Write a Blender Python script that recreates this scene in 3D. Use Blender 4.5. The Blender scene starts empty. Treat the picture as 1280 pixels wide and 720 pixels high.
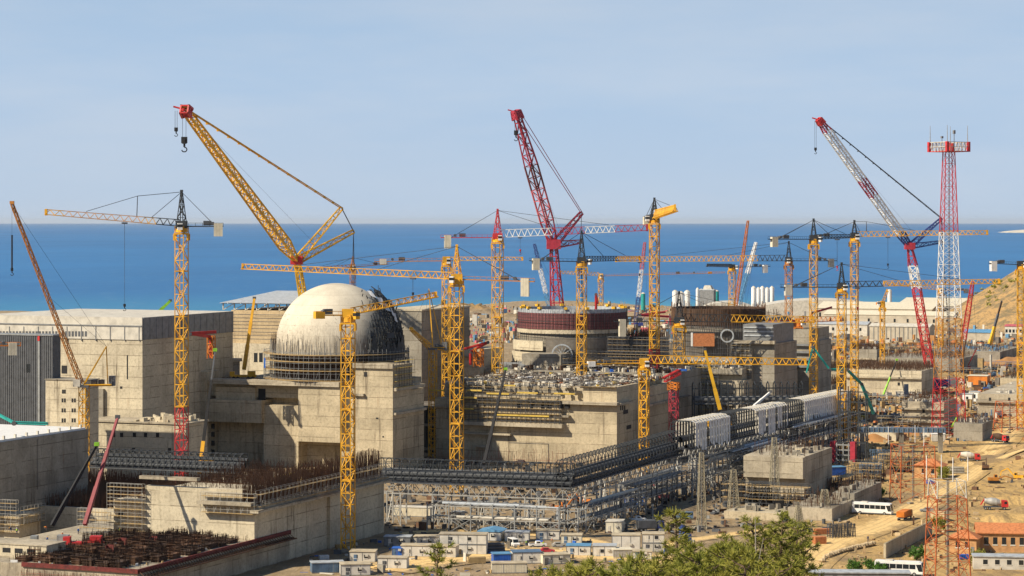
import bpy, math, random
from mathutils import Vector, Matrix, noise
random.seed(7)
R = math.radians
SC = bpy.context.scene
COL = SC.collection

# ------------------------------------------------------------------ camera, sky, sun, exposure
F, H = 3000.0, 95.0                                   # focal length in photo pixels, camera height over the site
cam = bpy.data.objects.new('camera', bpy.data.cameras.new('camera'))
COL.objects.link(cam)
cam.location = (0, 0, H); cam.rotation_euler = (R(90), 0, 0)
cam.data.sensor_width = 36; cam.data.lens = F / 1280 * 36; cam.data.shift_y = -83 / 1280
cam.data.clip_start = 1; cam.data.clip_end = 300000
SC.camera = cam

HAZE = 0.7e-5
SUN = Vector((-0.68, -0.33, 0.62)).normalized()
w = bpy.data.worlds.new('World'); SC.world = w; w.use_nodes = True
nt = w.node_tree; nt.nodes.clear()
sky = nt.nodes.new('ShaderNodeTexSky'); sky.sky_type = 'NISHITA'; sky.sun_disc = False
sky.sun_elevation = math.asin(SUN.z); sky.sun_rotation = math.atan2(SUN.x, SUN.y)
sky.altitude = 0; sky.air_density = 1.3; sky.dust_density = 0.25; sky.ozone_density = 4.0
tcw = nt.nodes.new('ShaderNodeTexCoord'); sx = nt.nodes.new('ShaderNodeSeparateXYZ'); cx = nt.nodes.new('ShaderNodeCombineXYZ')
mz = nt.nodes.new('ShaderNodeMath'); mz.operation = 'MULTIPLY_ADD'; mz.inputs[1].default_value = 0.8; mz.inputs[2].default_value = 0.17
nt.links.new(tcw.outputs['Generated'], sx.inputs[0]); nt.links.new(sx.outputs[2], mz.inputs[0])
for i, o in enumerate((sx.outputs[0], sx.outputs[1], mz.outputs[0])): nt.links.new(o, cx.inputs[i])
nt.links.new(cx.outputs[0], sky.inputs[0])
bg = nt.nodes.new('ShaderNodeBackground'); bg.inputs[1].default_value = 0.07
wo = nt.nodes.new('ShaderNodeOutputWorld')
cn = nt.nodes.new('ShaderNodeTexNoise'); cm = nt.nodes.new('ShaderNodeMapping'); cm.inputs['Scale'].default_value = (2.6, 2.6, 15); cn.inputs['Scale'].default_value = 1.6; cn.inputs['Detail'].default_value = 6; cn.inputs['Roughness'].default_value = 0.6
nt.links.new(tcw.outputs['Generated'], cm.inputs[0]); nt.links.new(cm.outputs[0], cn.inputs[0])
def mrange(sock, a, b, c, d):
    r = nt.nodes.new('ShaderNodeMapRange'); nt.links.new(sock, r.inputs[0])
    for i, v in enumerate((a, b, c, d)): r.inputs[i + 1].default_value = v
    return r.outputs[0]
def cmix(f, a, b):
    x = nt.nodes.new('ShaderNodeMix'); x.data_type = 'RGBA'; nt.links.new(f, x.inputs[0])
    for i, v in ((6, a), (7, b)):
        if isinstance(v, tuple): x.inputs[i].default_value = (*v, 1)
        else: nt.links.new(v, x.inputs[i])
    return x.outputs[2]
veil = cmix(mrange(cn.outputs[0], 0.40, 0.66, 0, 1), (4.9, 6.5, 8.6), (6.0, 7.1, 8.6))          # pale veil of thin cloud towards the horizon
veil = cmix(mrange(sx.outputs[2], 0.0, 0.055, 0.6, 0), veil, (6.2, 7.0, 8.2))
sky_mix = cmix(mrange(sx.outputs[2], 0.06, 0.42, 0.85, 0), sky.outputs[0], veil)
nt.links.new(sky_mix, bg.inputs[0]); nt.links.new(bg.outputs[0], wo.inputs[0])
sl = bpy.data.lights.new('sun', 'SUN'); sl.energy = 5.0; sl.angle = R(0.5); sl.color = (1, 0.88, 0.68)
so = bpy.data.objects.new('sun', sl); COL.objects.link(so)
so.rotation_euler = SUN.to_track_quat('Z', 'Y').to_euler()
SC.view_settings.view_transform = 'Standard'; SC.view_settings.look = 'None'
SC.view_settings.exposure = 0.45; SC.view_settings.gamma = 1

# ------------------------------------------------------------------ photo pixel -> place
def P(px, py, D): return Vector(((px - 640) / F * D, D, H - (py - 277) / F * D))
def G(px, py, z=0.0): return P(px, py, F * (H - z) / (py - 277))
def S(r, g, b):
    f = lambda c: (c / 255 / 12.92) if c / 255 <= 0.04045 else ((c / 255 + 0.055) / 1.055) ** 2.4
    return (f(r), f(g), f(b))

# ------------------------------------------------------------------ objects
def tag(o, label=None, cat=None, group=None, kind=None):
    if label: o['label'] = label
    if cat: o['category'] = cat
    if group: o['group'] = group
    if kind: o['kind'] = kind
    return o
def thing(name, label, cat, loc=(0, 0, 0), rz=0.0, group=None):
    o = bpy.data.objects.new(name, None); COL.objects.link(o)
    o.empty_display_size = 0.5
    o.location = loc; o.rotation_euler = (0, 0, rz)
    return tag(o, label, cat, group)
def copy_thing(src, loc, rz, label, group=None):
    def rec(o, par):
        c = o.copy(); COL.objects.link(c)
        if par: c.parent = par
        for ch in o.children: rec(ch, c)
        return c
    c = rec(src, None); c.location = loc; c.rotation_euler = (0, 0, rz); c['label'] = label
    if group: c['group'] = group
    return c

class MB:
    def __init__(s): s.v = []; s.f = []; s.sm = False
    def quad(s, a, b, c, d):
        n = len(s.v); s.v += [tuple(a), tuple(b), tuple(c), tuple(d)]; s.f.append((n, n + 1, n + 2, n + 3)); return s
    def tri(s, a, b, c):
        n = len(s.v); s.v += [tuple(a), tuple(b), tuple(c)]; s.f.append((n, n + 1, n + 2)); return s
    def box(s, x0, x1, y0, y1, z0, z1, rz=0.0, c=(0, 0)):
        if x0 > x1: x0, x1 = x1, x0
        if y0 > y1: y0, y1 = y1, y0
        if z0 > z1: z0, z1 = z1, z0
        n = len(s.v); ca, sa = math.cos(rz), math.sin(rz)
        for z in (z0, z1):
            for x, y in ((x0, y0), (x1, y0), (x1, y1), (x0, y1)):
                if rz:
                    x, y = c[0] + (x - c[0]) * ca - (y - c[1]) * sa, c[1] + (x - c[0]) * sa + (y - c[1]) * ca
                s.v.append((x, y, z))
        for q in ((0, 3, 2, 1), (4, 5, 6, 7), (0, 1, 5, 4), (1, 2, 6, 5), (2, 3, 7, 6), (3, 0, 4, 7)):
            s.f.append(tuple(n + i for i in q))
        return s
    def cbox(s, c, sx, sy, sz, rz=0.0):
        return s.box(c[0] - sx / 2, c[0] + sx / 2, c[1] - sy / 2, c[1] + sy / 2, c[2], c[2] + sz, rz, c)
    def bar(s, p, q, r, r2=None, k=4, cap=False):
        p, q = Vector(p), Vector(q); d = q - p
        if d.length < 1e-6: return s
        d.normalize(); r2 = r if r2 is None else r2
        u = d.cross(Vector((0, 0, 1)) if abs(d.z) < 0.95 else Vector((1, 0, 0))).normalized(); t = d.cross(u)
        n = len(s.v)
        for c, rr in ((p, r), (q, r2)):
            for i in range(k):
                a = 2 * math.pi * (i + 0.5) / k
                s.v.append(tuple(c + u * (rr * math.cos(a)) + t * (rr * math.sin(a))))
        for i in range(k):
            j = (i + 1) % k; s.f.append((n + i, n + j, n + k + j, n + k + i))
        if cap:
            s.f.append(tuple(n + i for i in reversed(range(k)))); s.f.append(tuple(n + k + i for i in range(k)))
        return s
    def path(s, pts, r, k=6):
        for a, b in zip(pts, pts[1:]): s.bar(a, b, r, k=k, cap=True)
        return s
    def lathe(s, prof, c=(0, 0, 0), k=24, a0=0.0, a1=2 * math.pi):
        full = abs(a1 - a0 - 2 * math.pi) < 1e-6; m = k if full else k + 1; n = len(s.v)
        for r, z in prof:
            for i in range(m):
                a = a0 + (a1 - a0) * i / k
                s.v.append((c[0] + r * math.cos(a), c[1] + r * math.sin(a), c[2] + z))
        for j in range(len(prof) - 1):
            for i in range(k):
                i2 = (i + 1) % m
                s.f.append((n + j * m + i, n + j * m + i2, n + (j + 1) * m + i2, n + (j + 1) * m + i))
        return s
    def cyl(s, c, r, h, k=12, r2=None):
        n0 = len(s.v); s.lathe([(r, 0), (r if r2 is None else r2, h)], c, k)
        s.f.append(tuple(n0 + i for i in reversed(range(k)))); s.f.append(tuple(n0 + k + i for i in range(k)))
        return s
    def prism(s, prof, y0, y1, rz=0.0):            # profile in x,z extruded along y
        n = len(s.v); k = len(prof)
        for y in (y0, y1):
            for x, z in prof: s.v.append((x, y, z))
        for i in range(k):
            j = (i + 1) % k; s.f.append((n + i, n + j, n + k + j, n + k + i))
        s.f.append(tuple(n + i for i in reversed(range(k)))); s.f.append(tuple(n + k + i for i in range(k)))
        return s
    def lattice(s, p, q, w, nseg, r, rd, w1=None, x=False, hz=True):   # square four-chord truss
        p, q = Vector(p), Vector(q); d = (q - p).normalized(); w1 = w if w1 is None else w1
        u = (d.cross(Vector((0, 0, 1))) if abs(d.z) < 0.95 else Vector((math.cos(R(22)), -math.sin(R(22)), 0))).normalized()
        t = d.cross(u).normalized()
        def cs(f):
            c = p.lerp(q, f); h = (w + (w1 - w) * f) / 2
            return [c + u * h + t * h, c - u * h + t * h, c - u * h - t * h, c + u * h - t * h]
        A, B = cs(0), cs(1)
        for i in range(4): s.bar(A[i], B[i], r)
        for k in range(nseg):
            a, b = cs(k / nseg), cs((k + 1) / nseg)
            for i in range(4):
                j = (i + 1) % 4
                if (k + i) % 2 or x: s.bar(a[i], b[j], rd)
                if not (k + i) % 2 or x: s.bar(a[j], b[i], rd)
                if hz: s.bar(b[i], b[j], rd)
        return s
    def trilat(s, p, q, w, h, nseg, r, rd, h1=None):  # jib: two lower chords, one upper
        p, q = Vector(p), Vector(q); d = (q - p).normalized(); h1 = h if h1 is None else h1
        u = d.cross(Vector((0, 0, 1))).normalized(); t = u.cross(d).normalized()
        def cs(f):
            c = p.lerp(q, f); return c + u * w / 2, c - u * w / 2, c + t * (h + (h1 - h) * f)
        A, B = cs(0), cs(1)
        for i in range(3): s.bar(A[i], B[i], r)
        for k in range(nseg):
            a, b = cs(k / nseg), cs((k + 1) / nseg); m = cs((k + 0.5) / nseg)
            for i in (0, 1): s.bar(a[i], m[2], rd); s.bar(m[2], b[i], rd)
            s.bar(a[0], b[1], rd) if k % 2 else s.bar(a[1], b[0], rd)
            s.bar(b[0], b[1], rd)
        return s
    def build(s, name, mat, parent=None, world=False, smooth=False, kind=None, label=None):
        me = bpy.data.meshes.new(name)
        v = s.v
        if parent is not None and world:
            L = parent.location; ang = -parent.rotation_euler[2]; ca, sa = math.cos(ang), math.sin(ang)
            v = [((x - L[0]) * ca - (y - L[1]) * sa, (x - L[0]) * sa + (y - L[1]) * ca, z - L[2]) for x, y, z in v]
        me.from_pydata(v, [], s.f); me.materials.append(mat)
        if smooth: me.polygons.foreach_set('use_smooth', [True] * len(me.polygons))
        me.update()
        o = bpy.data.objects.new(name, me); COL.objects.link(o)
        if parent is not None: o.parent = parent
        if kind: o['kind'] = kind
        if label: o['label'] = label
        return o

# ------------------------------------------------------------------ materials
def newmat(name):
    m = bpy.data.materials.new(name); m.use_nodes = True; nt = m.node_tree; nt.nodes.clear()
    o = nt.nodes.new('ShaderNodeOutputMaterial'); b = nt.nodes.new('ShaderNodeBsdfPrincipled')
    nt.links.new(b.outputs[0], o.inputs[0]); return m, nt, b
class N:
    def __init__(s, nt): s.nt = nt
    def n(s, t, ins=None, **kw):
        x = s.nt.nodes.new(t)
        for k, v in kw.items(): setattr(x, k, v)
        for k, v in (ins or {}).items():
            if isinstance(v, bpy.types.NodeSocket): s.nt.links.new(v, x.inputs[k])
            else: x.inputs[k].default_value = v
        return x
    def math(s, op, a, b=0.0, clamp=False):
        return s.n('ShaderNodeMath', {0: a, 1: b}, operation=op, use_clamp=clamp).outputs[0]
    def mix(s, f, a, b, mode='MIX'):
        c = lambda v: v if isinstance(v, bpy.types.NodeSocket) else (*v, 1)
        x = s.n('ShaderNodeMix', data_type='RGBA', blend_type=mode)
        for i, v in ((0, f), (6, c(a)), (7, c(b))):
            if isinstance(v, bpy.types.NodeSocket): s.nt.links.new(v, x.inputs[i])
            else: x.inputs[i].default_value = v
        return x.outputs[2]
    def noise(s, vec, scale, detail=3, rough=0.55): 
        return s.n('ShaderNodeTexNoise', {'Vector': vec, 'Scale': scale, 'Detail': detail, 'Roughness': rough}).outputs[0]
    def ramp(s, f, a, b):
        return s.n('ShaderNodeMapRange', {0: f, 1: a, 2: b}, interpolation_type='SMOOTHSTEP').outputs[0]
    def scl(s, vec, xyz): return s.n('ShaderNodeVectorMath', {0: vec, 1: xyz}, operation='MULTIPLY').outputs[0]
M = {}
def plain(name, col, rough=0.6, metal=0.0, var=0.35, sc=0.6):
    m, nt, b = newmat(name); g = N(nt)
    tc = nt.nodes.new('ShaderNodeTexCoord')
    geo = nt.nodes.new('ShaderNodeNewGeometry')
    f = g.ramp(g.noise(geo.outputs['Position'], sc, 4), 0.35, 0.75)
    c = g.mix(f, col, tuple(x * (1 - var) for x in col))
    g.nt.links.new(c, b.inputs['Base Color']); b.inputs['Roughness'].default_value = rough; b.inputs['Metallic'].default_value = metal
    M[name] = m; return m
def concrete(name, light, dark, stain=(0.10, 0.075, 0.05), panel=2.7, amount=0.6):
    m, nt, b = newmat(name); g = N(nt)
    tc = nt.nodes.new('ShaderNodeTexCoord'); o = tc.outputs['Object']
    sp = g.n('ShaderNodeSeparateXYZ', {0: o}); h = g.math('ADD', sp.outputs[0], sp.outputs[1])
    c = g.mix(g.ramp(g.noise(o, 0.10, 6, 0.65), 0.38, 0.62), light, dark)
    cell = g.n('ShaderNodeCombineXYZ', {0: g.math('FLOOR', g.math('DIVIDE', h, panel * 2.1)), 1: g.math('FLOOR', g.math('DIVIDE', sp.outputs[2], panel * 1.5))}).outputs[0]
    wn = g.n('ShaderNodeTexWhiteNoise', {0: cell}).outputs[0]
    lift = g.n('ShaderNodeTexWhiteNoise', {'W': g.math('FLOOR', g.math('DIVIDE', sp.outputs[2], panel * 1.5))}, noise_dimensions='1D').outputs[0]
    c = g.mix(g.math('MULTIPLY', wn, 0.14), c, tuple(x * 0.62 for x in dark)); c = g.mix(g.math('MULTIPLY', lift, 0.34), c, tuple(x * 1.25 for x in light))
    st = g.noise(g.scl(o, (0.5, 0.5, 0.045)), 1.0, 5, 0.7)             # run-off streaks
    f2 = g.math('MULTIPLY', g.ramp(st, 0.50, 0.70), g.ramp(g.noise(o, 0.055, 3), 0.38, 0.60))
    c = g.mix(g.math('MULTIPLY', f2, amount), c, stain)
    rs = g.math('MULTIPLY', g.ramp(g.noise(g.scl(o, (0.9, 0.9, 0.06)), 1.0, 3, 0.6), 0.60, 0.74), g.ramp(g.noise(o, 0.08, 2), 0.5, 0.65)); c = g.mix(g.math('MULTIPLY', rs, 0.55), c, (0.24, 0.11, 0.045))
    pt = g.ramp(g.noise(o, 0.28, 4, 0.75), 0.58, 0.66); c = g.mix(g.math('MULTIPLY', pt, 0.35), c, tuple(x * 1.2 for x in light))
    def line(sock, per, wd): return g.math('LESS_THAN', g.math('FRACT', g.math('DIVIDE', sock, per)), wd)
    ln = g.math('MAXIMUM', g.math('MULTIPLY', line(sp.outputs[2], panel * 1.5, 0.06), 1.6), g.math('MULTIPLY', line(h, panel * 2.1, 0.03), 0.7))
    c = g.mix(g.math('MULTIPLY', ln, g.math('MULTIPLY', g.ramp(g.noise(o, 0.16, 3), 0.35, 0.6), 0.42), True), c, stain)
    fine = g.noise(o, 1.1, 5, 0.75)
    c = g.mix(g.math('MULTIPLY', g.ramp(fine, 0.42, 0.78), 0.5), c, stain)
    nt.links.new(c, b.inputs['Base Color']); b.inputs['Roughness'].default_value = 0.9; b.inputs['Specular IOR Level'].default_value = 0.2
    bp = g.n('ShaderNodeBump', {'Height': fine, 'Strength': 0.25, 'Distance': 0.08}); nt.links.new(bp.outputs[0], b.inputs['Normal'])
    M[name] = m; return m
concrete('concrete_warm', (0.52, 0.44, 0.305), (0.365, 0.31, 0.215), amount=.75)
concrete('concrete_pale', (0.58, 0.51, 0.375), (0.425, 0.37, 0.275), amount=.7)
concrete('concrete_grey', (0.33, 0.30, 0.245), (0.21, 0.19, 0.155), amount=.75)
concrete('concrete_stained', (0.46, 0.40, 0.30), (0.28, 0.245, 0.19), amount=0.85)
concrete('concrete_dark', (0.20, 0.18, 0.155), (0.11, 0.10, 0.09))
concrete('concrete_sand', (0.52, 0.40, 0.24), (0.40, 0.30, 0.18))
YEL = (0.78, 0.40, 0.016)
plain('yellow', YEL, 0.6, var=.42, sc=.22); plain('orange', (0.66, 0.20, 0.02), 0.6, var=.45, sc=.25); plain('yellow_bright', (0.78, 0.44, 0.02), 0.6, var=.4, sc=.2)
plain('yellow_pale', (0.70, 0.40, 0.10), 0.5); plain('orange_brown', (0.50, 0.20, 0.03), 0.55)
plain('red', (0.55, 0.03, 0.03), 0.5); plain('red_crimson', (0.42, 0.03, 0.055), 0.5); plain('maroon', (0.16, 0.035, 0.035), 0.7)
plain('red_pale', (0.55, 0.12, 0.14), 0.55); plain('white', (0.78, 0.77, 0.74), 0.5, var=0.15); plain('white_dirty', (0.58, 0.54, 0.46), 0.7, var=0.3, sc=.4); plain('cabin_white', (0.62, 0.59, 0.53), 0.6, var=0.25, sc=.5); plain('cabin_roof', (0.50, 0.42, 0.29), 0.8, var=0.4, sc=.5)
plain('cream', (0.66, 0.60, 0.46), 0.7, var=0.2); plain('dark_steel', (0.028, 0.034, 0.042), 0.7); plain('black', (0.012, 0.012, 0.014), 0.8)
plain('grey_steel', (0.30, 0.31, 0.31), 0.5, 0.2); plain('grey_dark', (0.09, 0.095, 0.105), 0.6); plain('orange_earth', (0.42, 0.205, 0.07), .95, sc=.15); plain('jib_faded', (0.62, 0.35, 0.19), 0.6); plain('orange_red', (0.50, 0.12, 0.03), 0.6, var=.45); plain('red_dark', (0.22, 0.02, 0.03), 0.6); plain('pipe_dark', (0.06, 0.066, 0.075), 0.7); plain('shutter_red', (0.15, 0.022, 0.018), 0.8, var=0.6, sc=1.2); plain('dusty', (0.50, 0.44, 0.34), 0.8, var=0.3, sc=0.2); plain('grey_mid', (0.2, 0.205, 0.21), 0.7)
plain('rust', (0.135, 0.068, 0.036), 0.85, var=0.5, sc=0.3); plain('rust_dark', (0.075, 0.042, 0.026), 0.9, var=0.5, sc=0.3)
plain('rust_red', (0.28, 0.05, 0.025), 0.8, var=0.4); plain('timber', (0.40, 0.28, 0.13), 0.85); plain('timber_yellow', (0.60, 0.42, 0.08), 0.8)
plain('blue', (0.02, 0.12, 0.50), 0.45); plain('blue_dark', (0.03, 0.05, 0.22), 0.5); plain('blue_pale', (0.12, 0.30, 0.50), 0.5); plain('blue_grey', (0.10, 0.17, 0.27), 0.55)
plain('teal', (0.02, 0.33, 0.30), 0.45); plain('lime', (0.25, 0.55, 0.03), 0.5); plain('tile', (0.52, 0.19, 0.07), 0.8, sc=1.5)
plain('ochre_wall', (0.55, 0.30, 0.13), 0.85); plain('glass', (0.02, 0.025, 0.03), 0.12, var=0.2); plain('tyre', (0.02, 0.02, 0.02), 0.9)
plain('rope', (0.05, 0.05, 0.055), 0.7); plain('tan', (0.42, 0.29, 0.15), 0.9); plain('skin', (0.45, 0.26, 0.17), 0.7); plain('hi_vis', (0.50, 0.75, 0.03), 0.6)
plain('hi_vis_orange', (0.85, 0.20, 0.02), 0.6); plain('navy', (0.02, 0.03, 0.08), 0.8); plain('roof_grey', (0.42, 0.45, 0.48), 0.6); plain('galvanised', (0.42, 0.41, 0.38), 0.5, 0.15, sc=1.0)
plain('pylon', (0.34, 0.30, 0.21), 0.6); plain('tarp_white', (0.70, 0.70, 0.69), 0.7, var=0.4, sc=.8)
# ------------------------------------------------------------------ ground, sea, roads, hills
def sstep(a, b, x):
    t = min(1, max(0, (x - a) / (b - a))); return t * t * (3 - 2 * t)
def shore(x):   # distance of the waterline
    return 2590 + 330 * sstep(-120, 20, x) - 190 * sstep(60, 220, x) + 40 * noise.noise((x * 0.01, 3.1, 0)) + 14 * noise.noise((x * 0.05, 1.1, 0))
def zg(x, y):
    z = 0.0
    z += max(0, 92 - 0.205 * y) if y < 460 else 0                                          # the hill the view is from
    d = math.hypot((x - 592) / 225, (y - 2150) / 330)                                  # headland at the right edge
    z += 140 * max(0, 1 - d) ** 1.15 * (1 + 0.3 * noise.noise((x * 0.013, y * 0.01, 0)) + 0.22 * noise.noise((x * 0.05, y * 0.04, 3))) if d < 1 else 0
    d = math.hypot((x - 225) / 45, (y - 905) / 120)                                    # sandy bank above the haul road
    z += 9 * sstep(1, 0.2, d)
    if y > 2000: z -= 12 * sstep(-45, 25, y - shore(x))
    return z
def grid(name, xs, ys, zf, mat, kind='structure'):
    b = MB(); n = len(xs)
    for y in ys:
        for x in xs: b.v.append((x, y, zf(x, y)))
    for j in range(len(ys) - 1):
        for i in range(n - 1): b.f.append((j * n + i, j * n + i + 1, (j + 1) * n + i + 1, (j + 1) * n + i))
    return tag(b.build(name, mat, smooth=True), kind=kind)
def ground_colour(g, pos):
    sp = g.n('ShaderNodeSeparateXYZ', {0: pos})
    n1 = g.noise(pos, 0.018, 5, 0.6); n2 = g.noise(pos, 0.11, 5, 0.65); n3 = g.noise(pos, 0.9, 4, 0.7)
    sand = g.mix(g.ramp(n2, 0.3, 0.7), (0.59, 0.385, 0.145), (0.41, 0.265, 0.10))
    pad = g.mix(g.ramp(n2, 0.35, 0.65), (0.38, 0.285, 0.175), (0.20, 0.155, 0.105))
    right = g.ramp(g.math('ADD', g.math('SUBTRACT', sp.outputs[0], g.math('MULTIPLY', sp.outputs[1], 0.14)), g.math('MULTIPLY', n1, 60)), -10, 40)
    c = g.mix(right, pad, sand)
    c = g.mix(g.ramp(n1, 0.50, 0.66), c, (0.20, 0.145, 0.09))
    far = g.ramp(sp.outputs[1], 1500, 2200); c = g.mix(g.math('MULTIPLY', far, 0.8), c, g.mix(g.ramp(n2, 0.35, 0.65), (0.42, 0.335, 0.235), (0.24, 0.195, 0.145)))
    hill = g.math('MULTIPLY', g.ramp(sp.outputs[2], 6, 14), g.ramp(n1, 0.42, 0.5)); c = g.mix(hill, c, (0.13, 0.115, 0.055))
    rock = g.math('MULTIPLY', g.ramp(sp.outputs[2], 3, 8), g.ramp(sp.outputs[1], 1500, 1700)); c = g.mix(rock, c, g.mix(g.ramp(g.noise(pos, 0.07, 6, 0.75), 0.46, 0.56), (0.46, 0.28, 0.11), g.mix(g.ramp(n3, .4, .6), (0.085, 0.08, 0.035), (0.27, 0.2, 0.12))))
    near = g.ramp(sp.outputs[1], 470, 380); c = g.mix(near, c, (0.17, 0.13, 0.07))
    rut = g.noise(g.scl(pos, (0.35, 0.06, 0)), 1.0, 4, 0.7); c = g.mix(g.math('MULTIPLY', g.ramp(rut, 0.50, 0.60), 0.65), c, (0.21, 0.145, 0.075))
    c = g.mix(g.ramp(n3, 0.25, 0.85), g.mix(0.15, c, (0.62, 0.45, 0.24)), g.mix(0.45, c, (0.10, 0.08, 0.06)))
    return c, n2, n3
m, nt, b = newmat('ground'); g = N(nt)
pos = nt.nodes.new('ShaderNodeNewGeometry').outputs['Position']
c, n2, n3 = ground_colour(g, pos)
nt.links.new(c, b.inputs['Base Color']); b.inputs['Roughness'].default_value = 0.95; b.inputs['Specular IOR Level'].default_value = 0.1
bp = g.n('ShaderNodeBump', {'Height': g.math('ADD', n2, g.math('MULTIPLY', n3, 0.35)), 'Strength': 0.7, 'Distance': 1.2}); nt.links.new(bp.outputs[0], b.inputs['Normal'])
M['ground'] = m
xs = [-900 + 15 * i for i in range(127)]; ys = [-60 + 12 * i for i in range(38)] + [400 + 20 * i for i in range(136)]
ys = sorted(set(ys)); grid('ground', xs, ys, zg, M['ground'])

m, nt, b = newmat('sea'); g = N(nt)
pos = nt.nodes.new('ShaderNodeNewGeometry').outputs['Position']; sp = g.n('ShaderNodeSeparateXYZ', {0: pos})
nn = g.noise(g.scl(pos, (0.0010, 0.00045, 0)), 1.0, 4, 0.6)
sh = g.ramp(g.math('ADD', sp.outputs[1], g.math('MULTIPLY', nn, 900)), 3900, 2900)
rt = g.ramp(sp.outputs[0], -200, 120)
c = g.mix(g.ramp(nn, 0.3, 0.7), (0.004, 0.105, 0.29), (0.010, 0.145, 0.37))
c = g.mix(g.math('MULTIPLY', sh, g.math('MULTIPLY_ADD', rt, 0.75)), c, (0.05, 0.26, 0.36))
rip = g.noise(g.scl(pos, (0.03, 0.008, 0)), 1.0, 5, 0.7)
c = g.mix(g.math('MULTIPLY', g.ramp(rip, 0.52, 0.72), 0.4), c, (0.10, 0.22, 0.36))
cap = g.ramp(g.noise(g.scl(pos, (0.05, 0.012, 0)), 1.0, 3, 0.6), 0.74, 0.79); c = g.mix(g.math('MULTIPLY', cap, 0.6), c, (0.6, 0.65, 0.7))
nt.links.new(c, b.inputs['Base Color']); b.inputs['Roughness'].default_value = 0.35; b.inputs['Specular IOR Level'].default_value = 0.05
bp = g.n('ShaderNodeBump', {'Height': rip, 'Strength': 0.5, 'Distance': 3.0}); nt.links.new(bp.outputs[0], b.inputs['Normal'])
M['sea'] = m
MB().quad((-40000, 2300, -4), (40000, 2300, -4), (40000, 120000, -4), (-40000, 120000, -4)).build('sea', M['sea'])['kind'] = 'structure'
def headland(x, y):
    d = math.hypot((x - 5060) / 640, (y - 21500) / 1500); return -6 + 52 * max(0, 1 - d) ** 0.6 + 6 * noise.noise((x * .006, y * .002, 2)) * max(0, 1 - d)
plain('headland', (0.62, 0.56, 0.46), 0.9, sc=0.006)
grid('far_headland', [4300 + 40 * i for i in range(31)], [19800 + 150 * i for i in range(24)], headland, M['headland'])

# dirt roads, draped strips
m, nt, b = newmat('dirt_road'); g = N(nt)
pos = nt.nodes.new('ShaderNodeNewGeometry').outputs['Position']; uv = nt.nodes.new('ShaderNodeUVMap').outputs[0]
u = g.n('ShaderNodeSeparateXYZ', {0: uv}).outputs[0]
n2 = g.noise(pos, 0.16, 5, 0.65)
c = g.mix(g.ramp(n2, 0.3, 0.7), (0.78, 0.55, 0.25), (0.66, 0.46, 0.205))
tr = g.math('SINE', g.math('ADD', g.math('MULTIPLY', u, 44.0), g.math('MULTIPLY', n2, 5.0)))
c = g.mix(g.math('MULTIPLY', g.ramp(tr, 0.3, 1.0), 0.35), c, (0.33, 0.235, 0.13))
gc, q2, q3 = ground_colour(g, pos)
ed = g.math('ADD', g.math('ABSOLUTE', g.math('SUBTRACT', u, 0.5)), g.math('MULTIPLY', g.math('SUBTRACT', g.noise(pos, 0.35, 5, 0.7), 0.5), 0.75))
c = g.mix(g.ramp(ed, 0.16, 0.44), c, gc)
c = g.mix(g.ramp(g.noise(pos, 0.9, 4, 0.7), 0.45, 0.85), c, (0.36, 0.24, 0.11))
bp = g.n('ShaderNodeBump', {'Height': g.math('ADD', q2, g.math('MULTIPLY', q3, 0.35)), 'Strength': 0.5, 'Distance': 0.8}); nt.links.new(bp.outputs[0], b.inputs['Normal'])
nt.links.new(c, b.inputs['Base Color']); b.inputs['Roughness'].default_value = 0.95; b.inputs['Specular IOR Level'].default_value = 0.1
M['dirt_road'] = m
ROADS = []
def on_road(p, m=9.5): return any((q[0] - p[0]) ** 2 + (q[1] - p[1]) ** 2 < m * m for q in ROADS)
def road(name, pts, wd, lift=0.12, mat='dirt_road'):
    P3 = [G(*p) for p in pts]; q = []
    for i in range(len(P3) - 1):
        n = max(1, int((P3[i + 1] - P3[i]).length / 8))
        for k in range(n):
            p0, p1, p2, p3 = P3[max(i - 1, 0)], P3[i], P3[i + 1], P3[min(i + 2, len(P3) - 1)]
            t = k / n
            q.append(0.5 * ((2 * p1) + (p2 - p0) * t + (2 * p0 - 5 * p1 + 4 * p2 - p3) * t * t + (3 * p1 - p0 - 3 * p2 + p3) * t ** 3))
    q.append(P3[-1]); b = MB(); uvs = []
    if name in ('haul_road', 'dirt_track'): ROADS.extend((p.x, p.y) for p in q)
    NW = 7
    for i, p in enumerate(q):
        d = (q[min(i + 1, len(q) - 1)] - q[max(i - 1, 0)]); d.z = 0; d.normalize(); s = Vector((d.y, -d.x, 0))
        for k in range(NW):
            e = (k / (NW - 1) - 0.5) * wd * (1 + (0.16 * noise.noise((i * 0.21, k * 9.0, wd)) if k in (0, NW - 1) else 0))
            c = p + s * e; b.v.append((c.x, c.y, zg(c.x, c.y) + lift))
    for i in range(len(q) - 1):
        for k in range(NW - 1):
            b.f.append((i * NW + k, i * NW + k + 1, (i + 1) * NW + k + 1, (i + 1) * NW + k)); uvs += [k / 6, (k + 1) / 6, (k + 1) / 6, k / 6]
    o = b.build(name, M[mat], smooth=True); l = o.data.uv_layers.new()
    for i, x in enumerate(uvs): l.data[i].uv = (x, 0)
    return tag(o, kind='structure')
road('haul_road', [(985, 730), (1010, 700), (1050, 675), (1100, 657), (1150, 632), (1190, 605), (1225, 575), (1262, 540), (1300, 510)], 17)
road('dirt_track', [(1300, 572), (1240, 580), (1205, 600), (1165, 622)], 11, 0.24)
road('service_road', [(500, 668), (560, 663), (640, 668), (720, 672), (800, 690), (860, 676), (960, 662)], 8, 0.12)
road('yard', [(470, 712), (560, 698), (650, 690), (740, 694), (830, 700), (900, 706)], 26, 0.2)
road('coast_road', [(1010, 442), (1080, 440), (1150, 436), (1240, 430), (1300, 428)], 14)

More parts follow.
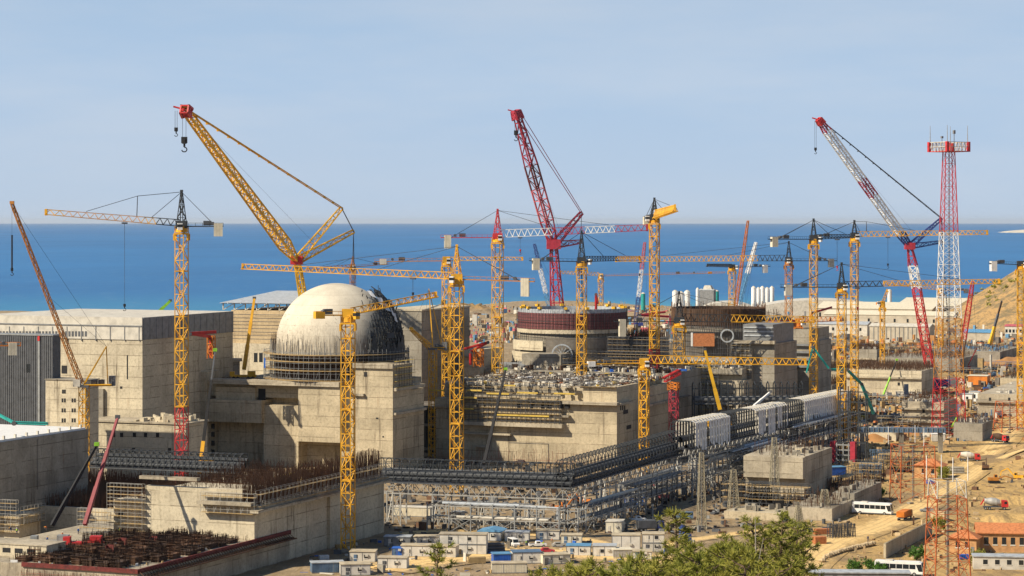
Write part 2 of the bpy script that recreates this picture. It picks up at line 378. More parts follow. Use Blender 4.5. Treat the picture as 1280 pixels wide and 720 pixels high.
# ------------------------------------------------------------------ buildings on the site grid
TH = R(-22.0); CA, SA = math.cos(R(22)), math.sin(R(22))
class Bld:
    """a thing whose local x runs along its front (0 at the right corner, negative to the left), y into the depth"""
    def __init__(s, name, label, cat, px, D, group=None, z=0.0):
        s.C = Vector(((px - 640) / F * D, D, z)); s.o = thing(name, label, cat, s.C, TH, group); s.parts = {}
    def W(s, x, y, z=0): return Vector((s.C.x + x * CA + y * SA, s.C.y - x * SA + y * CA, z))
    def fx(s, px, y=0.0):
        k = (px - 640) / F; return (k * (s.C.y + y * CA) - s.C.x - y * SA) / (CA + k * SA)
    def sy(s, px, x=0.0):
        k = (px - 640) / F; return (k * (s.C.y - x * SA) - s.C.x - x * CA) / (SA - k * CA)
    def z(s, py, x=0.0, y=0.0):
        D = s.C.y - x * SA + y * CA; return H - (py - 277) / F * D - s.C.z
    SEP = ('window', 'opening', 'ledge', 'louvre', 'rail', 'panel_joint', 'groove', 'pilaster', 'screen', 'pier')
    def key(s, part):
        if part in s.SEP: s.n = getattr(s, 'n', 0) + 1; return '%s/%d' % (part, s.n)
        return part
    def mb(s, part): return s.parts.setdefault(part, MB())
    def front(s, part, px0, px1, py0, py1, y=0.0, depth=1.0, back=0.3):       # a box on the front plane, given in photo pixels
        part = s.key(part); x0, x1 = s.fx(px0, y), s.fx(px1, y); xm = x1
        s.mb(part).box(x0, x1, y - depth, y + back, s.z(py1, xm, y), s.z(py0, xm, y)); return x0, x1
    def side(s, part, px0, px1, py0, py1, x=0.0, depth=0.6):
        part = s.key(part); y0, y1 = s.sy(px0, x), s.sy(px1, x)
        s.mb(part).box(x - 0.3, x + depth, y0, y1, s.z(py1, x, y0), s.z(py0, x, y0)); return y0, y1
    def done(s, mats, kinds=()):
        for k, b in s.parts.items():
            if b.v: 
                nm = k.split('/')[0]
                b.build(nm, M[mats.get(k, mats.get(nm, 'concrete_warm'))], s.o, kind='stuff' if nm in kinds else None)
        return s.o
def rebar(b, x0, x1, y0, y1, z, hmin, hmax, n, r=0.05, lean=0.15):
    for _ in range(n):
        x, y = random.uniform(x0, x1), random.uniform(y0, y1); h = random.uniform(hmin, hmax)
        b.bar((x, y, z), (x + random.gauss(0, lean), y + random.gauss(0, lean), z + h), r, k=3)
def rebar_line(b, p, q, z, hmin, hmax, step=0.6, r=0.05, lean=0.12, rails=2):
    p, q = Vector((*p, z)), Vector((*q, z)); n = max(1, int((q - p).length / step))
    for i in range(n + 1):
        c = p.lerp(q, i / n) + Vector((random.gauss(0, .1), random.gauss(0, .1), 0)); h = random.uniform(hmin, hmax)
        b.bar(c, c + Vector((random.gauss(0, lean), random.gauss(0, lean), h)), r, k=3)
    for i in range(rails):
        e = Vector((0, 0, hmin * (i + 1) / (rails + 1))); b.bar(p + e, q + e, r * 0.8, k=3)
def scaffold(b, pl, x0, x1, y, z0, z1, bay=2.2, lift=2.0, d=1.1, r=0.05, axis='x'):
    f = (lambda t, e: (t, e)) if axis == 'x' else (lambda t, e: (e, t))
    n = max(1, int(abs(x1 - x0) / bay)); m = max(1, int((z1 - z0) / lift))
    for i in range(n + 1):
        t = x0 + (x1 - x0) * i / n
        for e in (y, y - d if axis == 'x' else y + d): b.bar((*f(t, e), z0), (*f(t, e), z1 + 1), r, k=4)
    for j in range(m + 1):
        zz = z0 + (z1 - z0) * j / m
        for e in (y, y - d if axis == 'x' else y + d): b.bar((*f(x0, e), zz + 1), (*f(x1, e), zz + 1), r, k=4)
        e0, e1 = sorted((y - 0.05, y - d)) if axis == 'x' else sorted((y + 0.05, y + d))
        if axis == 'x': pl.box(x0, x1, e0, e1, zz - .08, zz)
        else: pl.box(e0, e1, x0, x1, zz - .08, zz)
    for i in range(0, n, 2):
        a, c = x0 + (x1 - x0) * i / n, x0 + (x1 - x0) * (i + 1) / n
        b.bar((*f(a, y - d if axis == 'x' else y + d), z0), (*f(c, y - d if axis == 'x' else y + d), z1), r, k=3)
def debris(b, x0, x1, y0, y1, z, n, s0=0.3, s1=1.6, hmax=1.2):
    for _ in range(n):
        x, y = random.uniform(x0, x1), random.uniform(y0, y1); a, c = random.uniform(s0, s1), random.uniform(s0, s1) * 0.7
        b.box(x - a / 2, x + a / 2, y - c / 2, y + c / 2, z - 0.1, z + random.uniform(0.15, hmax), random.uniform(0, 3), (x, y))
# ================================================================== reactor building with the dome
rb = Bld('reactor_building', 'concrete reactor building under a bare round dome ringed by dark scaffolding', 'building', 491, 905)
yR, yU = rb.sy(530), rb.sy(515)
zt, zm = rb.z(457), rb.z(481, rb.fx(430, 6), 6)
xa, xb = rb.fx(262, 6), rb.fx(443)
rb.mb('wall').box(xb, 0, 0, yU, 0, zt)                                              # right stair tower
rb.mb('wall').box(-6, -0.02, yU, yR, 0, rb.z(487, 0, yU))
rb.mb('wall').box(xa, xb - .01, 13, 62, 0, zm); rb.mb('wall').box(xa, xb - .01, 7.5, 13.1, rb.z(500, -20, 8), zm - .02)
rb.mb('wall').box(xb - .01, -6.01, yU - 8, 40, 0, zm - .5)
rb.front('wall', 376, 428, 484, 553, 6, 2.2, 8)                                     # hanging panel
rb.front('wall', 332, 371, 507, 600, 8, 1.6, 6)
rb.front('wall', 273, 322, 484, 500, 8, 2.2)
rb.front('wall', 262, 333, 500, 528, 8, 4.0, 6)
rb.front('wall', 247, 264, 464, 600, 8, 3.5, 6)
rb.front('wall', 371, 376.5, 507, 600, 8, 2.4, 6)
rb.front('wall', 428, 443, 497, 600, 8, 1.0, 6)
rb.front('ledge', 270, 431, 477, 483, 8, 5.2)
rb.front('ledge', 442, 492, 455, 461, 0, 0.9)
rb.front('ledge', 443, 456, 492, 495, 0, 1.2)
rb.side('ledge', 491.5, 528, 485, 489, 0, 1.3); rb.side('ledge', 491.5, 530, 516, 519, 0, 1.2)
rb.front('opening', 323, 332, 486, 503, 7.5, 0.05); rb.front('opening', 455, 459, 465, 471, 0, 0.05)
for py in (530, 540, 551, 562): rb.front('opening', 263, 268, py, py + 6, 8, 0.05)
rb.front('opening', 470, 473, 522, 524, 0, .05); rb.front('opening', 478, 480, 545, 547, 0, .05)
dc = Vector((-69.3, 948)) - rb.C.xy; dx, dy = dc.x * CA - dc.y * SA, dc.x * SA + dc.y * CA
RD = 23.7; zc = 47.0
def dome_pt(az, el, r): return (dx + r * math.cos(el) * math.cos(az), dy + r * math.cos(el) * math.sin(az), zc + r * math.sin(el))
b = MB(); b.lathe([(RD, zm - 1), (RD, zc)] + [(RD * math.cos(R(e)), zc + RD * math.sin(R(e))) for e in range(3, 90, 3)] + [(0.01, zc + RD)], (dx, dy, 0), 96)
m, nt, bs = newmat('dome_concrete'); g = N(nt); o = nt.nodes.new('ShaderNodeTexCoord').outputs['Object']
c = g.mix(g.ramp(g.noise(o, 0.12, 5, .6), .3, .7), (0.61, 0.55, 0.44), (0.49, 0.44, 0.35))
sp = g.n('ShaderNodeSeparateXYZ', {0: o})
low = g.math('MULTIPLY', g.ramp(sp.outputs[2], 60, 47), g.ramp(g.noise(g.scl(o, (2.2, 2.2, 0.08)), 1, 5, .75), 0.42, 0.62))
c = g.mix(g.math('MULTIPLY', low, 0.55), c, (0.17, 0.135, 0.10))
c = g.mix(g.math('MULTIPLY', g.ramp(g.noise(o, 0.7, 3, .7), .6, .75), .4), c, (0.25, 0.21, 0.16))
an = g.math('MULTIPLY', g.math('ARCTAN2', g.math('SUBTRACT', sp.outputs[1], dy), g.math('SUBTRACT', sp.outputs[0], dx)), 7.64)
seam = g.math('MAXIMUM', g.math('LESS_THAN', g.math('FRACT', an), .03), g.math('LESS_THAN', g.math('FRACT', g.math('DIVIDE', sp.outputs[2], 3.9)), .04))
c = g.mix(g.math('MULTIPLY', seam, .35), c, (0.25, 0.2, .15))
nt.links.new(c, bs.inputs['Base Color']); bs.inputs['Roughness'].default_value = .9; M['dome_concrete'] = m
b.build('dome', m, rb.o, smooth=True)
b = MB()                                                                             # hatch, props on the dome, left-over rods
for i in range(150):
    az = random.uniform(0, 2 * math.pi); el = R(random.uniform(2, 30)); p = dome_pt(az, el, RD - .1); b.bar(p, dome_pt(az, el, RD + .5), .06, k=3)
b.build('rebar', M['rust_dark'], rb.o, kind='stuff')
b, pl = MB(), MB()                                                                   # ring of scaffolding at the foot
NA = 84
for rr in (26.0, 28.6):
    for i in range(NA):
        a = 2 * math.pi * i / NA; x, y = dx + rr * math.cos(a), dy + rr * math.sin(a); a2 = 2 * math.pi * (i + 1) / NA; x2, y2 = dx + rr * math.cos(a2), dy + rr * math.sin(a2)
        top = zc - 1.5 + (2.0 if rr < 27 else -1.0) + random.uniform(0, 1.6)
        b.bar((x, y, zm), (x, y, top), .09, k=4)
        for z in (zm + 2, zm + 4, zm + 6, zm + 8, zm + 10, zm + 12): 
            if z < top: b.bar((x, y, z), (x2, y2, z), .08, k=4)
        if i % 2: b.bar((x, y, zm), (x2, y2, zm + 6), .06, k=3)
for z in (zm + 1.2, zm + 5, zm + 8.4, zm + 11): pl.lathe([(25.6, z), (28.8, z), (28.8, z + .22), (25.6, z + .22)], (dx, dy, 0), NA)
b.build('scaffold', M['grey_mid'], rb.o); pl.build('walkway', M['timber'], rb.o)
b = MB()
for i in range(430):
    a = random.uniform(0, 2 * math.pi); rr = random.choice((25.0, 25.6)); z0 = random.uniform(zm + 6, zc - 2); p = (dx + rr * math.cos(a), dy + rr * math.sin(a), z0)
    b.bar(p, (p[0] + random.gauss(0, .2), p[1] + random.gauss(0, .2), random.uniform(zc - .5, zc + 4.5)), .05, k=3)
b.lathe([(24.6, zm), (24.6, zc - 3.5)], (dx, dy, 0), 60)
b.build('rebar', M['rust_dark'], rb.o, kind='stuff')
b, t = MB(), MB()                                                                    # outer shell being raised on the right
for i in range(30):
    az = R(-34 + i * 3.6); prev = None
    top = 58 - 46 * abs((i - 15) / 15) ** 1.6 * .75 + random.uniform(-4, 5)
    for e in range(-20, int(top), 6):
        p = dome_pt(az, R(e), 26.4) if e > 0 else (dx + 26.4 * math.cos(az), dy + 26.4 * math.sin(az), zc + e * .45)
        q = dome_pt(az, R(max(e, 0)), 25.0) if e > 0 else (dx + 25 * math.cos(az), dy + 25 * math.sin(az), zc + e * .45)
        if prev: b.bar(prev[0], p, .2, k=4); b.bar(prev[1], q, .16, k=4); b.bar(prev[0], q, .12, k=3)
        p2 = dome_pt(az + R(4.2), R(max(e, 0)), 26.4)
        if e > 0: b.bar(p, p2, .12, k=4)
        if random.random() < .14 and e > 2:
            a2, r2 = R(e + random.uniform(0, 4)), 26.7; 
            b.quad(dome_pt(az, a2, r2), dome_pt(az + R(3.6), a2, r2), dome_pt(az + R(3.6), a2 + R(4.5), r2), dome_pt(az, a2 + R(4.5), r2))
        prev = (p, q)
for i in range(230):
    az, e = R(random.uniform(-32, 68)), R(random.triangular(-5, 58, 8)); p = Vector(dome_pt(az, max(e, 0), random.uniform(24.5, 26.8))); p.z += min(e, 0) * 20
    b.bar(p, p + Vector((random.gauss(0, .7), random.gauss(0, .7), random.gauss(0.6, 1.3))), random.uniform(.12, .3), k=4)
for az, e in ((-8, 30), (-3, 25), (-14, 36), (0, 20), (-20, 44)):
    t.quad(*[tuple(Vector(dome_pt(R(az + u), R(e + v), 27.2)) + Vector((random.gauss(0, .3), random.gauss(0, .3), 0))) for u, v in ((0, 0), (6, -2), (8, 6), (1, 7))])
for i in range(34):
    az = R(-36 + i * 3.0)
    b.quad(*[(dx + 27 * math.cos(az + R(u)), dy + 27 * math.sin(az + R(u)), zz) for u, zz in ((0, zm), (3, zm), (3, zc + random.uniform(-3, 4)), (0, zc + random.uniform(-3, 4)))])
b.build('shell_framework', M['dark_steel'], rb.o); t.build('tarpaulin', M['tarp_white'], rb.o)
bt = MB(); bt.lathe([(28.95, zm + 5.2), (28.95, zm + 9.2)], (dx, dy, 0), 4, R(217), R(223)); bt.build('blue_sheet', M['blue'], rb.o)
b, pl = MB(), MB(); scaffold(b, pl, 0.6, yU - .5, 0.2, rb.z(485), zt + 1.5, axis='y', d=1.2)
b.build('scaffold', M['grey_dark'], rb.o); pl.build('walkway', M['timber_yellow'], rb.o)
b = MB(); debris(b, xa + 2, xb - 2, 4, 14, zm + .2, 130, .3, 1.8, .9); rebar(b, xa + 2, xb, 4, 12, zm, .6, 2.0, 300, .05); b.build('debris', M['rust'], rb.o, kind='stuff')
for i, (px, col) in enumerate(((285, 'timber_yellow'), (302, 'timber_yellow'), (420, 'yellow_bright'))):
    b = MB(); x = rb.fx(px, 6); b.box(x - 3, x + 3, 4, 6, zm + .2, zm + .7); b.build('formwork_panel', M[col], rb.o)
rb.done({'ledge': 'concrete_stained', 'opening': 'black', 'wall': 'concrete_warm'})

# ================================================================== central concrete building
cb = Bld('concrete_building', 'large pale concrete building with shadowed ledges and small window row behind the black pipe gallery', 'building', 771, 931)
yR = cb.sy(839); xl = cb.fx(545); zt = cb.z(504)
cb.mb('wall').box(xl, 0, 0, yR, 0, zt)
x0 = cb.fx(729); zu = cb.z(484)
cb.mb('wall').box(x0, -.02, .02, 26, zt, zu)
cb.mb('wall').box(xl + 1, -4, 6, yR - 1, zt, zu - .6)                                # set back upper storey
cb.mb('wall').box(-4, -.5, 30, yR - 1, zt, zu - 2.5)
x1, x2 = cb.fx(577, 0), cb.fx(703, 0)
cb.front('wall', 577, 704, 507, 532, 0, 1.6, .3)
cb.front('wall', 545, 566, 498, 507, 0, 1.0)
cb.front('ledge', 706, 774, 503, 506.5, 0, 2.6); cb.side('ledge', 771, 787, 504, 507, 0, 1.6)
cb.front('ledge', 575, 706, 530, 534.5, 0, 3.4); cb.front('ledge', 596, 706, 495, 498, 0, 2.8); cb.front('ledge', 545, 580, 506, 509, 0, 1.4)
cb.front('ledge', 581, 640, 542, 544, 0, 2.2); cb.front('ledge', 595, 612, 557, 559, 0, 1.8); cb.front('ledge', 694, 713, 519, 521.5, 0, 2.2)
cb.front('ledge', 597, 730, 483, 492, 6, .6)
cb.side('ledge', 806, 839, 506, 509, 0, 1.2)
for a in (648, 664, 678, 686, 700, 708): cb.front('window', a, a + 4.5, 504, 510.5, 0, 1.66)
for a in (598, 607, 615): cb.front('window', a, a + 2.2, 505, 508, 0, 1.66)
for a, y in ((779, 513), (783, 532)): cb.side('window', a, a + 6, y, y + 5, 0, .06)
for a in (775, 777.5, 780): cb.side('window', a, a + 1.6, 507, 513, 0, .05)
cb.front('door_outline', 636, 686, 554.6, 555.4, 0, .12); cb.front('door_outline', 685.2, 686, 555, 590, 0, .12)
b, pl = MB(), MB()
scaffold(b, pl, x1, x2, -1.7, cb.z(533), zu + 1, 2.0, 2.0, 1.3, .08)
scaffold(b, pl, cb.fx(712), 0, -.3, cb.z(484), zu + 1, 2, 2, 1.2, .07)
scaffold(b, pl, cb.fx(560), cb.fx(600), -.4, cb.z(530), zu, 2.4, 2.4, 1.3)
b.build('scaffold', M['grey_dark'], cb.o); pl.build('walkway', M['timber'], cb.o)
for a, c, y0 in ((588, 606, 487), (612, 640, 491), (579, 600, 496), (622, 690, 517.5), (583, 596, 510), (634, 648, 481), (650, 676, 490), (696, 722, 491), (540, 560, 487)):
    u, v = cb.fx(a), cb.fx(c); z = cb.z(y0, u, 0); MB().box(u, v, -3.3, -3.1, z - .3, z + .3).build('guard_rail', M['timber_yellow'], cb.o)

b = MB(); rebar_line(b, (xl, -1.5), (0, -1.5), 0, 2, 6.5, .5, .05, .2); b.build('rebar', M['rust_red'], cb.o, kind='stuff')
b = MB(); debris(b, xl + 4, -2, 0, yR - 2, zu - .6, 1000, .3, 2.2, 1.8); b.build('debris', M['white_dirty'], cb.o, kind='stuff')
b = MB(); debris(b, xl + 4, -2, 6, yR - 2, zu - .6, 1400, .3, 2.4, 1.8); b.build('debris', M['concrete_dark'], cb.o, kind='stuff')
b = MB(); rebar(b, xl + 2, x0 - 4, 5, 40, zu - .6, .8, 3.0, 900, .05); debris(b, xl + 4, -2, 6, yR - 2, zu - .6, 800, .4, 2.8, 1.5); b.build('debris', M['rust'], cb.o, kind='stuff')
b = MB(); debris(b, xl + 10, -2, 6, yR - 2, zu - .6, 70, .6, 2.6, 1.2); b.build('debris', M['tile'], cb.o, kind='stuff'); b = MB(); debris(b, xl + 6, -2, 3, yR - 2, zu - .6, 60, .8, 3.0, 1.8); b.build('debris', M['timber_yellow'], cb.o, kind='stuff'); b = MB(); debris(b, xl + 6, -2, 3, yR - 2, zu - .6, 50, .8, 3.4, 2.0); b.build('debris', M['tarp_white'], cb.o, kind='stuff')
cb.done({'wall': 'concrete_warm', 'ledge': 'concrete_stained', 'window': 'black', 'guard_rail': 'timber_yellow', 'door_outline': 'concrete_dark'})
# things standing on that roof
def on_roof(bl, px, y, z): return bl.W(bl.fx(px, y), y, bl.C.z + z)
for px, y, L, rz, lab in ((672, 92, 17, .10, 'long grey concrete pipe lying on the cluttered roof below the maroon ring'), (644, 84, 13, .2, 'shorter grey concrete pipe left of the long one on the cluttered roof')):
    p = on_roof(cb, px, y, zu); t = thing('concrete_pipe', lab, 'pipe', p, TH + rz, 'concrete pipes on the roof')
    b = MB(); n0 = len(b.v); b.bar((-L / 2, 0, 1.7), (L / 2, 0, 1.7), 1.8, k=18, cap=True); b.build('pipe_shell', M['grey_mid'], t)
    b = MB(); [b.bar((sx * (L / 2 + .02), 0, 1.7), (sx * (L / 2 + .3), 0, 1.7), 2.0, k=18, cap=True) for sx in (-1, 1)]; b.build('collar', M['concrete_grey'], t)

# ------------------------------------------------------------------ podium of the second and third reactor, behind
pd = Bld('concrete_podium', 'stained concrete podium under the maroon ring reactor wall', 'building', 838, 1002)
pd.mb('wall').box(-84, 0, .3, 120, 0, 31.5)
b = MB(); debris(b, -82, -1, 2, 60, 31.5, 900, .4, 3, 1.8); b.build('debris', M['white_dirty'], pd.o, kind='stuff'); b = MB(); debris(b, -82, -1, 2, 60, 31.5, 700, .4, 3.2, 2.2); rebar(b, -80, -2, 1, 40, 31.5, 1, 4, 900, .06); b.build('debris', M['rust_dark'], pd.o, kind='stuff'); b = MB(); debris(b, -80, -1, 2, 60, 31.5, 90, .8, 4, 1.5); b.build('debris', M['blue'], pd.o, kind='stuff'); b, pl = MB(), MB(); scaffold(b, pl, -50, -8, 6, 31.5, 39, 2.2, 2.2, 1.6, .08); scaffold(b, pl, -38, -4, 30, 31.5, 44, 2.2, 2.2, 2, .09); b.build('scaffold', M['grey_dark'], pd.o); pl.build('walkway', M['timber'], pd.o); pd.mb('wall').box(-70, -52, 8, 30, 31.5, 38); pd.side('ledge', 839, 860, 498, 500, 0, 1)
pd.done({'wall': 'concrete_grey', 'ledge': 'concrete_dark'})
def ring(name, label, px, D, r, z0, z1, spec):
    o = thing(name, label, 'reactor wall', ((px - 640) / F * D, D, z0)); return o
def reactor_ring(label, px, D, r, z0, bands, a_dark=None):
    o = thing('reactor_wall', label, 'reactor wall', ((px - 640) / F * D, D, z0), 0)
    for nm, mt, h0, h1, rr, th in bands:
        MB().lathe([(rr - th, h0), (rr, h0), (rr, h1), (rr - th, h1), (rr - th, h0)], (0, 0, 0), 64).build(nm, M[mt], o)
    return o
m, nt, bs = newmat('formwork'); g = N(nt); o = nt.nodes.new('ShaderNodeTexCoord').outputs['Object']; sp = g.n('ShaderNodeSeparateXYZ', {0: o})
an = g.math('ARCTAN2', sp.outputs[1], sp.outputs[0])
vl = g.math('LESS_THAN', g.math('FRACT', g.math('MULTIPLY', an, 20)), .25); hl = g.math('LESS_THAN', g.math('FRACT', g.math('MULTIPLY', sp.outputs[2], .8)), .2)
c = g.mix(g.ramp(g.noise(o, .5, 4, .7), .35, .65), (0.20, 0.06, 0.06), (0.13, 0.04, 0.045)); c = g.mix(g.math('MULTIPLY', g.math('MAXIMUM', vl, hl), .75), c, (0.04, .02, .02))
nt.links.new(c, bs.inputs['Base Color']); bs.inputs['Roughness'].default_value = .8; M['formwork'] = m
r2 = reactor_ring('round reactor wall with a maroon formwork band and grey rim right of centre', 715, 1068, 23.8, 31.5, [
    ('shell', 'concrete_grey', 0, 16.6, 23.2, 2.0), ('formwork_band', 'formwork', 16.4, 23.5, 24.2, 1.2), ('rim', 'roof_grey', 23.52, 25.2, 23.9, .8), ('ledge', 'concrete_pale', 14.6, 16.35, 24.4, 1.6)])
b = MB()
for i in range(90):
    a = 2 * math.pi * i / 90; c, s = math.cos(a), math.sin(a)
    for h0, h1, rr in ((1, 15, 25.2), (16.5, 25.5, 24.6)): b.bar((c * rr, s * rr, h0), (c * rr, s * rr, h1), .09, k=4)
    a2 = a + 2 * math.pi / 90
    for h in (3, 6, 9, 12, 14.5, 20): b.bar((c * 25.2, s * 25.2, h), (math.cos(a2) * 25.2, math.sin(a2) * 25.2, h), .09, k=4)
b.build('scaffold', M['dark_steel'], r2)
b = MB(); b.lathe([(25.3, .5), (25.3, 13)], (0, 0, 0), 40, R(-118), R(20)); b.build('dark_netting', M['concrete_dark'], r2)
b = MB(); b.lathe([(26.0, 0), (26.8, 0), (27.2, 6.4), (26.2, 6.4), (26, 0)], (0, 0, 0), 24, R(190), R(247)); b.lathe([(26.0, 7.2), (26.6, 7.2), (26.6, 11.4), (26, 11.4), (26, 7.2)], (0, 0, 0), 24, R(190), R(240)); b.build('buttress', M['concrete_pale'], r2)
for a in (100, 130, 155, 200, 215, 232, 262, 285, 320, 340, 352, 20, 45):
    b = MB(); x, y = 23.6 * math.cos(R(a)), 23.6 * math.sin(R(a)); b.cbox((x, y, 25.2), 1.8, 1.4, 1.0, R(a)); b.bar((x, y, 25.2), (x, y, 28), .1); b.build('work_platform', M['yellow_bright'], r2)
b = MB(); b.lathe([(4.6, 0), (4.6, 1.2), (4.0, 1.2), (4.0, 0), (4.6, 0)], (0, 0, 0), 28); v = [(x - 5, -27 - (z - .6), 5.8 + y) for x, y, z in b.v]; b.v = v
for a in range(0, 180, 30): b.bar((-5 + 4 * math.cos(R(a)), -27, 5.8 + 4 * math.sin(R(a))), (-5 - 4 * math.cos(R(a)), -27, 5.8 - 4 * math.sin(R(a))), .2)
b.build('hatch_ring', M['roof_grey'], r2)
p2 = Bld('concrete_podium', 'tiered concrete block between the grey tower and the yellow post crane', 'building', 930, 1040)
p2.mb('wall').box(-40, 0, 0, 90, 0, 26); p2.mb('wall').box(-38, -2, 4, 90, 26, 31)
p2.front('wall', 846, 930, 505, 528, 0, 9); p2.front('ledge', 846, 930, 462, 468, 4, 3); p2.front('ledge', 846, 900, 476, 481, 0, 4); p2.front('wall', 846, 880, 455, 461, 4, 2); p2.front('ledge', 846, 925, 502, 505, 0, 10)
b, pl = MB(), MB(); scaffold(b, pl, -39, -10, -4.5, 20, 34, 2.2, 2.2, 1.4); scaffold(b, pl, -38, -6, -9.6, 4, 14, 2.2, 2.2, 1.4); b.build('scaffold', M['galvanised'], p2.o); pl.build('walkway', M['timber_yellow'], p2.o)
b = MB(); debris(b, -38, -2, 4, 50, 31, 260, .3, 2.2, 1.4); debris(b, -38, -1, -8, 0, p2.z(505, -10, -5), 120, .3, 1.6, 1); b.build('debris', M['white_dirty'], p2.o, kind='stuff')
b = MB(); rebar(b, -38, -2, 0, 30, 28, 2, 6, 700, .05); b.build('rebar', M['rust_dark'], p2.o, kind='stuff')
p2.done({'wall': 'concrete_stained', 'ledge': 'concrete_grey'})
r3 = reactor_ring('farther round reactor wall of dark rebar right of the dark topped yellow crane', 898, 1160, 22.6, 30, [
    ('shell', 'concrete_dark', 0, 16, 22, 1.5), ('rebar_band', 'rust_dark', 15.8, 23.5, 22.6, 1.0), ('ledge', 'concrete_grey', 12.8, 14.2, 23.4, 1.4)])
b = MB()
for i in range(300):
    a = random.uniform(0, 2 * math.pi); b.bar((22.7 * math.cos(a), 22.7 * math.sin(a), 14), (22.7 * math.cos(a), 22.7 * math.sin(a), random.uniform(23.5, 26.5)), .07, k=3)
b.build('rebar', M['rust'], r3, kind='stuff')
b = MB()
for i in range(70):
    a = R(180 + 180 * i / 70); a2 = R(180 + 180 * (i + 1) / 70); c, s_, c2, s2 = math.cos(a), math.sin(a), math.cos(a2), math.sin(a2); b.bar((c * 24.4, s_ * 24.4, 0), (c * 24.4, s_ * 24.4, 17), .1)
    for h in (2.5, 5, 7.5, 10, 12.5, 15): b.bar((c * 24.4, s_ * 24.4, h), (c2 * 24.4, s2 * 24.4, h), .1)
b.build('scaffold', M['grey_dark'], r3)
b = MB(); b.box(-14, -4, -24.9, -23, 6, 12); b.build('formwork_panel', M['tile'], r3); b = MB(); b.box(-15, -14.2, -24.6, -23, 6, 12.4); b.build('formwork_edge', M['white'], r3)
b = MB(); b.lathe([(3.2, 0), (3.2, 1), (2.6, 1), (2.6, 0), (3.2, 0)], (0, 0, 0), 24); b.v = [(x + 2, -24.5 - z, 11 + y) for x, y, z in b.v]; b.build('hatch_ring', M['roof_grey'], r3)
bt = Bld('concrete_tower', 'square concrete tower with grey scaffolded top behind the long yellow jib', 'building', 968, 1050)
yR = bt.sy(996); bt.mb('wall').box(bt.fx(923), 0, 0, yR, 0, bt.z(430)); bt.front('wall', 923, 942, 436, 476, 0, 3); bt.front('ledge', 918, 970, 426, 430, 0, 2.4)
bt.mb('screen').box(bt.fx(928), -1, 1, yR - 2, bt.z(430), bt.z(406)); 
for z in (409, 414, 419): bt.front('rail', 930, 967, z, z + 1.6, 1, .4)
b, pl = MB(), MB(); scaffold(b, pl, bt.fx(918), bt.fx(941), -3.5, 20, bt.z(432), 2, 2, 1.2); b.build('scaffold', M['grey_steel'], bt.o); pl.build('walkway', M['timber'], bt.o)
bt.done({'wall': 'concrete_grey', 'ledge': 'concrete_stained', 'screen': 'grey_mid', 'rail': 'roof_grey'})
bt2 = Bld('concrete_tower', 'lower ribbed concrete block right of the square grey tower', 'building', 1012, 1120)
bt2.mb('wall').box(-12, 0, 0, 40, 0, bt2.z(428)); bt2.mb('wall').box(-9, -1, 3, 40, bt2.z(428), bt2.z(412))
for z in range(4): bt2.front('ledge', 982, 1012, 430 + z * 9, 432.5 + z * 9, 0, 1.5)
bt2.done({'ledge': 'grey_mid', 'wall': 'concrete_grey'})

# ================================================================== left side buildings
hl = Bld('turbine_hall', 'huge square concrete hall with white roof band and dark panelled side at left', 'building', 178, 900)
yR = hl.sy(291); xl = hl.fx(-25); zt = hl.z(397)
hl.mb('wall').box(xl, 0, 0, yR, 0, hl.z(407) - .3); hl.mb('parapet').box(xl - .3, .02, -.3, yR + .2, hl.z(407) - .3, zt)
hl.front('panel_band', -25, 178, 408, 425, 0, .35, .1)
for px in range(-6, 178, 18): hl.front('panel_joint', px, px + .8, 408, 426, 0, .5, .05)
hl.front('panel_joint', -25, 178, 407, 408.4, 0, .6, .05)
for i in range(27): px = i * 4.1; hl.front('louvre', px, px + 2.6, 414, 420.5, 0, .42, .05)
hl.side('dark_panel', 178.6, 291, 397.2, 425, 0, .3)
for i in range(15): px = 178.6 + i * 7.9; y = hl.sy(min(px, 290.5)); hl.mb('panel_joint').box(.3, .45, y, y + .5, hl.z(425), zt)
hl.mb('panel_joint').box(.3, .42, 0, yR, hl.z(411.5), hl.z(410.5))
hl.front('opening', 77, 84, 457, 467, 0, .06); hl.front('opening', 158.5, 160, 444, 474, 0, .06); hl.front('opening', 150, 153, 483, 486, 0, .06)
hl.front('pilaster', 124, 131, 486, 540, 0, 1.2)
hl.done({'wall': 'concrete_pale', 'parapet': 'white_dirty', 'panel_band': 'white_dirty', 'panel_joint': 'grey_mid', 'louvre': 'grey_dark', 'dark_panel': 'grey_mid', 'opening': 'black', 'pilaster': 'concrete_grey'})
gb = Bld('clad_building', 'windowed building clad in dark grey ribbed sheet at the left edge', 'building', 66, 846)
xl = gb.fx(-30); gb.mb('wall').box(xl, 0, 0, 5, 0, gb.z(420)); gb.mb('roof').box(xl - .3, .3, -.3, 5.3, gb.z(420), gb.z(420) + .5)
n = int(-xl / .9)
for i in range(n): gb.mb('wall').box(-i * .9 - .3, -i * .9, -.18, .05, 0, gb.z(420.5))
gb.front('downpipe', 48, 50.5, 421, 530, 0, .5); gb.front('window', 33, 38, 455, 465, 0, .25); gb.front('trim', 48, 50.5, 420, 426, 0, .6)
gb.done({'wall': 'grey_dark', 'roof': 'grey_steel', 'downpipe': 'grey_steel', 'window': 'glass', 'trim': 'red'})
sb = Bld('annex_block', 'small square concrete annex with three rows of paired windows beside the dark clad building', 'building', 106, 838)
sb.mb('wall').box(sb.fx(57), 0, 0, 9, 0, sb.z(476)); sb.mb('ledge').box(sb.fx(57) - .3, .3, -.3, 9.3, sb.z(476), sb.z(475))
for y in (487, 498, 510.5, 523):
    for x in ((77, 80), (89.5, 92.5)) if y > 490 else ((77.5, 80),):
        for q in x: sb.front('window', q, q + 2.2, y, y + 5, 0, .05)
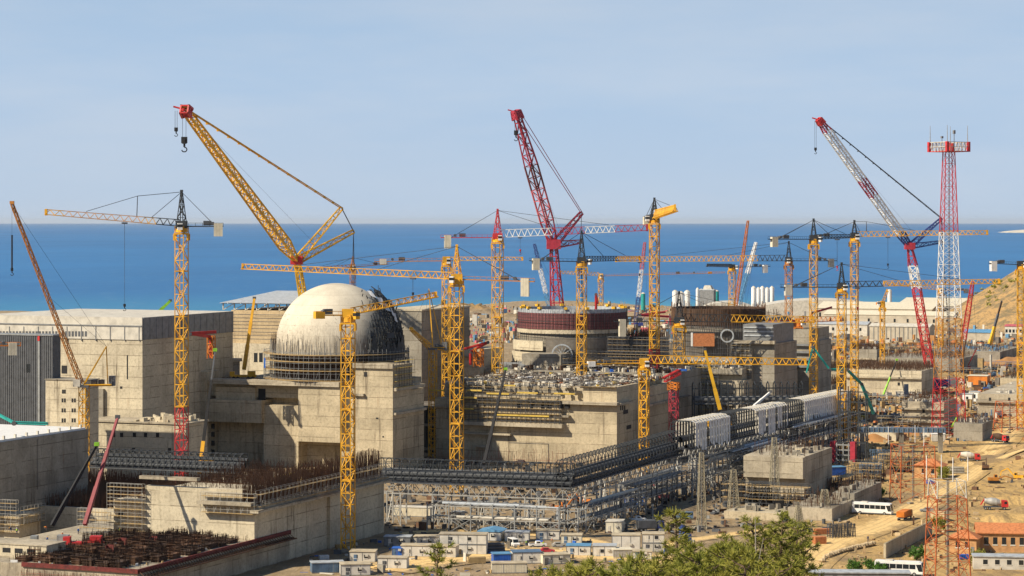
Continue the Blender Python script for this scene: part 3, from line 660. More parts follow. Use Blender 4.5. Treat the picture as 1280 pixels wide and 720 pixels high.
sb.done({'wall': 'concrete_pale', 'window': 'black', 'ledge': 'concrete_grey'})
lw = Bld('storey_block', 'long low concrete block with square windows under the hall and behind the red crane mast', 'building', 232, 870)
lw.mb('wall').box(lw.fx(105), 0, 0, 16, 0, lw.z(531)); lw.mb('ledge').box(lw.fx(105), .5, -.5, 16.5, lw.z(531), lw.z(529))
for px in (140, 150, 166, 180, 195): lw.front('window', px, px + 4, 541, 546.5, 0, .05)
for px in (165, 210): lw.front('window', px, px + 4, 560, 566, 0, .05)
b = MB(); debris(b, lw.fx(170), -2, 1, 14, lw.z(529), 60, .6, 4, 2.6); b.build('debris', M['concrete_pale'], lw.o, kind='stuff')
lw.done({'wall': 'concrete_pale', 'window': 'black', 'ledge': 'concrete_stained'})
tw = Bld('stair_tower', 'narrow concrete stair tower with a flat cap left of the domed building', 'building', 288, 975)
tw.mb('wall').box(tw.fx(238), 0, 0, 8, 0, tw.z(453)); tw.mb('roof').box(tw.fx(234), .8, -.8, 8.5, tw.z(453), tw.z(449)); tw.front('wall', 268, 288, 449, 480, 0, .4)
b = MB(); rebar(b, -13, 0, 0, 10, tw.z(449), 1, 2, 90); b.build('rebar', M['rust'], tw.o, kind='stuff')
tw.done({'wall': 'concrete_grey', 'roof': 'concrete_stained'})
ah = Bld('auxiliary_hall', 'beige banded hall with an open grey roof on trusses behind the dome', 'building', 392, 1062)
ah.mb('wall').box(ah.fx(289), 0, 0, 50, 0, ah.z(389)); ah.front('lower_wall', 289, 350, 430, 470, 0, 1.2)
for i in range(8): ah.front('groove', 289, 392, 394 + i * 4.4, 394.8 + i * 4.4, 0, .06)
for px in (319, 325.5): ah.front('window', px, px + 4.5, 441, 452.5, 0, 1.26)
xl = ah.fx(279); zr = ah.z(389)
for i in range(9):
    x = xl + (0 - xl) * i / 8; q = ah.mb('truss/%d' % i); q.bar((x, 0, zr), (x, 0, zr + 3.4), .3); q.bar((x, .3, zr + 3.0), (x, 40, zr + 6), .25); q.bar((x, 40, zr), (x, 40, zr + 6), .3)
    if i < 8: q.bar((x, 0, zr), (x + (0 - xl) / 8, 0, zr + 3), .2)
n = ah.mb('roof'); n.quad((xl - 1, -2, zr + 3.2), (2, -2, zr + 3.2), (2, 48, zr + 7.4), (xl + 2, 48, zr + 7.4)); n.quad((xl - 1, -2, zr + 2.9), (xl + 2, 48, zr + 7.1), (2, 48, zr + 7.1), (2, -2, zr + 2.9))
for i in range(7): x = xl + (0 - xl) * (i + .5) / 7; n.box(x, x + .4, -2, -1.6, zr + 2.9, zr + 3.5)
b = MB(); b.lattice(ah.W(-27, -3, zr - 1) - ah.C, ah.W(-12, -3, zr) - ah.C, 1.6, 7, .2, .12); 
ah.done({'wall': 'concrete_sand', 'lower_wall': 'concrete_pale', 'groove': 'concrete_dark', 'window': 'glass', 'truss': 'white_dirty', 'roof': 'roof_grey'})
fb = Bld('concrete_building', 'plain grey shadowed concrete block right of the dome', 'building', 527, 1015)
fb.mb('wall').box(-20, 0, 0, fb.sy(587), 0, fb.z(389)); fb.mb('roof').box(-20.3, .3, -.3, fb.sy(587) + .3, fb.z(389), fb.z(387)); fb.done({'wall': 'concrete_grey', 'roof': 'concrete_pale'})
db = Bld('dark_gap_block', 'dark block standing in for the shaded gap between domed building and central building', 'building', 552, 985)  # shade of the gap put into a dark coloured block
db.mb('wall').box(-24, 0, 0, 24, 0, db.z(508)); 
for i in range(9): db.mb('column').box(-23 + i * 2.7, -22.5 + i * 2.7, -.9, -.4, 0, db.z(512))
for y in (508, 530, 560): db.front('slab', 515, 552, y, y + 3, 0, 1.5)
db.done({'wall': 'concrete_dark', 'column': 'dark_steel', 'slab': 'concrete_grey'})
cw = Bld('grey_block', 'grey concrete block with a flat white roof at the lower left edge', 'building', -14, 690)
yR = cw.sy(110); zt = cw.z(553, 0, cw.sy(0)); cw.mb('wall').box(-40, 0, 0, yR, 0, zt); cw.mb('roof').box(-40, -.5, .5, yR - .5, zt, zt + .6); cw.side('seam', 46, 47.2, 549, 612, 0, .1)
for i in range(9): y = yR * (i + .5) / 9; cw.mb('roof_vent').box(-1.4, -.8, y, y + .6, zt + .6, zt + 1.6)
cw.done({'wall': 'concrete_grey', 'roof': 'white', 'seam': 'concrete_dark', 'roof_vent': 'white_dirty'})

# ================================================================== front left: rebar topped building and the slab with column starters
fl = Bld('rebar_building', 'concrete building crowned with a fence of brown rebar and walkways, front left', 'building', 318, 655)
yR = fl.sy(480); xl = fl.fx(142); zt = 17.3
fl.mb('wall').box(xl, 0, 0, yR, 0, zt); fl.mb('wall').box(fl.fx(182), fl.fx(303), 0.02, 2.0, zt, 21.6)
fl.mb('wall').box(fl.fx(182), fl.fx(300), 2, 26, zt, zt + 2.6)
fl.front('ledge', 178, 250, 597, 601, 0, 1.8); fl.front('ledge', 252, 319, 628, 632, 0, 2.6); fl.side('ledge', 318, 480, 632.5, 637, 0, 1.5)
fl.mb('ledge').box(0, 2.6, -2.6, yR, zt - 1.6, zt - .8)
fl.front('pier', 357, 372, 0, 1) if 0 else None
y0, y1 = fl.sy(409), fl.sy(427); fl.mb('wall').box(0, .9, y0, y1, 0, zt - 1.7)
fl.front('opening', 128 + 20, 154, 640, 646, 0, .06)
b, pl = MB(), MB(); scaffold(b, pl, xl - 1, fl.fx(182), -.3, 5, 21, 2, 2.0, 1.6); scaffold(b, pl, fl.fx(255), 1, -.4, zt - 2, zt + 2.5, 2, 2, 1.6); scaffold(b, pl, xl - 9, xl + 1, -3, 3, 14, 2, 2.0, 1.6)
scaffold(b, pl, 0, yR, .4, zt, zt + 3.2, 2.4, 1.6, 1.6, axis='y')
b.build('scaffold', M['galvanised'], fl.o); pl.build('walkway', M['timber'], fl.o)
b = MB()
for yy in (6, 24, 41): b.box(-4.2, -4, yy, yy + 16, zt + 2.4, zt + 2.8)
for yy in (12, 50): b.box(-20, -19.6, yy, yy + 12, zt + 2, zt + 2.5)
b.build('formwork_beam', M['timber_yellow'], fl.o)
b = MB(); 
for x in (-3.0, -1.6, -.6): rebar_line(b, (x, -1), (x, yR), zt, 5.5, 9.0, .30, .07, .22, 6)
for yy in (26, 44, 62): rebar_line(b, (-40, yy), (0, yy), zt, 3.5, 6.5, .35, .06, .25, 4)
rebar(b, -44, -1, 3, yR, zt, 1.5, 4.8, 2600, .06, .3); b.build('rebar', M['rust'], fl.o, kind='stuff')
b = MB(); debris(b, -44, -2, 3, yR, zt, 220, .4, 3.2, .9); b.build('debris', M['rust_dark'], fl.o, kind='stuff')
for x, yy in ((-6, 40), (-2.2, 30)): b = MB(); b.prism([(-1.4, zt), (1.4, zt), (.1, zt + 4.4)], yy, yy + .3); b.v = [(a + x, c, e) for a, c, e in b.v]; b.build('shutter_panel', M['timber'], fl.o)
fl.done({'wall': 'concrete_pale', 'ledge': 'concrete_stained', 'opening': 'black'})
sbk = Bld('foundation_slab', 'slab under construction with rows of dark rebar cages and red edge shuttering in the lower left corner', 'building', 172, 598)
zs = 8.0; yR = sbk.sy(362); xl = -62
sbk.mb('slab').box(xl, 0, 0, yR, 0, zs)
sbk.front('shutter', 26, 172, 703, 708, 0, .5) if 0 else None
sbk.mb('shutter').box(fx0 := sbk.fx(28), .3, -.5, -.02, zs - .7, zs + .4); sbk.mb('shutter').box(.02, .5, 0, yR, zs - .7, zs + .4)
for i in range(60): y = i * yR / 60; sbk.mb('strut').bar((.5, y, zs - .2), (2.2, y, zs - 1.6), .1, k=3); sbk.mb('strut').bar((.3, y, zs - 1.4), (2.2, y, zs - 1.5), .1, k=3)
sbk.mb('strut').box(.5, 2.4, 0, yR, zs - 2.0, zs - 1.7)
b = MB(); rebar_line(b, (0, -.3), (-34, -.3), zs - 3.2, 1.4, 2.2, .5, .05); b.build('rebar', M['rust_red'], sbk.o, kind='stuff')
n = 0
for i in range(9):
    for j in range(9):
        x, y = -3.5 - i * 4.1 + random.gauss(0, .5), 4 + j * 6.4 + random.gauss(0, .7)
        if (i < 1 and j < 2) or random.random() < .06 or n >= 76: continue
        n += 1; b = MB(); h = random.uniform(1.6, 3.2); wx, wy = random.uniform(2.4, 3.8), random.uniform(3.2, 5.4)
        for k in range(64):
            t = random.random(); px_, py_ = ((t - .5) * wx, random.choice((-.5, .5)) * wy) if k % 2 else (random.choice((-.5, .5)) * wx, (t - .5) * wy)
            b.bar((x + px_, y + py_, zs), (x + px_ + random.gauss(0, .06), y + py_, zs + h * random.uniform(.85, 1.2)), .055, k=3)
        cr = [(x - wx / 2, y - wy / 2), (x + wx / 2, y - wy / 2), (x + wx / 2, y + wy / 2), (x - wx / 2, y + wy / 2)]
        for z in (.3, .55, .85):
            for q in range(4): b.bar((*cr[q], zs + h * z), (*cr[(q + 1) % 4], zs + h * z), .07, k=3)
        b.box(x - wx / 2 + .2, x + wx / 2 - .2, y - wy / 2 + .2, y + wy / 2 - .2, zs, zs + h * .55)
        b.build('rebar_cage', M['rust_dark' if random.random() < .6 else 'rust'], sbk.o)
b = MB()
for x, y in ((-20, 20), (-24, 33), (-18, 39)): b.box(x - .9, x + .9, y - .1, y + .1, zs, zs + 3); b.box(x - .9, x - .8, y - 1.2, y + .1, zs, zs + 2.8)
b.build('shutter_panel', M['shutter_red'], sbk.o)
b = MB(); rebar(b, -40, -1, 2, yR, zs, .6, 1.8, 1000, .055); b.build('rebar', M['rust'], sbk.o, kind='stuff')
b = MB(); debris(b, -38, -1, 1, yR, zs, 160, .3, 1.6, .5); b.build('debris', M['timber'], sbk.o, kind='stuff')
b = MB(); debris(b, -38, -1, 1, yR, zs, 60, .4, 1.8, .6); b.build('debris', M['tarp_white'], sbk.o, kind='stuff')
sbk.done({'slab': 'concrete_stained', 'shutter': 'shutter_red', 'strut': 'rust'})
b1 = Bld('concrete_hut', 'low cream concrete box with three dark openings on the rebar slab', 'hut', 58, 618, z=8)
b1.mb('wall').box(-22, 0, 0, 9, 0, 3.3); b1.mb('roof').box(-22.2, .2, -.2, 9.2, 3.3, 3.6)
for x in (-3.5, -7.2, -10.9, -14.5): b1.mb('opening').box(x - 2.4, x, -.06, .05, 1.2, 2.4)
b1.done({'wall': 'concrete_pale', 'roof': 'concrete_stained', 'opening': 'black'})
b2 = Bld('concrete_pier', 'short concrete pier wrapped with scaffold at the left edge above the slab', 'building', 24, 690)
b2.mb('wall').box(-10, 0, 0, 11, 0, b2.z(645)); b2.front('opening', 5, 8, 651, 655, 0, .06)
b, pl = MB(), MB(); scaffold(b, pl, -11, 0, -.4, 6, 14, 1.8, 1.8, 1.2); scaffold(b, pl, 0, 11, .4, 8, 12, 1.8, 1.8, 1.2, axis='y'); b.build('scaffold', M['galvanised'], b2.o); pl.build('walkway', M['timber'], b2.o); b2.done({'wall': 'concrete_pale', 'opening': 'black'})
b3 = Bld('rebar_field', 'wide field of brown starter bars between the grey block and the front left building', 'rebar field', 150, 705)
b3.mb('slab').box(-64, 0, 0, 70, 0, 9); b = MB(); rebar(b, -64, 0, 0, 70, 9, 2.5, 5.5, 5000, .09, .4); b.build('rebar', M['rust'], b3.o, kind='stuff')
b3.mb('kerb_wall').box(-30, 0, -1, -.02, 0, 10.5)
b3.done({'slab': 'rust_dark', 'kerb_wall': 'concrete_pale'})
# ================================================================== tower cranes
def hook(b, p, s=1.0):
    b.bar(p, p + Vector((0, 0, -1.0 * s)), .45 * s, k=6, cap=True); b.bar(p + Vector((0, 0, -1 * s)), p + Vector((0, 0, -1.6 * s)), .2 * s, k=5, cap=True)
    q = p + Vector((0, 0, -1.6 * s)); pts = [q + Vector((.5 * s * math.sin(a), 0, -.45 * s + .45 * s * math.cos(a))) for a in (0, .9, 1.8, 2.7, 3.6, 4.5)]; b.path(pts, .11 * s, 5)
def tower_crane(label, mx, D, yh, z0=0.0, mw=2.6, jib=None, cj=None, apex=None, mast=(('yellow', 1.0),), jibc=(('yellow', 0, 1),), head='dark_steel', cjm='dark_steel',
                cw='cream', jh=2.0, jw=1.6, tie='rope', drop=None, trol=.5, post=None, cwh=5.5, hookm='black', thick=1.0, cabm='white', group='tower cranes over the site'):
    base = Vector(((mx - 640) / F * D, D, z0)); t = thing('tower_crane', label, 'crane', base, 0, group)
    Hd = P(mx, yh, D); zj = Hd.z; ht = zj - z0; r, rd = .205 * thick, .13 * thick
    a = 0.0
    for mt, f in mast:
        p, q = base + Vector((0, 0, ht * a)), base + Vector((0, 0, ht * f)); n = max(2, round((q - p).length / (mw * 1.15)))
        b = MB(); b.lattice(p, q, mw, n, r, rd); 
        for k in range(0, n, 6): b.box(base.x - mw * .56, base.x + mw * .56, base.y - mw * .56, base.y + mw * .56, p.z + k * (q.z - p.z) / n, p.z + k * (q.z - p.z) / n + .35)
        b.build('mast', M[mt], t, True); a = f
    b = MB(); b.cbox(base, mw * 2, mw * 2, .8); b.build('footing', M['concrete_grey'], t, True)
    b = MB(); b.bar((base.x + mw * .2, base.y, z0), (base.x + mw * .2, base.y, zj - 2), .12, k=4); b.build('ladder', M['grey_dark'], t, True)
    b = MB(); b.cyl(Hd + Vector((0, 0, -1.9)), mw * .62, 1.3, 12); b.cbox(Hd + Vector((0, 0, -2.6)), mw * 1.45, mw * 1.45, .5); 
    for k in range(4): b.cbox(Hd + Vector((mw * .7 * (1 if k % 2 else -1), mw * .7 * (1 if k > 1 else -1), -4.5)), .5, .5, 2)
    b.build('slewing_ring', M[mast[-1][0]], t, True)
    b = MB(); b.cbox(Hd + Vector((0, 0, -.6)), mw * 1.1, mw * 1.1, 2.4); b.build('slewing_platform', M[head], t, True)
    J = P(*jib); d = (J - Hd); L = d.length; d.normalize(); side = d.cross(Vector((0, 0, 1))).normalized()
    if side.y > 0: side = -side
    c = Hd + side * (mw * .95) + d * .8; b = MB(); b.cbox(c + Vector((0, 0, -1.2)), 1.5, 1.5, 2.2, math.atan2(d.y, d.x)); cab = b.build('cab', M[cabm], t, True)
    b = MB(); b.cbox(c + Vector((0, 0, -.3)), 1.56, 1.56, .9, math.atan2(d.y, d.x)); b.build('window', M['glass'], cab, False); b2 = cab.children[0]
    for v in b2.data.vertices: v.co -= t.location
    A = None
    if apex: 
        A = P(mx, apex, D); b = MB(); b.lattice(Hd + Vector((0, 0, .8)), A, mw * .75, max(3, round((A - Hd).length / 2.2)), r * .9, rd, .4); b.cbox(A, .9, .9, .7); b.build('tower_head', M[head], t, True)
    for mt, f0, f1 in jibc:
        p, q = Hd + d * (L * f0 + (1.2 if f0 == 0 else 0)), Hd + d * L * f1; n = max(2, round((q - p).length / 2.6))
        b = MB(); b.trilat(p, q, jw, jh * (1 - .25 * f0), n, .18 * thick, .11 * thick, jh * (1 - .25 * f1)); b.build('jib', M[mt], t, True)
    b = MB(); e = J - d * .4; b.cbox(e + Vector((0, 0, -.3)), .8, .8, jh * .8 + .4); b.build('jib_end', M[jibc[-1][0]], t, True)
    if cj:
        C = P(*cj); dc = (C - Hd); Lc = dc.length; dc.normalize(); sd = dc.cross(Vector((0, 0, 1))).normalized()
        b = MB()
        for s in (-1, 1): b.bar(Hd + sd * s * .8, C + sd * s * .8, .24); b.bar(Hd + sd * s * .9 + Vector((0, 0, 1.1)), C + sd * s * .9 + Vector((0, 0, 1.1)), .07)
        n = max(3, int(Lc / 2))
        for k in range(n + 1): p = Hd + dc * Lc * k / n; b.bar(p - sd * .8, p + sd * .8, .12); [b.bar(p + sd * s * .9, p + sd * s * .9 + Vector((0, 0, 1.1)), .05) for s in (-1, 1)]
        b.quad(Hd + sd * .8, Hd - sd * .8, C - sd * .8, C + sd * .8); b.build('counter_jib', M[cjm], t, True)
        p = Hd + dc * Lc * .88; b = MB(); az = math.atan2(dc.y, dc.x); 
        for k in (-1, 0, 1): b.cbox(p + dc * k * .95 + Vector((0, 0, -cwh + 1)), .9, 2.2, cwh, az)
        b.build('counterweight', M[cw], t, True)
        b = MB(); b.cbox(Hd + dc * Lc * .62 + Vector((0, 0, .3)), 2.6, 1.4, 1.5, az); b.bar(Hd + dc * Lc * .75 - sd + Vector((0, 0, .9)), Hd + dc * Lc * .75 + sd + Vector((0, 0, .9)), .6, k=10, cap=True); b.build('hoist_winch', M['grey_dark'], t, True)
    if A is not None and tie:
        b = MB()
        pk = None
        if post: 
            k = Hd + d * L * post[0] + Vector((0, 0, jh)); pk = P(*post[1]) ; b.bar(k + side * .4, pk, .14); b.bar(k - side * .4, pk, .14); b.bar(A, pk, .13); b.bar(pk, Hd + d * L * post[2] + Vector((0, 0, jh)), .12); b.bar(A, Hd + d * L * post[3] + Vector((0, 0, jh)), .12)
        else:
            for f in (.36, .74): b.bar(A, Hd + d * L * f + Vector((0, 0, jh * .95)), .11)
        if cj:
            for s in (-1, 1): b.bar(A, Hd + dc * Lc * .82 + sd * s * .8, .11)
        b.build('tie_bars', M[tie], t, True)
    if drop:
        p = Hd + d * L * trol + Vector((0, 0, -.3)); b = MB(); b.cbox(p + Vector((0, 0, -.5)), 1.8, 1.6, .5, math.atan2(d.y, d.x)); b.build('trolley', M['grey_dark'], t, True)
        q = p + Vector((0, 0, -drop)); b = MB(); [b.bar(p + side * s * .3, q, .045, k=3) for s in (-1, 1)]; b.build('hoist_rope', M['rope'], t, True)
        b = MB(); hook(b, q, .9); b.build('hook_block', M[hookm], t, True)
    return t
Y = 'yellow'
tower_crane('yellow tower crane at left with black peak, faded jib and red mast foot', 227, 770, 283, 0, 3.1, (56, 268, 760), (279, 283, 772), 240,
    (('red', .38), (Y, 1)), (('dark_steel', 0, .19), ('yellow_pale', .19, .30), ('jib_faded', .30, .86), (Y, .86, 1)), cwh=4.2, jh=2.1, drop=26, trol=.42, post=(.33, (172, 245, 765), .7, .22))
tower_crane('yellow crane in front of the dome with jib crossing the dome to the right', 435, 690, 394, 0, 3.0, (546, 371, 712), (394, 394, 686), None,
    ((Y, 1),), ((Y, 0, 1),), head=Y, cjm=Y, cw=Y, jh=1.9, cwh=2.0, cabm='yellow')
tower_crane('yellow crane with white head box and long yellow jib reaching left over the dome', 571, 830, 349, 0, 3.6, (302, 336, 850), (668, 352, 826), 308,
    ((Y, 1),), ((Y, 0, 1),), head=Y, cjm='orange_brown', tie='rope', jh=2.3, cwh=6.2, drop=5, trol=.2)
tower_crane('slender yellow crane mast close behind the white headed crane with a thin distant jib', 558, 1010, 326, 0, 2.9, (654, 325, 1012), (468, 327, 1008), None,
    ((Y, 1),), ((Y, 0, 1),), head=Y, cjm='orange_brown', cw='white_dirty', jh=1.6, cwh=2.2)
tower_crane('tower crane with red peak and red and white banded jib over the central building', 622, 1000, 297, 30, 3.7, (810, 288, 1004), (551, 297, 998), 263,
    ((Y, 1),), (('white', 0, .22), ('white', .22, .36), ('red_crimson', .36, .58), ('white', .58, .78), ('red_crimson', .78, 1)), head='red', cjm='red', jh=3.2, cwh=5.5, drop=5, trol=.15, hookm='red')
tower_crane('yellow tower crane with black peak in front of the maroon ring reactor wall', 727, 990, 327, 30, 3.3, (800, 325, 1040), (662, 326, 985), 290,
    ((Y, 1),), (('dark_steel', 0, .6), (Y, .6, 1)), jh=2.2, cwh=4.8)
tower_crane('yellow crane with red mast foot whose foreshortened jib tilts up to the right', 818, 1010, 273, 0, 3.3, (844, 264, 965), (806, 274, 1030), 249,
    (('red', .43), (Y, 1)), ((Y, 0, 1),), jh=3.4, jw=2.2, cwh=3.5, thick=1.3)
tower_crane('small yellow crane far back near the silos with grey counter jib pointing right', 915, 1500, 334, 0, 3.4, (884, 333, 1440), (962, 333, 1510), None,
    ((Y, 1),), (('dark_steel', 0, 1),), cw='white', jh=2.0, cwh=5, cabm='white')
tower_crane('brown tower crane with black peak and very long yellow jib to the left', 986, 1250, 326, 0, 3.2, (769, 327, 1240), (1046, 326, 1254), 303,
    (('orange_brown', 1),), (('dark_steel', 0, .18), (Y, .18, 1)), cw='grey_mid', jh=3.0, cwh=4.4, drop=6, trol=.86)
tower_crane('yellow crane with dark left arm and pale counterweight, mast behind the teal pump', 1017, 1060, 299, 0, 3.0, (1070, 297, 1090), (961, 299, 1052), 275,
    ((Y, 1),), (('dark_steel', 0, 1),), jh=2.0, cwh=4.4, drop=12, trol=.55, hookm='red')
tower_crane('yellow tower crane with long plain jib reaching right behind the communication tower', 1068, 1080, 296, 0, 3.0, (1235, 293, 1084), (1012, 297, 1078), 277,
    ((Y, 1),), ((Y, 0, 1),), jh=2.4, cwh=2.6, post=(.09, (1083, 277, 1080), .45, .04), drop=12, trol=.25)
tower_crane('yellow tower crane with dark peak standing at the end of the white wrapped gallery', 1052, 990, 359, 0, 3.1, (1250, 354, 1000), (976, 359, 985), 330,
    ((Y, 1),), (('dark_steel', 0, .13), ('dark_steel', .13, .26), (Y, .26, 1)), jh=2.3, cwh=4.4, cw='white_dirty', drop=8, trol=.1, hookm='red')
tower_crane('stocky yellow tower crane with dark peak and big cream counterweight hanging at its left', 849, 1043, 402, 26, 4.0, (1018, 403, 1049), (768, 402, 1036), 366,
    ((Y, 1),), (('dark_steel', 0, .38), (Y, .38, 1)), jh=3.4, cwh=7.4)
tower_crane('low yellow flat top crane with long level jib across the central building shaded side', 805, 905, 454, 0, 3.0, (1008, 456, 910), (730, 455, 900), None,
    ((Y, 1),), ((Y, 0, 1),), head=Y, cjm=Y, cw='white', jh=3.0, jw=1.8, cwh=2.0, thick=1.2)
tower_crane('orange topped crane with red mast and short jib beside the ribbed concrete block', 998, 1130, 403, 0, 2.6, (1052, 401, 1140), (962, 404, 1125), None,
    (('red', .94), ('orange', 1)), (('orange', 0, 1),), head='orange', cjm='red', cw='red', jh=2.6, cwh=1.5)
tower_crane('pale yellow crane far off behind the sheds with its jib folded up', 1103, 1450, 380, 0, 2.6, (1109, 364, 1440), (1098, 380, 1452), None,
    ((Y, 1),), ((Y, 0, 1),), head=Y, cjm=Y, cw='orange', jh=1.8, cwh=1.4)
tower_crane('yellow tower crane at the right edge with white counterweight over the rocky hill', 1276, 1100, 331, 0, 2.9, (1420, 332, 1120), (1237, 329, 1096), None,
    ((Y, 1),), ((Y, 0, 1),), jh=2.2, cwh=4.6, cw='white')
tower_crane('thin yellow crane far back at the harbour with a faint jib over the sea', 751, 1750, 345, 0, 3.0, (700, 342, 1740), (906, 341, 1760), None,
    ((Y, 1),), ((Y, 0, 1),), head=Y, cjm='orange_brown', cw='orange_brown', jh=2.6, cwh=1.5)
tower_crane('small yellow crane far right below the hill with level jib', 1176, 1650, 363, 0, 3.2, (1104, 355, 1640), (1212, 363, 1655), None,
    ((Y, 1),), ((Y, 0, 1),), head=Y, cjm='orange_brown', cw='grey_mid', jh=2.2, cwh=3)
tower_crane('distant thin orange crane behind the dome top', 441, 1500, 334, 0, 2.8, (384, 338, 1480), (486, 330, 1510), 322,
    (('orange_brown', 1),), (('orange_brown', 0, 1),), head='orange_brown', cjm='orange_brown', cw='orange_brown', jh=1.8, cwh=1.4)
tower_crane('crane whose cream counterweight pokes in at the left edge over the dark clad building', -62, 800, 432, 0, 2.8, (-160, 431, 790), (26, 432, 806), None,
    ((Y, 1),), ((Y, 0, 1),), head=Y, cjm='orange', cw='cream', jh=2.0, cwh=4.2)
# red mast still being raised, without a jib
t = thing('tower_crane_mast', 'red crane mast with an orange collar and no jib right of the central building', 'crane', G(842, 573), 0); bs = t.location; top = P(842, 478, bs.y)
b = MB(); b.lattice(bs, Vector((bs.x, bs.y, top.z - 3)), 3.0, 10, .22, .12); b.build('mast', M['red_crimson'], t, True)
b = MB(); b.lattice(Vector((bs.x, bs.y, top.z - 3)), top, 3.9, 2, .25, .2, x=True); b.build('climbing_collar', M['orange'], t, True)
b = MB(); b.lattice(top + Vector((-4, -1, 1)), top + Vector((2.4, 1, 4.2)), 1.8, 4, .3, .2); b.build('placing_boom', M['red'], t, True)
# luffing crane, far left
def luffing(label, mx, D, yh, z0, tip, mw=2.5, mast='yellow', jm='orange_brown', A=None, cjp=None, hook_to=None, jibw=1.5):
    base = Vector(((mx - 640) / F * D, D, z0)); t = thing('luffing_crane', label, 'crane', base, 0); Hd = P(mx, yh, D)
    b = MB(); b.lattice(base, Hd, mw, round((Hd.z - z0) / mw), .2, .11); b.build('mast', M[mast], t, True)
    b = MB(); b.cbox(Hd, mw * 1.5, mw * 1.5, .8); b.build('slewing_platform', M['grey_dark'], t, True)
    T = P(*tip); b = MB(); b.lattice(Hd + Vector((-.8, 0, .8)), T, jibw, round((T - Hd).length / 2.3), .17, .09, .8); b.build('jib', M[jm], t, True)
    C = P(*cjp); b = MB(); b.bar(Hd + Vector((0, -1, .6)), C + Vector((0, -1, .6)), .3); b.bar(Hd + Vector((0, 1, .6)), C + Vector((0, 1, .6)), .3); b.box(Hd.x, C.x, Hd.y - 1.4, Hd.y + 1.4, Hd.z + .8, Hd.z + 1.0); b.build('counter_jib', M[mast], t, True)
    ap = P(*A); b = MB(); b.bar(Hd + Vector((0, -.9, 1)), ap, .26); b.bar(Hd + Vector((0, .9, 1)), ap, .26); q = Hd.lerp(C, .8); b.bar(q + Vector((0, 0, 1)), ap, .22); b.build('a_frame', M[mast], t, True)
    b = MB(); b.bar(ap, T, .05); b.bar(ap, Hd.lerp(T, .5), .05); b.build('luffing_rope', M['rope'], t, True)
    b = MB(); p = Hd + Vector((-2.2, -1, .3)); b.cbox(p, 2.4, 2, 2.4); b.build('cab', M['white_dirty'], t, True)
    b = MB(); 
    for f in (.35, .6): p = Hd.lerp(C, f) + Vector((0, -.4, 1)); b.cbox(p, 1.8, 2, 1.6); b.bar(p + Vector((0, -1.2, .9)), p + Vector((0, 1.2, .9)), .8, k=10, cap=True)
    b.build('winch', M['grey_dark'], t, True); p = Hd.lerp(C, .95); b = MB(); [b.cbox(p + Vector((k * .7, 0, .5)), .6, 2.4, 3.4) for k in (-1, 0, 1)]; b.build('counterweight', M['grey_mid'], t, True)
    b = MB(); b.cbox(T, 1.4, 1.0, 1.0); b.build('jib_head', M[jm], t, True)
    if hook_to: q = P(*hook_to); q.x, q.y = T.x, T.y; b = MB(); b.bar(T, q, .05, k=3); b.build('hoist_rope', M['rope'], t, True); b = MB(); b.bar(q, q + Vector((0, 0, 11)), .28, k=6, cap=True); hook(b, q, 1); b.build('hook_block', M['black'], t, True)
    return t
luffing('luffing crane at far left with long thin orange boom leaning left', 105, 815, 484, 0, (15, 255, 800), A=(133, 433, 815), cjp=(142, 484, 820), hook_to=(16, 335, 800))
t = luffing('yellow luffing crane right of the dome with its A shaped frame', 541, 960, 437, 0, (514, 412, 950), A=(536, 361, 962), cjp=(556, 440, 962), jm='yellow', jibw=1.8)
for c in list(t.children):
    if c.name.split('.')[0] in ('cab',): bpy.data.objects.remove(c)

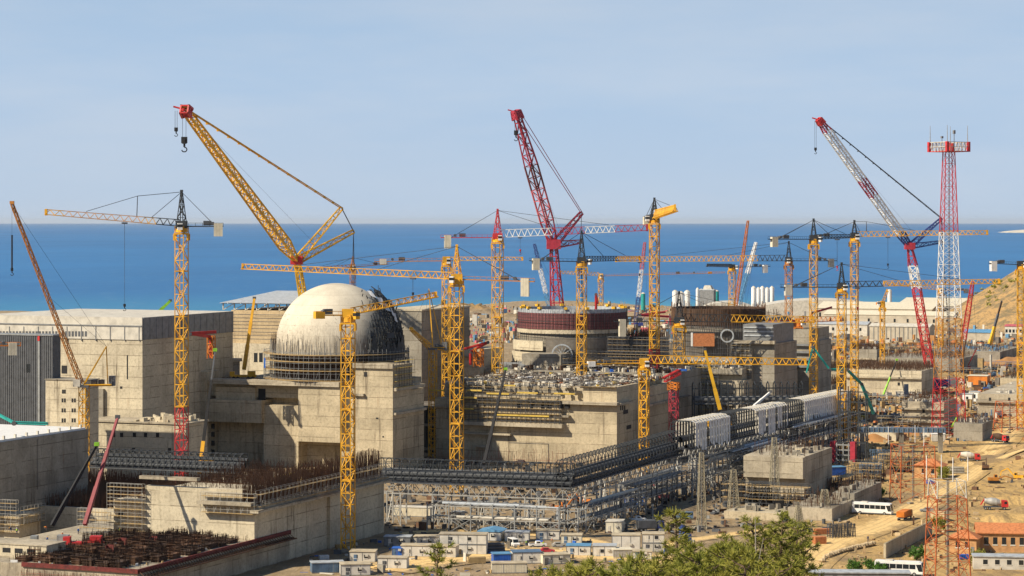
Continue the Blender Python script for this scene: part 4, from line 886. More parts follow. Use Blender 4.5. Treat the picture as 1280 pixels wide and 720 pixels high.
# ================================================================== big lattice boom crawler cranes
def crawler(label, base, joint, tip, struts, col_m, col_j, w_m, w_j, base_z=0, jib_bands=None, main_bands=None, strut_m=None, pend='yellow', hooks=(), body='grey_dark', tipm='red', jointm='red', r=.3, body_size=1.0, mastlines=None):
    B, J, T = P(*base), P(*joint), P(*tip); g0 = Vector((B.x, B.y, base_z)); t = thing('crawler_crane', label, 'crane', g0, 0, 'crawler cranes with lattice booms')
    s = body_size
    [MB().cbox(g0 + Vector((0, y * 4.2 * s, 0)), 11 * s, 2 * s, 2 * s).build('crawler_track', M['black'], t, True) for y in (-1, 1)]
    b = MB(); b.cbox(g0 + Vector((0, 0, 1.6 * s)), 5 * s, 8 * s, 1.4 * s); b.cbox(g0 + Vector((2.5 * s, 0, 3 * s)), 12 * s, 4.5 * s, 3.2 * s); b.build('body', M[body], t, True)
    b = MB(); b.cbox(g0 + Vector((-3.5 * s, -3.2 * s, 3.2 * s)), 2.4 * s, 1.8 * s, 2.8 * s); b.build('cab', M['white'], t, True)
    b = MB(); [b.cbox(g0 + Vector((9 * s, k * 2.2 * s, 3 * s)), 2.4 * s, 1.9 * s, 4 * s) for k in (-1, 0, 1)]; b.build('counterweight', M['grey_mid'], t, True)
    B = g0 + Vector((0, 0, 3.5 * s))
    def boom(p, q, wd, bands):
        L = (q - p).length
        for mt, f0, f1 in bands:
            a, c = p.lerp(q, f0), p.lerp(q, f1); b = MB(); w0 = wd * (.35 if f0 == 0 else 1); w1 = wd * (.5 if f1 == 1 else 1)
            if f0 == 0 and f1 > .25: m_ = a.lerp(c, .12 / (f1)); b.lattice(a, m_, wd * .35, 3, r, r * .55, wd); b.lattice(m_, c, wd, max(2, round((c - m_).length / (wd * 1.1))), r, r * .55, w1)
            else: b.lattice(a, c, w0 if f0 else wd * .6, max(2, round((c - a).length / (wd * 1.1))), r, r * .5, w1)
            b.build('boom', M[mt], t, True)
    boom(B, J, w_m, main_bands or ((col_m, 0, 1),)); boom(J, T, w_j, jib_bands or ((col_j, 0, 1),))
    b = MB(); b.cbox(J + Vector((0, 0, -w_m * .4)), w_m * 1.3, w_m * 1.2, w_m * .9); b.build('boom_joint', M[jointm], t, True)
    d = (T - J).normalized(); b = MB(); b.lattice(T - d * w_j * .8, T + d * .6, w_j * .85, 2, r * 1.4, r, w_j * .7, x=True); b.bar(T, T + Vector((-3.2 * s, 0, 1.2)), .35, k=6, cap=True); b.cyl(T + Vector((-.6, 0, -.6)), .9, .8, 10); b.build('boom_head', M[tipm], t, True)
    st = [P(*q) for q in struts]; b = MB()
    for q in st: b.lattice(J, q, w_j * .75, max(4, round((q - J).length / (w_j * 1.2))), r * .7, r * .4, w_j * .35)
    b.build('strut', M[strut_m or col_j], t, True)
    b = MB(); q = st[0]
    for e in (-1, 1): b.bar(T + Vector((e * (1.3 if pend == 'red_crimson' else .3) + 1, e * .8, 0)), q + Vector((e * .5, e * .8, 0)), .2 if pend != 'yellow' else .24, k=4)
    n = 16
    if pend == 'yellow':
        for k in range(1, n): p = T.lerp(q, k / n); b.cbox(p + Vector((0, 0, -.4)), .9, 2.2, .8)
    elif pend == 'rope':
        for k in range(1, n): p = T.lerp(q, k / n); b.cbox(p + Vector((0, 0, -.25)), .6, 2.2, .5)
    b.build('pendant_line', M[pend], t, True)
    b = MB()
    for e in (-.8, .8): b.bar(st[0] + Vector((0, e, 0)), st[1] + Vector((0, e, 0)), .18)
    foot = P(*mastlines) if mastlines else g0 + Vector((9 * s, 0, 5 * s))
    for e in (-1, -.3, .4, 1): b.bar(st[1] + Vector((0, e * .7, 0)), foot + Vector((e, e, 0)), .10)
    b.bar(T, st[1].lerp(J, .6), .05, k=3); b.build('stay_rope', M['rope' if pend != 'yellow' else 'grey_dark'], t, True)
    for (hx, hy, sz, off) in hooks:
        p = T + Vector((off, 0, -.4)); z = P(hx, hy, T.y).z; q = Vector((p.x, p.y, z + 2.6 * sz)); b = MB(); [b.bar(p + Vector((e, 0, 0)), q + Vector((e, 0, 0)), .09, k=3) for e in (-.5 * sz, .5 * sz)]; ho = b.build('hoist_rope', M['rope'], t, True)
        b = MB(); hook(b, q, 1.6 * sz); b.cbox(q + Vector((0, 0, -1.4 * sz)), 1.7 * sz, .9 * sz, 1.8 * sz); b.build('hook_block', M['black'], t, True)
    return t
crawler('huge yellow lattice crawler crane with red tip and twin struts behind the dome', (404, 420, 1120), (371, 326, 1085), (231, 137, 940), ((427, 260, 1090), (442, 289, 1095)), 'yellow_bright', 'yellow_bright', 4.2, 4.4,
        hooks=((227, 184, 1.35, -.2), (217, 167, .8, -3.4)), r=.42, body='yellow', tipm='red', jointm='red', body_size=1.4, mastlines=(441, 400, 1118))
crawler('tall dark red lattice crawler crane in the centre of the photo above the maroon ring', (702, 396, 1330), (692, 306, 1325), (645, 140, 1310), ((727, 266, 1330), (726, 302, 1332)), 'red_crimson', 'red_crimson', 6.0, 5.2,
        jib_bands=(('red_crimson', 0, .18), ('red_pale', .18, .42), ('maroon', .42, .60), ('red_crimson', .60, 1)), hooks=((643, 172, 1.3, 0),), pend='red_crimson', r=.52, body='red', tipm='red_crimson', jointm='red_crimson', body_size=1.4, main_bands=(('red_pale', 0, .5), ('red_crimson', .5, 1)))
crawler('red and white banded lattice crawler crane with blue struts at right', (1166, 428, 1330), (1137, 308, 1325), (1024, 150, 1300), ((1177, 273, 1328), (1178, 302, 1332)), 'red', 'white', 4.2, 3.6,
        jib_bands=(('blue_dark', 0, .10), ('white', .10, .40), ('red_crimson', .40, .53), ('white', .53, .91), ('red_crimson', .91, 1)), main_bands=(('blue_dark', 0, .14), ('red', .14, .70), ('white', .70, .86), ('red_crimson', .86, 1)), strut_m='blue_dark', pend='rope', hooks=((1019, 190, .8, -2.0),), r=.42, body='blue_dark', tipm='red', jointm='red_crimson', body_size=1.2)
def small_crawler(label, base, tip, cols, wd, base_z=0, body='blue_dark', stay=True):
    B, T = P(*base), P(*tip); g0 = Vector((B.x, B.y, base_z)); t = thing('crawler_crane', label, 'crane', g0, 0, 'distant crawler cranes')
    [MB().cbox(g0 + Vector((0, y * 2.6, 0)), 8, 1.3, 1.6).build('crawler_track', M['black'], t, True) for y in (-1, 1)]
    b = MB(); b.cbox(g0 + Vector((1, 0, 1.6)), 8, 3.6, 3); b.build('body', M[body], t, True); p0 = g0 + Vector((-2, 0, 3)); n = len(cols)
    for i, c in enumerate(cols): b = MB(); b.lattice(p0.lerp(T, i / n), p0.lerp(T, (i + 1) / n), wd, max(3, round((T - p0).length / n / wd)), .26, .16, wd if i < n - 1 else wd * .6); b.build('boom', M[c], t, True)
    q = g0 + Vector((9, 0, 16)); b = MB(); b.bar(g0 + Vector((3, 0, 4)), q, .35); b.build('gantry', M[body], t, True); b = MB(); b.bar(q, T, .07); b.bar(q, g0 + Vector((5, 0, 4)), .07); b.bar(T, T + Vector((-.4, 0, -14)), .06); b.build('stay_rope', M['rope'], t, True)
small_crawler('thin orange crawler boom standing up behind the far yellow crane', (917, 372, 1900), (935, 276, 1880), ('orange', 'orange'), 2.4, body='orange')
small_crawler('white and blue crawler boom leaning right over the sea beside the silos', (916, 372, 1950), (945, 303, 1930), ('white', 'blue_pale', 'white'), 2.6)
small_crawler('blue and white crawler boom rising over the sea left of the silos', (797, 385, 2150), (806, 303, 2140), ('blue_dark', 'white', 'red_pale'), 3.0)
small_crawler('pale grey crawler boom leaning left behind the dark red crane', (692, 385, 2300), (668, 305, 2290), ('blue_pale', 'white', 'blue_dark'), 3.2)
small_crawler('short red crawler boom by the foot of the rocky hill', (1203, 396, 1500), (1216, 352, 1490), ('rust', 'red', 'red'), 2.8, body='red')

# ================================================================== telescopic mobile cranes and concrete pumps
def telescopic(label, base, tip, cols, w=1.3, body='yellow', cat='mobile crane', z0=None, truck=True):
    B, T = P(*base), P(*tip); g0 = Vector((B.x, B.y, B.z - 2.6 if z0 is None else z0)); t = thing('mobile_crane', label, cat, g0, 0, 'telescopic mobile cranes')
    n = len(cols); d = (T - B)
    for i, c in enumerate(cols): b = MB(); rr = w * (1 - .18 * i) / 1.6; b.bar(B.lerp(T, i / n), B.lerp(T, (i + 1) / n + (.01 if i < n - 1 else 0)), rr, rr, 4, True); b.build('boom_section', M[c], t, True)
    b = MB(); b.cbox(T + Vector((0, 0, -.3)), 1.3, 1.0, 1.0); b.build('boom_head', M['grey_dark' if 'black' not in cols else 'lime'], t, True)
    if truck:
        body = 'grey_steel' if body == 'lime' else body; b = MB(); b.box(-5, 5, -1.4, 1.4, .9, 1.7); b.box(1.5, 4.5, -1.3, 1.3, 1.7, 3.2); b.build('carrier', M[body], t); b = MB(); b.box(-5.6, -3.8, -1.3, 1.3, 1.2, 3.0); b.build('cab', M[body], t)
        for x in (-4, -2.4, 1.8, 3.6):
            for y in (-1.2, 1.2): b = MB(); b.bar((x, y - .25, .6), (x, y + .25, .6), .6, k=12, cap=True); b.build('wheel', M['tyre'], t)
    return t
telescopic('black telescopic crane boom with lime green tip over the rebar slab', (65, 657, 642), (121, 556, 650), ('black', 'black', 'black'), 1.1, 'lime', z0=8)
telescopic('dark red telescopic crane boom leaning right beside the black one', (106, 656, 640), (147, 522, 660), ('red_dark', 'red_dark', 'red_dark'), 1.15, 'red', z0=8)
telescopic('dark grey telescopic boom with yellow base left of the domed building', (249, 592, 760), (269, 438, 770), ('yellow', 'black', 'black', 'grey_dark'), 1.3, 'yellow', z0=17)
telescopic('thin black telescopic boom with lime tip in front of the central building', (605, 580, 800), (632, 462, 830), ('black', 'black', 'black'), 1.2, 'lime', z0=0)
telescopic('straight yellow telescopic boom standing in front of the beige banded hall', (305, 462, 960), (318, 373, 965), ('yellow', 'yellow', 'yellow'), 1.7, 'yellow', z0=32)
telescopic('yellow telescopic boom leaning left between the red mast and the grey tower', (900, 512, 985), (881, 437, 985), ('yellow_bright', 'yellow_bright', 'yellow_bright'), 1.7, 'yellow', z0=10)
telescopic('lime and black telescopic boom near the teal pump', (1104, 494, 1290), (1121, 450, 1300), ('lime', 'lime', 'black', 'black'), .95, 'lime', z0=0)
telescopic('yellow telescopic boom with dark upper end below the hill at right', (1234, 441, 1740), (1252, 377, 1745), ('yellow_bright', 'yellow_bright', 'grey_dark', 'rust_dark'), 2.6, 'yellow', z0=0)
telescopic('short lime green telescopic boom behind the communication tower foot', (1190, 535, 1080), (1197, 521, 1082), ('lime', 'lime'), 1.1, 'lime', z0=0)
telescopic('lime green boom of a small crane peeping over the white roofed hall', (196, 392, 1010), (213, 376, 1010), ('lime', 'lime'), 1.5, 'lime', truck=False)
telescopic('white telescopic boom above the dark gallery frames', (942, 508, 950), (963, 490, 955), ('white', 'white'), 1.0, 'white', truck=False, z0=0)
def pump(label, pts, mt, w=.55, z0=0, group='concrete placing booms'):
    q = [P(*p) for p in pts]; t = thing('concrete_pump', label, 'concrete pump', (q[0].x, q[0].y, z0), 0, group)
    for i, (a, c) in enumerate(zip(q, q[1:])): b = MB(); b.bar(a, c, w * (1 - .1 * i), k=4, cap=True); b.bar(a + Vector((0, -w, .5)), c + Vector((0, -w, .5)), .14, k=5); b.build('boom_section', M[mt], t, True)
    [MB().bar(p + Vector((0, -.9, 0)), p + Vector((0, .9, 0)), .7, k=8, cap=True).build('boom_joint', M['grey_dark'], t, True) for p in q[1:-1]]
    return t
t = pump('teal concrete pump with its boom folded in a zigzag at the yellow masts', ((1092, 517, 1040), (1077, 480, 1035), (1059, 462, 1030), (1037, 462, 1030), (1016, 434, 1030), (1008, 466, 1030)), 'teal', .75, group=None)
b = MB(); b.box(-4, 5, -1.3, 1.3, 1, 2); b.build('chassis', M['grey_dark'], t); b = MB(); b.box(-6, -4, -1.3, 1.3, 1, 3.2); b.build('cab', M['white'], t)
pump('green blue boom lying over the white roof at the left edge', ((-14, 512, 705), (18, 529, 700), (60, 530, 698)), 'teal', .45, 24)
t = pump('red placing boom on an orange column above the stair tower', ((264, 447, 915), (264, 421, 915), (238, 417, 905), (270, 415, 910)), 'red', .9, 38)
b = MB(); b.lattice(P(264, 448, 915), P(264, 420, 915), 2.2, 3, .3, .2); b.build('column', M['orange'], t, True)
t = pump('red folded placing boom left of the concrete pipes', ((588, 456, 1020), (588, 440, 1020), (610, 428, 1020), (578, 437, 1020), (561, 441, 1020)), 'red', .8, 33)
b = MB(); b.lattice(P(598, 458, 1018), P(598, 436, 1018), 3.2, 3, .35, .25); b.build('column', M['orange'], t, True)
for lab, pts, mt in (('red placing boom left of the far dark reactor wall', ((838, 407, 1200), (838, 396, 1200), (800, 394, 1200), (832, 390, 1200)), 'red_crimson'), ('red placing boom in front of the white arched shed', ((960, 402, 1250), (972, 396, 1250), (995, 402, 1250)), 'red'),
                     ('red placing boom pointing right over the long white shed', ((1012, 400, 1260), (1016, 391, 1260), (1040, 384, 1260)), 'red_crimson'), ('bright red column boom on the rim of the maroon ring', ((745, 391, 1070), (745, 368, 1070), (747, 380, 1070)), 'red')):
    pump(lab, pts, mt, .8, 30)
# ================================================================== pipe galleries on steel trestles
def gallery(label, a, c, step, zb, h, wd=5.5, zb1=None, white=(), legs=14.0, arch=True, trestle=True):
    A, C = Vector(a), Vector(c); d = (C - A); L = d.length; d.normalize(); ang = math.atan2(d.y, d.x)
    t = thing('pipe_gallery', label, 'pipe gallery', (A.x, A.y, 0), ang, 'steel pipe galleries'); zb1 = zb if zb1 is None else zb1
    zz = lambda x: zb + (zb1 - zb) * x / L
    n = int(L / step)
    for i in range(n + 1):
        x = i * step; z = zz(x); b = MB(); wh = any(u <= x <= v for u, v in white); r = .16 if not wh else .2
        for y in (0, wd): b.bar((x, y, z - .6), (x, y, z + h - 1.0), r)
        pts = [(x, wd / 2 - wd / 2 * math.cos(R(q)), z + h - 1 + 1.0 * math.sin(R(q))) for q in (0, 30, 60, 90, 120, 150, 180)] if arch else [(x, 0, z + h - 1), (x, wd * .12, z + h), (x, wd * .88, z + h), (x, wd, z + h - 1)]
        for p, q in zip(pts, pts[1:]): b.bar(p, q, r * .9)
        if i < n and not wh: 
            for y in (0,): b.bar((x, y, z + h - 1), (x + step, y, z + h * .45), .07, k=3); b.bar((x, wd, z + h - .9), (x + step, wd, z + h * .5), .07, k=3)
        if len(range(n + 1)) <= 100 or 1: b.build('frame', M['white_dirty' if wh else 'dark_steel'], t)
    b = MB()
    for y in (0, wd):
        for q in (.0, .22, .5, .8): b.bar((0, y, zb + h * q), (L, y, zb1 + h * q), .09)
    for y in (wd * .2, wd * .5, wd * .8): b.bar((0, y, zb + h - .1), (L, y, zb1 + h - .1), .08)
    b.build('rail', M['dark_steel'], t)
    b = MB(); b.bar((0, wd * .5, zb + h * .34), (L, wd * .5, zb1 + h * .34), 1.0, k=12); b.bar((0, wd * .2, zb + 1), (L, wd * .2, zb1 + 1), .7, k=8); b.bar((0, wd * .85, zb + 3.4), (L, wd * .85, zb1 + 3.4), .6, k=8); b.build('pipe_run', M['pipe_dark'], t)
    b = MB(); b.quad((0, .1, zb), (L, .1, zb1), (L, wd - .1, zb1), (0, wd - .1, zb)); b.bar((0, 0, zb - .2), (L, 0, zb1 - .2), .25); b.bar((0, wd, zb - .2), (L, wd, zb1 - .2), .25); b.build('deck', M['grey_dark'], t)
    for u, v in white:
        b = MB(); x = u
        while x < v - .1:
            x2 = min(v, x + step * .8); k = random.uniform(-.25, .25); z0, z1 = zz(x) + random.uniform(-1.2, .6), zz(x) + h + .1
            if random.random() < .88: b.quad((x, -.25 + k * .4, z0 + random.choice((0, 0, 0, 1.5, 3))), (x2, -.25 - k * .4, z0 + random.uniform(-.5, .5)), (x2, -.1, z1 - 1), (x, -.1, z1 - 1))
            b.quad((x, -.1, z1 - 1), (x2, -.1, z1 - 1), (x2, wd / 2, z1 + .1), (x, wd / 2, z1 + .1)); b.quad((x, wd + .1, z1 - 1), (x2, wd + .1, z1 - 1), (x2, wd / 2, z1 + .1), (x, wd / 2, z1 + .1)); x += step
        b.build('white_wrap', M['tarp_white'], t)
    if trestle:
        b = MB()
        for y in (.2, wd - .2):
            b.bar((0, y, zb - 3.6), (L, y, zb1 - 3.6), .22)
            x = 0
            while x < L - 2: b.bar((x, y, zz(x) - .5), (x + 2.5, y, zz(x) - 3.6), .13); b.bar((x + 2.5, y, zz(x) - 3.6), (x + 5, y, zz(x) - .5), .13); b.bar((x, y, zz(x)), (x, y, zz(x) - 3.6), .13); x += 5
        b.build('truss', M['galvanised'], t)
        x = 3
        while x < L:
            z = zz(x) - 3.6; b = MB()
            for dx_ in (0, 4.5):
                for y in (0, wd): b.bar((x + dx_, y, 0), (x + dx_, y, z), .26)
            for y in (0, wd): b.bar((x, y, 0), (x + 4.5, y, z), .15); b.bar((x + 4.5, y, 0), (x, y, z), .15); b.bar((x, y, z * .5), (x + 4.5, y, z * .5), .13)
            b.bar((x, 0, 0), (x, wd, z), .13); b.build('trestle', M['galvanised'], t); x += legs
    return t
ga = math.tan(R(23.6)); B0 = (18.5, 735)
gallery('black steel pipe gallery on grey trestles running level across the middle of the site', (-42, 752), (18.0, 734), 2.6, 13.6, 7.2, white=(), legs=15)
gallery('black pipe gallery running back to the right up to the first white wrapped stretch', (B0[0], B0[1]), (B0[0] + 93 * ga, B0[1] + 93), 3.0, 13.8, 8.0, zb1=15.0, legs=17, arch=False)
gallery('taller black pipe gallery with three white wrapped stretches', (B0[0] + 88 * ga + 4, B0[1] + 88), (B0[0] + 278 * ga + 3, B0[1] + 278), 3.0, 16.8, 9.6, wd=7, zb1=14.4, white=((6, 44), (75, 115), (138, 207)), legs=19, arch=False)
gallery('dark arched pipe gallery behind the brown rebar field at left', (-134, 762), (-84, 744), 2.2, 17.2, 5.6, legs=30, trestle=False)
t = thing('steel_frame', 'row of dark upright steel portal frames behind the white wrapped gallery', 'steel frame', (P(868, 505, 1010).x, 1010, 0), R(6))
for i in range(17):
    b = MB(); x = i * 2.9
    for y in (0, 5): b.bar((x, y, 10), (x, y, 26), .28)
    b.bar((x, 0, 26), (x, 2.5, 27.4), .22); b.bar((x, 2.5, 27.4), (x, 5, 26), .22); b.build('frame', M['dark_steel'], t)
b = MB(); [b.bar((0, y, z), (46.4, y, z), .18) for y in (0, 5) for z in (18, 21, 24.5)]; b.build('rail', M['dark_steel'], t)
b = MB(); b.box(0, 46, .4, 4.6, 18, 18.4); b.bar((0, 2.5, 20), (46, 2.5, 20), 1.2, k=10); b.build('pipe_run', M['grey_mid'], t)
# multi level pipe rack on the near side of the long gallery
def pipe_rack(label, a, L, wd, ang, levels, bay, seed, mat='grey_steel', cat='pipe rack', npipe=5):
    rd = random.Random(seed); t = thing('pipe_rack', label, cat, (*a, 0), ang, 'open steel pipe racks'); n = int(L / bay)
    for i in range(n + 1):
        b = MB(); x = i * bay
        for y in (0, wd): b.bar((x, y, 0), (x, y, levels[-1] + 1), .24)
        for z in levels: b.bar((x, 0, z), (x, wd, z), .2)
        if i % 2 and i < n: 
            for y in (0, wd): b.bar((x, y, 0), (x + bay, y, levels[0]), .14); b.bar((x + bay, y, 0), (x, y, levels[0]), .14)
        b.build('frame', M[mat], t)
    b = MB()
    for z in levels:
        for y in (0, wd): b.bar((0, y, z), (L, y, z), .18)
        k = int(L / 2.2)
        for i in range(k): b.bar((i * 2.2, 0, z), (i * 2.2 + 2.2, 0, z + 1.6 if i % 2 else z - 1.4), .08, k=3)
    b.build('beam', M['galvanised'], t)
    for z in levels:
        for k in range(npipe):
            y = (k + .5) * wd / npipe; r = rd.choice((.2, .3, .45, .6)); x0 = rd.uniform(0, L * .3); x1 = rd.uniform(L * .6, L); b = MB(); b.bar((x0, y, z + r + .1), (x1, y, z + r + .1), r, k=8, cap=True)
            if rd.random() < .5: b.bar((x1 - .3, y, z + r), (x1 - .3, y, z - 3), r, k=8, cap=True)
            b.build('pipe', M[rd.choice(('grey_mid', 'roof_grey', 'grey_dark', 'galvanised', 'white_dirty'))], t)
    return t
q = Vector((B0[0] + 100 * ga, B0[1] + 100)); pipe_rack('two level grey pipe rack below the first white wrapped stretch of gallery', (q.x + 3, q.y - 4), 80, 7, math.atan2(1, ga), (5.5, 10.5), 8, 3)
q = Vector((B0[0] + 190 * ga, B0[1] + 188)); pipe_rack('tall dark pipe rack beside the far end of the white wrapped gallery', (q.x + 8, q.y - 2), 88, 9, math.atan2(1, ga), (5, 10, 15), 7.2, 4, 'dark_steel')
q = G(480, 662); pipe_rack('low grey pipe rack with stair towers below the level black gallery', (-26, 736), 42, 6, R(-17), (4.2, 8), 7, 5)
q = Vector((B0[0] + 45 * ga, B0[1] + 45)); pipe_rack('long dark pipe rack between the bend and the first white wrapped stretch', (q.x + 2, q.y), 70, 9, math.atan2(1, ga), (4, 8.2), 5, 9, 'grey_dark', npipe=7)
q = Vector((B0[0] + 130 * ga, B0[1] + 130)); pipe_rack('dense dark pipe rack behind the two tier concrete block', (q.x + 10, q.y - 6), 70, 12, math.atan2(1, ga), (4, 8, 12), 5, 11, 'dark_steel', npipe=8)
pipe_rack('grey pipe rack under the bend of the black gallery', (20, 727), 60, 6, math.atan2(1, ga), (3.5, 7.2), 6.5, 6)
t = thing('steel_frame', 'dark standing steel columns with red and black boxes at the end of the wrapped gallery', 'steel frame', (P(1048, 580, 945).x, 945, 0), R(-22))
for x in (0, 4, 8, 11): b = MB(); b.bar((x, 0, 0), (x, 0, 30 - x * .4), .3); b.bar((x, 3, 0), (x, 3, 30 - x * .4), .3); b.build('column', M['dark_steel'], t)
b = MB(); [b.bar((0, y, z), (11, y, z), .16) for y in (0, 3) for z in range(8, 30, 4)]; b.build('beam', M['dark_steel'], t)
for x in (-3, 5): b = MB(); b.box(x, x + 2, -1.5, 1.5, 0, 8.5); b.build('box_panel', M['red_crimson'], t)
b = MB(); [b.box(-.9, 4.9, -1.2, -1, z, z + .5) for z in (1, 3, 5, 7)]; [b.box(x, x + .4, -1.3, -1, 0, 8) for x in (-.6, 2, 4.2)]; b.build('frame', M['grey_steel'], t)
# blue grey pipe bridge, right
p = G(1072, 566); t = thing('pipe_bridge', 'blue grey covered pipe bridge on concrete piers left of the communication tower foot', 'pipe bridge', (p.x, p.y, 0), R(-3))
L = 36; b = MB(); b.box(0, L, 0, 4, 8.4, 10.2); b.build('deck', M['blue_grey'], t)
for i in range(18): b = MB(); b.bar((i * 2 + .5, -.2, 8.2), (i * 2 + .5, -.2, 11.2), .16); b.bar((i * 2 + .5, -.2, 11.2), (i * 2 + 1.7, -.2, 9.4), .1); b.build('rail_post', M['grey_steel'], t)
for x in (2, 18, 34): b = MB(); b.box(x - .9, x + .9, .6, 3.4, 0, 8.4); b.build('pier', M['concrete_grey'], t)

# ================================================================== communication towers and small pylons
def comm_tower(label, px, D, z0, ytop, w0, w1, bands, nseg=14, platform=False, rods=0, cat='lattice tower', r=.24, group='red and white lattice towers', name='communication_tower'):
    base = Vector(((px - 640) / F * D, D, z0)); top = P(px, ytop, D); t = thing(name, label, cat, base, R(30), group); Hh = top.z - z0
    for mt, f0, f1 in bands:
        b = MB(); a, c = Vector((0, 0, Hh * f0)), Vector((0, 0, Hh * f1)); wa, wb = w0 + (w1 - w0) * f0, w0 + (w1 - w0) * f1
        b.lattice(a, c, wa, max(1, round(nseg * (f1 - f0))), r, r * .5, wb, x=True); b.build('lattice_section', M[mt], t)
    b = MB(); b.bar((0, 0, 0), (0, 0, Hh), .14); b.bar((.5, 0, 0), (.5, 0, Hh), .1); b.build('cable_ladder', M['grey_mid'], t)
    for sx in (-1, 1):
        for sy in (-1, 1): b = MB(); b.cbox((sx * w0 / 2, sy * w0 / 2, 0), 1.6, 1.6, .7); b.build('footing', M['concrete_grey'], t)
    if platform:
        W = 6.0
        b = MB(); b.box(-W, W, -W, W, Hh, Hh + .4); b.build('platform', M['red'], t)
        for (x0, y0), (x1, y1) in zip([(-W, -W), (W, -W), (W, W), (-W, W)], [(W, -W), (W, W), (-W, W), (-W, -W)]):
            b = MB(); b.bar((x0, y0, Hh + 4.2), (x1, y1, Hh + 4.2), .22); b.bar((x0, y0, Hh + 2.2), (x1, y1, Hh + 2.2), .14)
            for k in range(6): p = Vector((x0, y0, Hh)).lerp(Vector((x1, y1, Hh)), k / 6); q = Vector((x0, y0, Hh + 4.2)).lerp(Vector((x1, y1, Hh + 4.2)), (k + 1) / 6); b.bar(p, p + Vector((0, 0, 4.2)), .16); b.bar(p, q, .1)
            b.build('railing', M['white_dirty'], t)
        for sx in (-1, 1):
            for sy in (-1, 1): b = MB(); b.cbox((sx * W, sy * W, Hh), 1.2, 1.2, 4.4); b.build('corner_panel', M['red'], t)
            for sy in (-1, 1): b = MB(); b.bar((sx * W * .95, sy * W * .95, Hh + 4), (sx * W * .95, sy * W * .95, Hh + 11.5), .2, .1); b.build('whip_antenna', M['galvanised'], t)
        b = MB(); b.bar((3, 0, Hh), (3, 0, Hh + 9), .16); b.cbox((3, 0, Hh + 8), .9, .9, 1.6); b.bar((-3, 1, Hh), (-3, 1, Hh + 6), .14); b.cbox((-3, 1, Hh + 6), 1, .8, .9); b.build('antenna', M['grey_mid'], t)
        b = MB(); b.cyl((0, -2, Hh + .4), 1.1, 3.4, 10); b.build('equipment_drum', M['red'], t)
    for k in range(rods): b = MB(); x = (k - (rods - 1) / 2) * w1 / max(rods - 1, 1); b.bar((x, w1 / 2 * (-1) ** k, Hh), (x, w1 / 2 * (-1) ** k, Hh + 6), .12); b.build('mast_rod', M['white'], t)
    return t
comm_tower('tall red and white communication tower with railed platform and whip aerials', 1186, 1050, 0, 190, 12.0, 4.1, (('red', 0, .21), ('orange_brown', .21, .42), ('white', .42, .72), ('red', .72, 1)), 26, True, r=.2)
comm_tower('orange lattice tower with bare white tipped legs beside the lower bus', 1184, 600, 0, 600, 9.6, 7.2, (('orange_red', 0, .35), ('orange_red', .35, .86), ('white_dirty', .86, 1)), 7, False, 4, r=.17)
comm_tower('orange lattice tower stump in front of the small tiled roof house', 1141, 815, 0, 556, 12.4, 11.6, (('orange_red', 0, 1),), 3, False, 3, r=.19)
comm_tower('orange lattice tower stump at the right edge above the sandy road', 1262, 1085, 0, 502, 11.5, 9.5, (('orange_red', 0, 1),), 3, r=.22)
def pylon(label, px, D, ytop, arms=True, w=2.4, z0=0): 
    t = comm_tower(label, px, D, z0, ytop, w * 1.5, w * .6, (('pylon', 0, 1),), 9, cat='pylon', r=.14, group='small beige power pylons', name='power_pylon')
    Hh = P(px, ytop, D).z - z0
    if arms:
        for f in (.93, .72): b = MB(); [(b.bar((0, 0, Hh * f), (s * 4.6, 0, Hh * f), .12), b.bar((0, 0, Hh * f + 1.4), (s * 4.6, 0, Hh * f), .1), b.bar((0, 0, Hh * f - 1), (s * 4.6, 0, Hh * f), .08)) for s in (-1, 1)]; b.build('cross_arm', M['pylon'], t)
pylon('beige power pylon with two cross arms below the long gallery', 917, 776, 587); pylon('beige lattice pole in front of the two tier concrete block', 968, 815, 547, False, 2.2)
pylon('beige lattice pole in front of the gallery, left of the cross armed pylon', 877, 742, 566, False, 1.8); pylon('short beige lattice pole by the dark pile near the haul road', 1031, 770, 612, False, 2.6); pylon('short beige pole left of the dark pile near the haul road', 998, 745, 632, False, 2.0)

# ================================================================== sheds, silos and far works
def shed(label, px, D, lx, M_, ytop, wallm, roofm, gable=0.0, cat='shed', windows=0, bands=None, group='long low site sheds', ybase_z=0, eave=.5, pil=0, name='site_shed'):
    s = Bld(name, label, cat, px, D, group, ybase_z); xl = s.fx(lx); zt = s.z(ytop); s.mb('wall').box(xl, 0, 0, M_, 0, zt)
    if gable:
        n = s.mb('roof'); pr = [(-eave, zt - .1), (M_ / 2, zt + gable), (M_ + eave, zt - .1), (M_ + eave, zt + .3), (M_ / 2, zt + gable + .4), (-eave, zt + .3)]
        k = len(n.v); 
        for x in (xl - eave, eave): n.v += [(x, y, z) for y, z in pr]
        for i in range(6): j = (i + 1) % 6; n.f.append((k + i, k + j, k + 6 + j, k + 6 + i))
        n.f.append(tuple(k + i for i in range(6))); n.f.append(tuple(k + 11 - i for i in range(6)))
        s.mb('gable').tri((-.01, 0, zt), (-.01, M_, zt), (-.01, M_ / 2, zt + gable))
    else: s.mb('roof').box(xl - eave, eave, -eave, M_ + eave, zt, zt + .5)
    for i in range(windows): x = xl * (i + .5) / windows; s.mb('window').box(x - .9, x + .9, -.06, .05, zt * .45, zt * .72)
    for i in range(pil): x = xl * i / pil; s.mb('pilaster').box(x - .35, x, -.4, .05, 0, zt)
    if bands: s.mb('fascia').box(xl, 0, -.12, .02, zt * .86, zt - .01)
    s.done({'wall': wallm, 'roof': roofm, 'gable': wallm, 'window': 'glass', 'pilaster': 'grey_steel', 'fascia': bands or 'blue_pale'}); return s
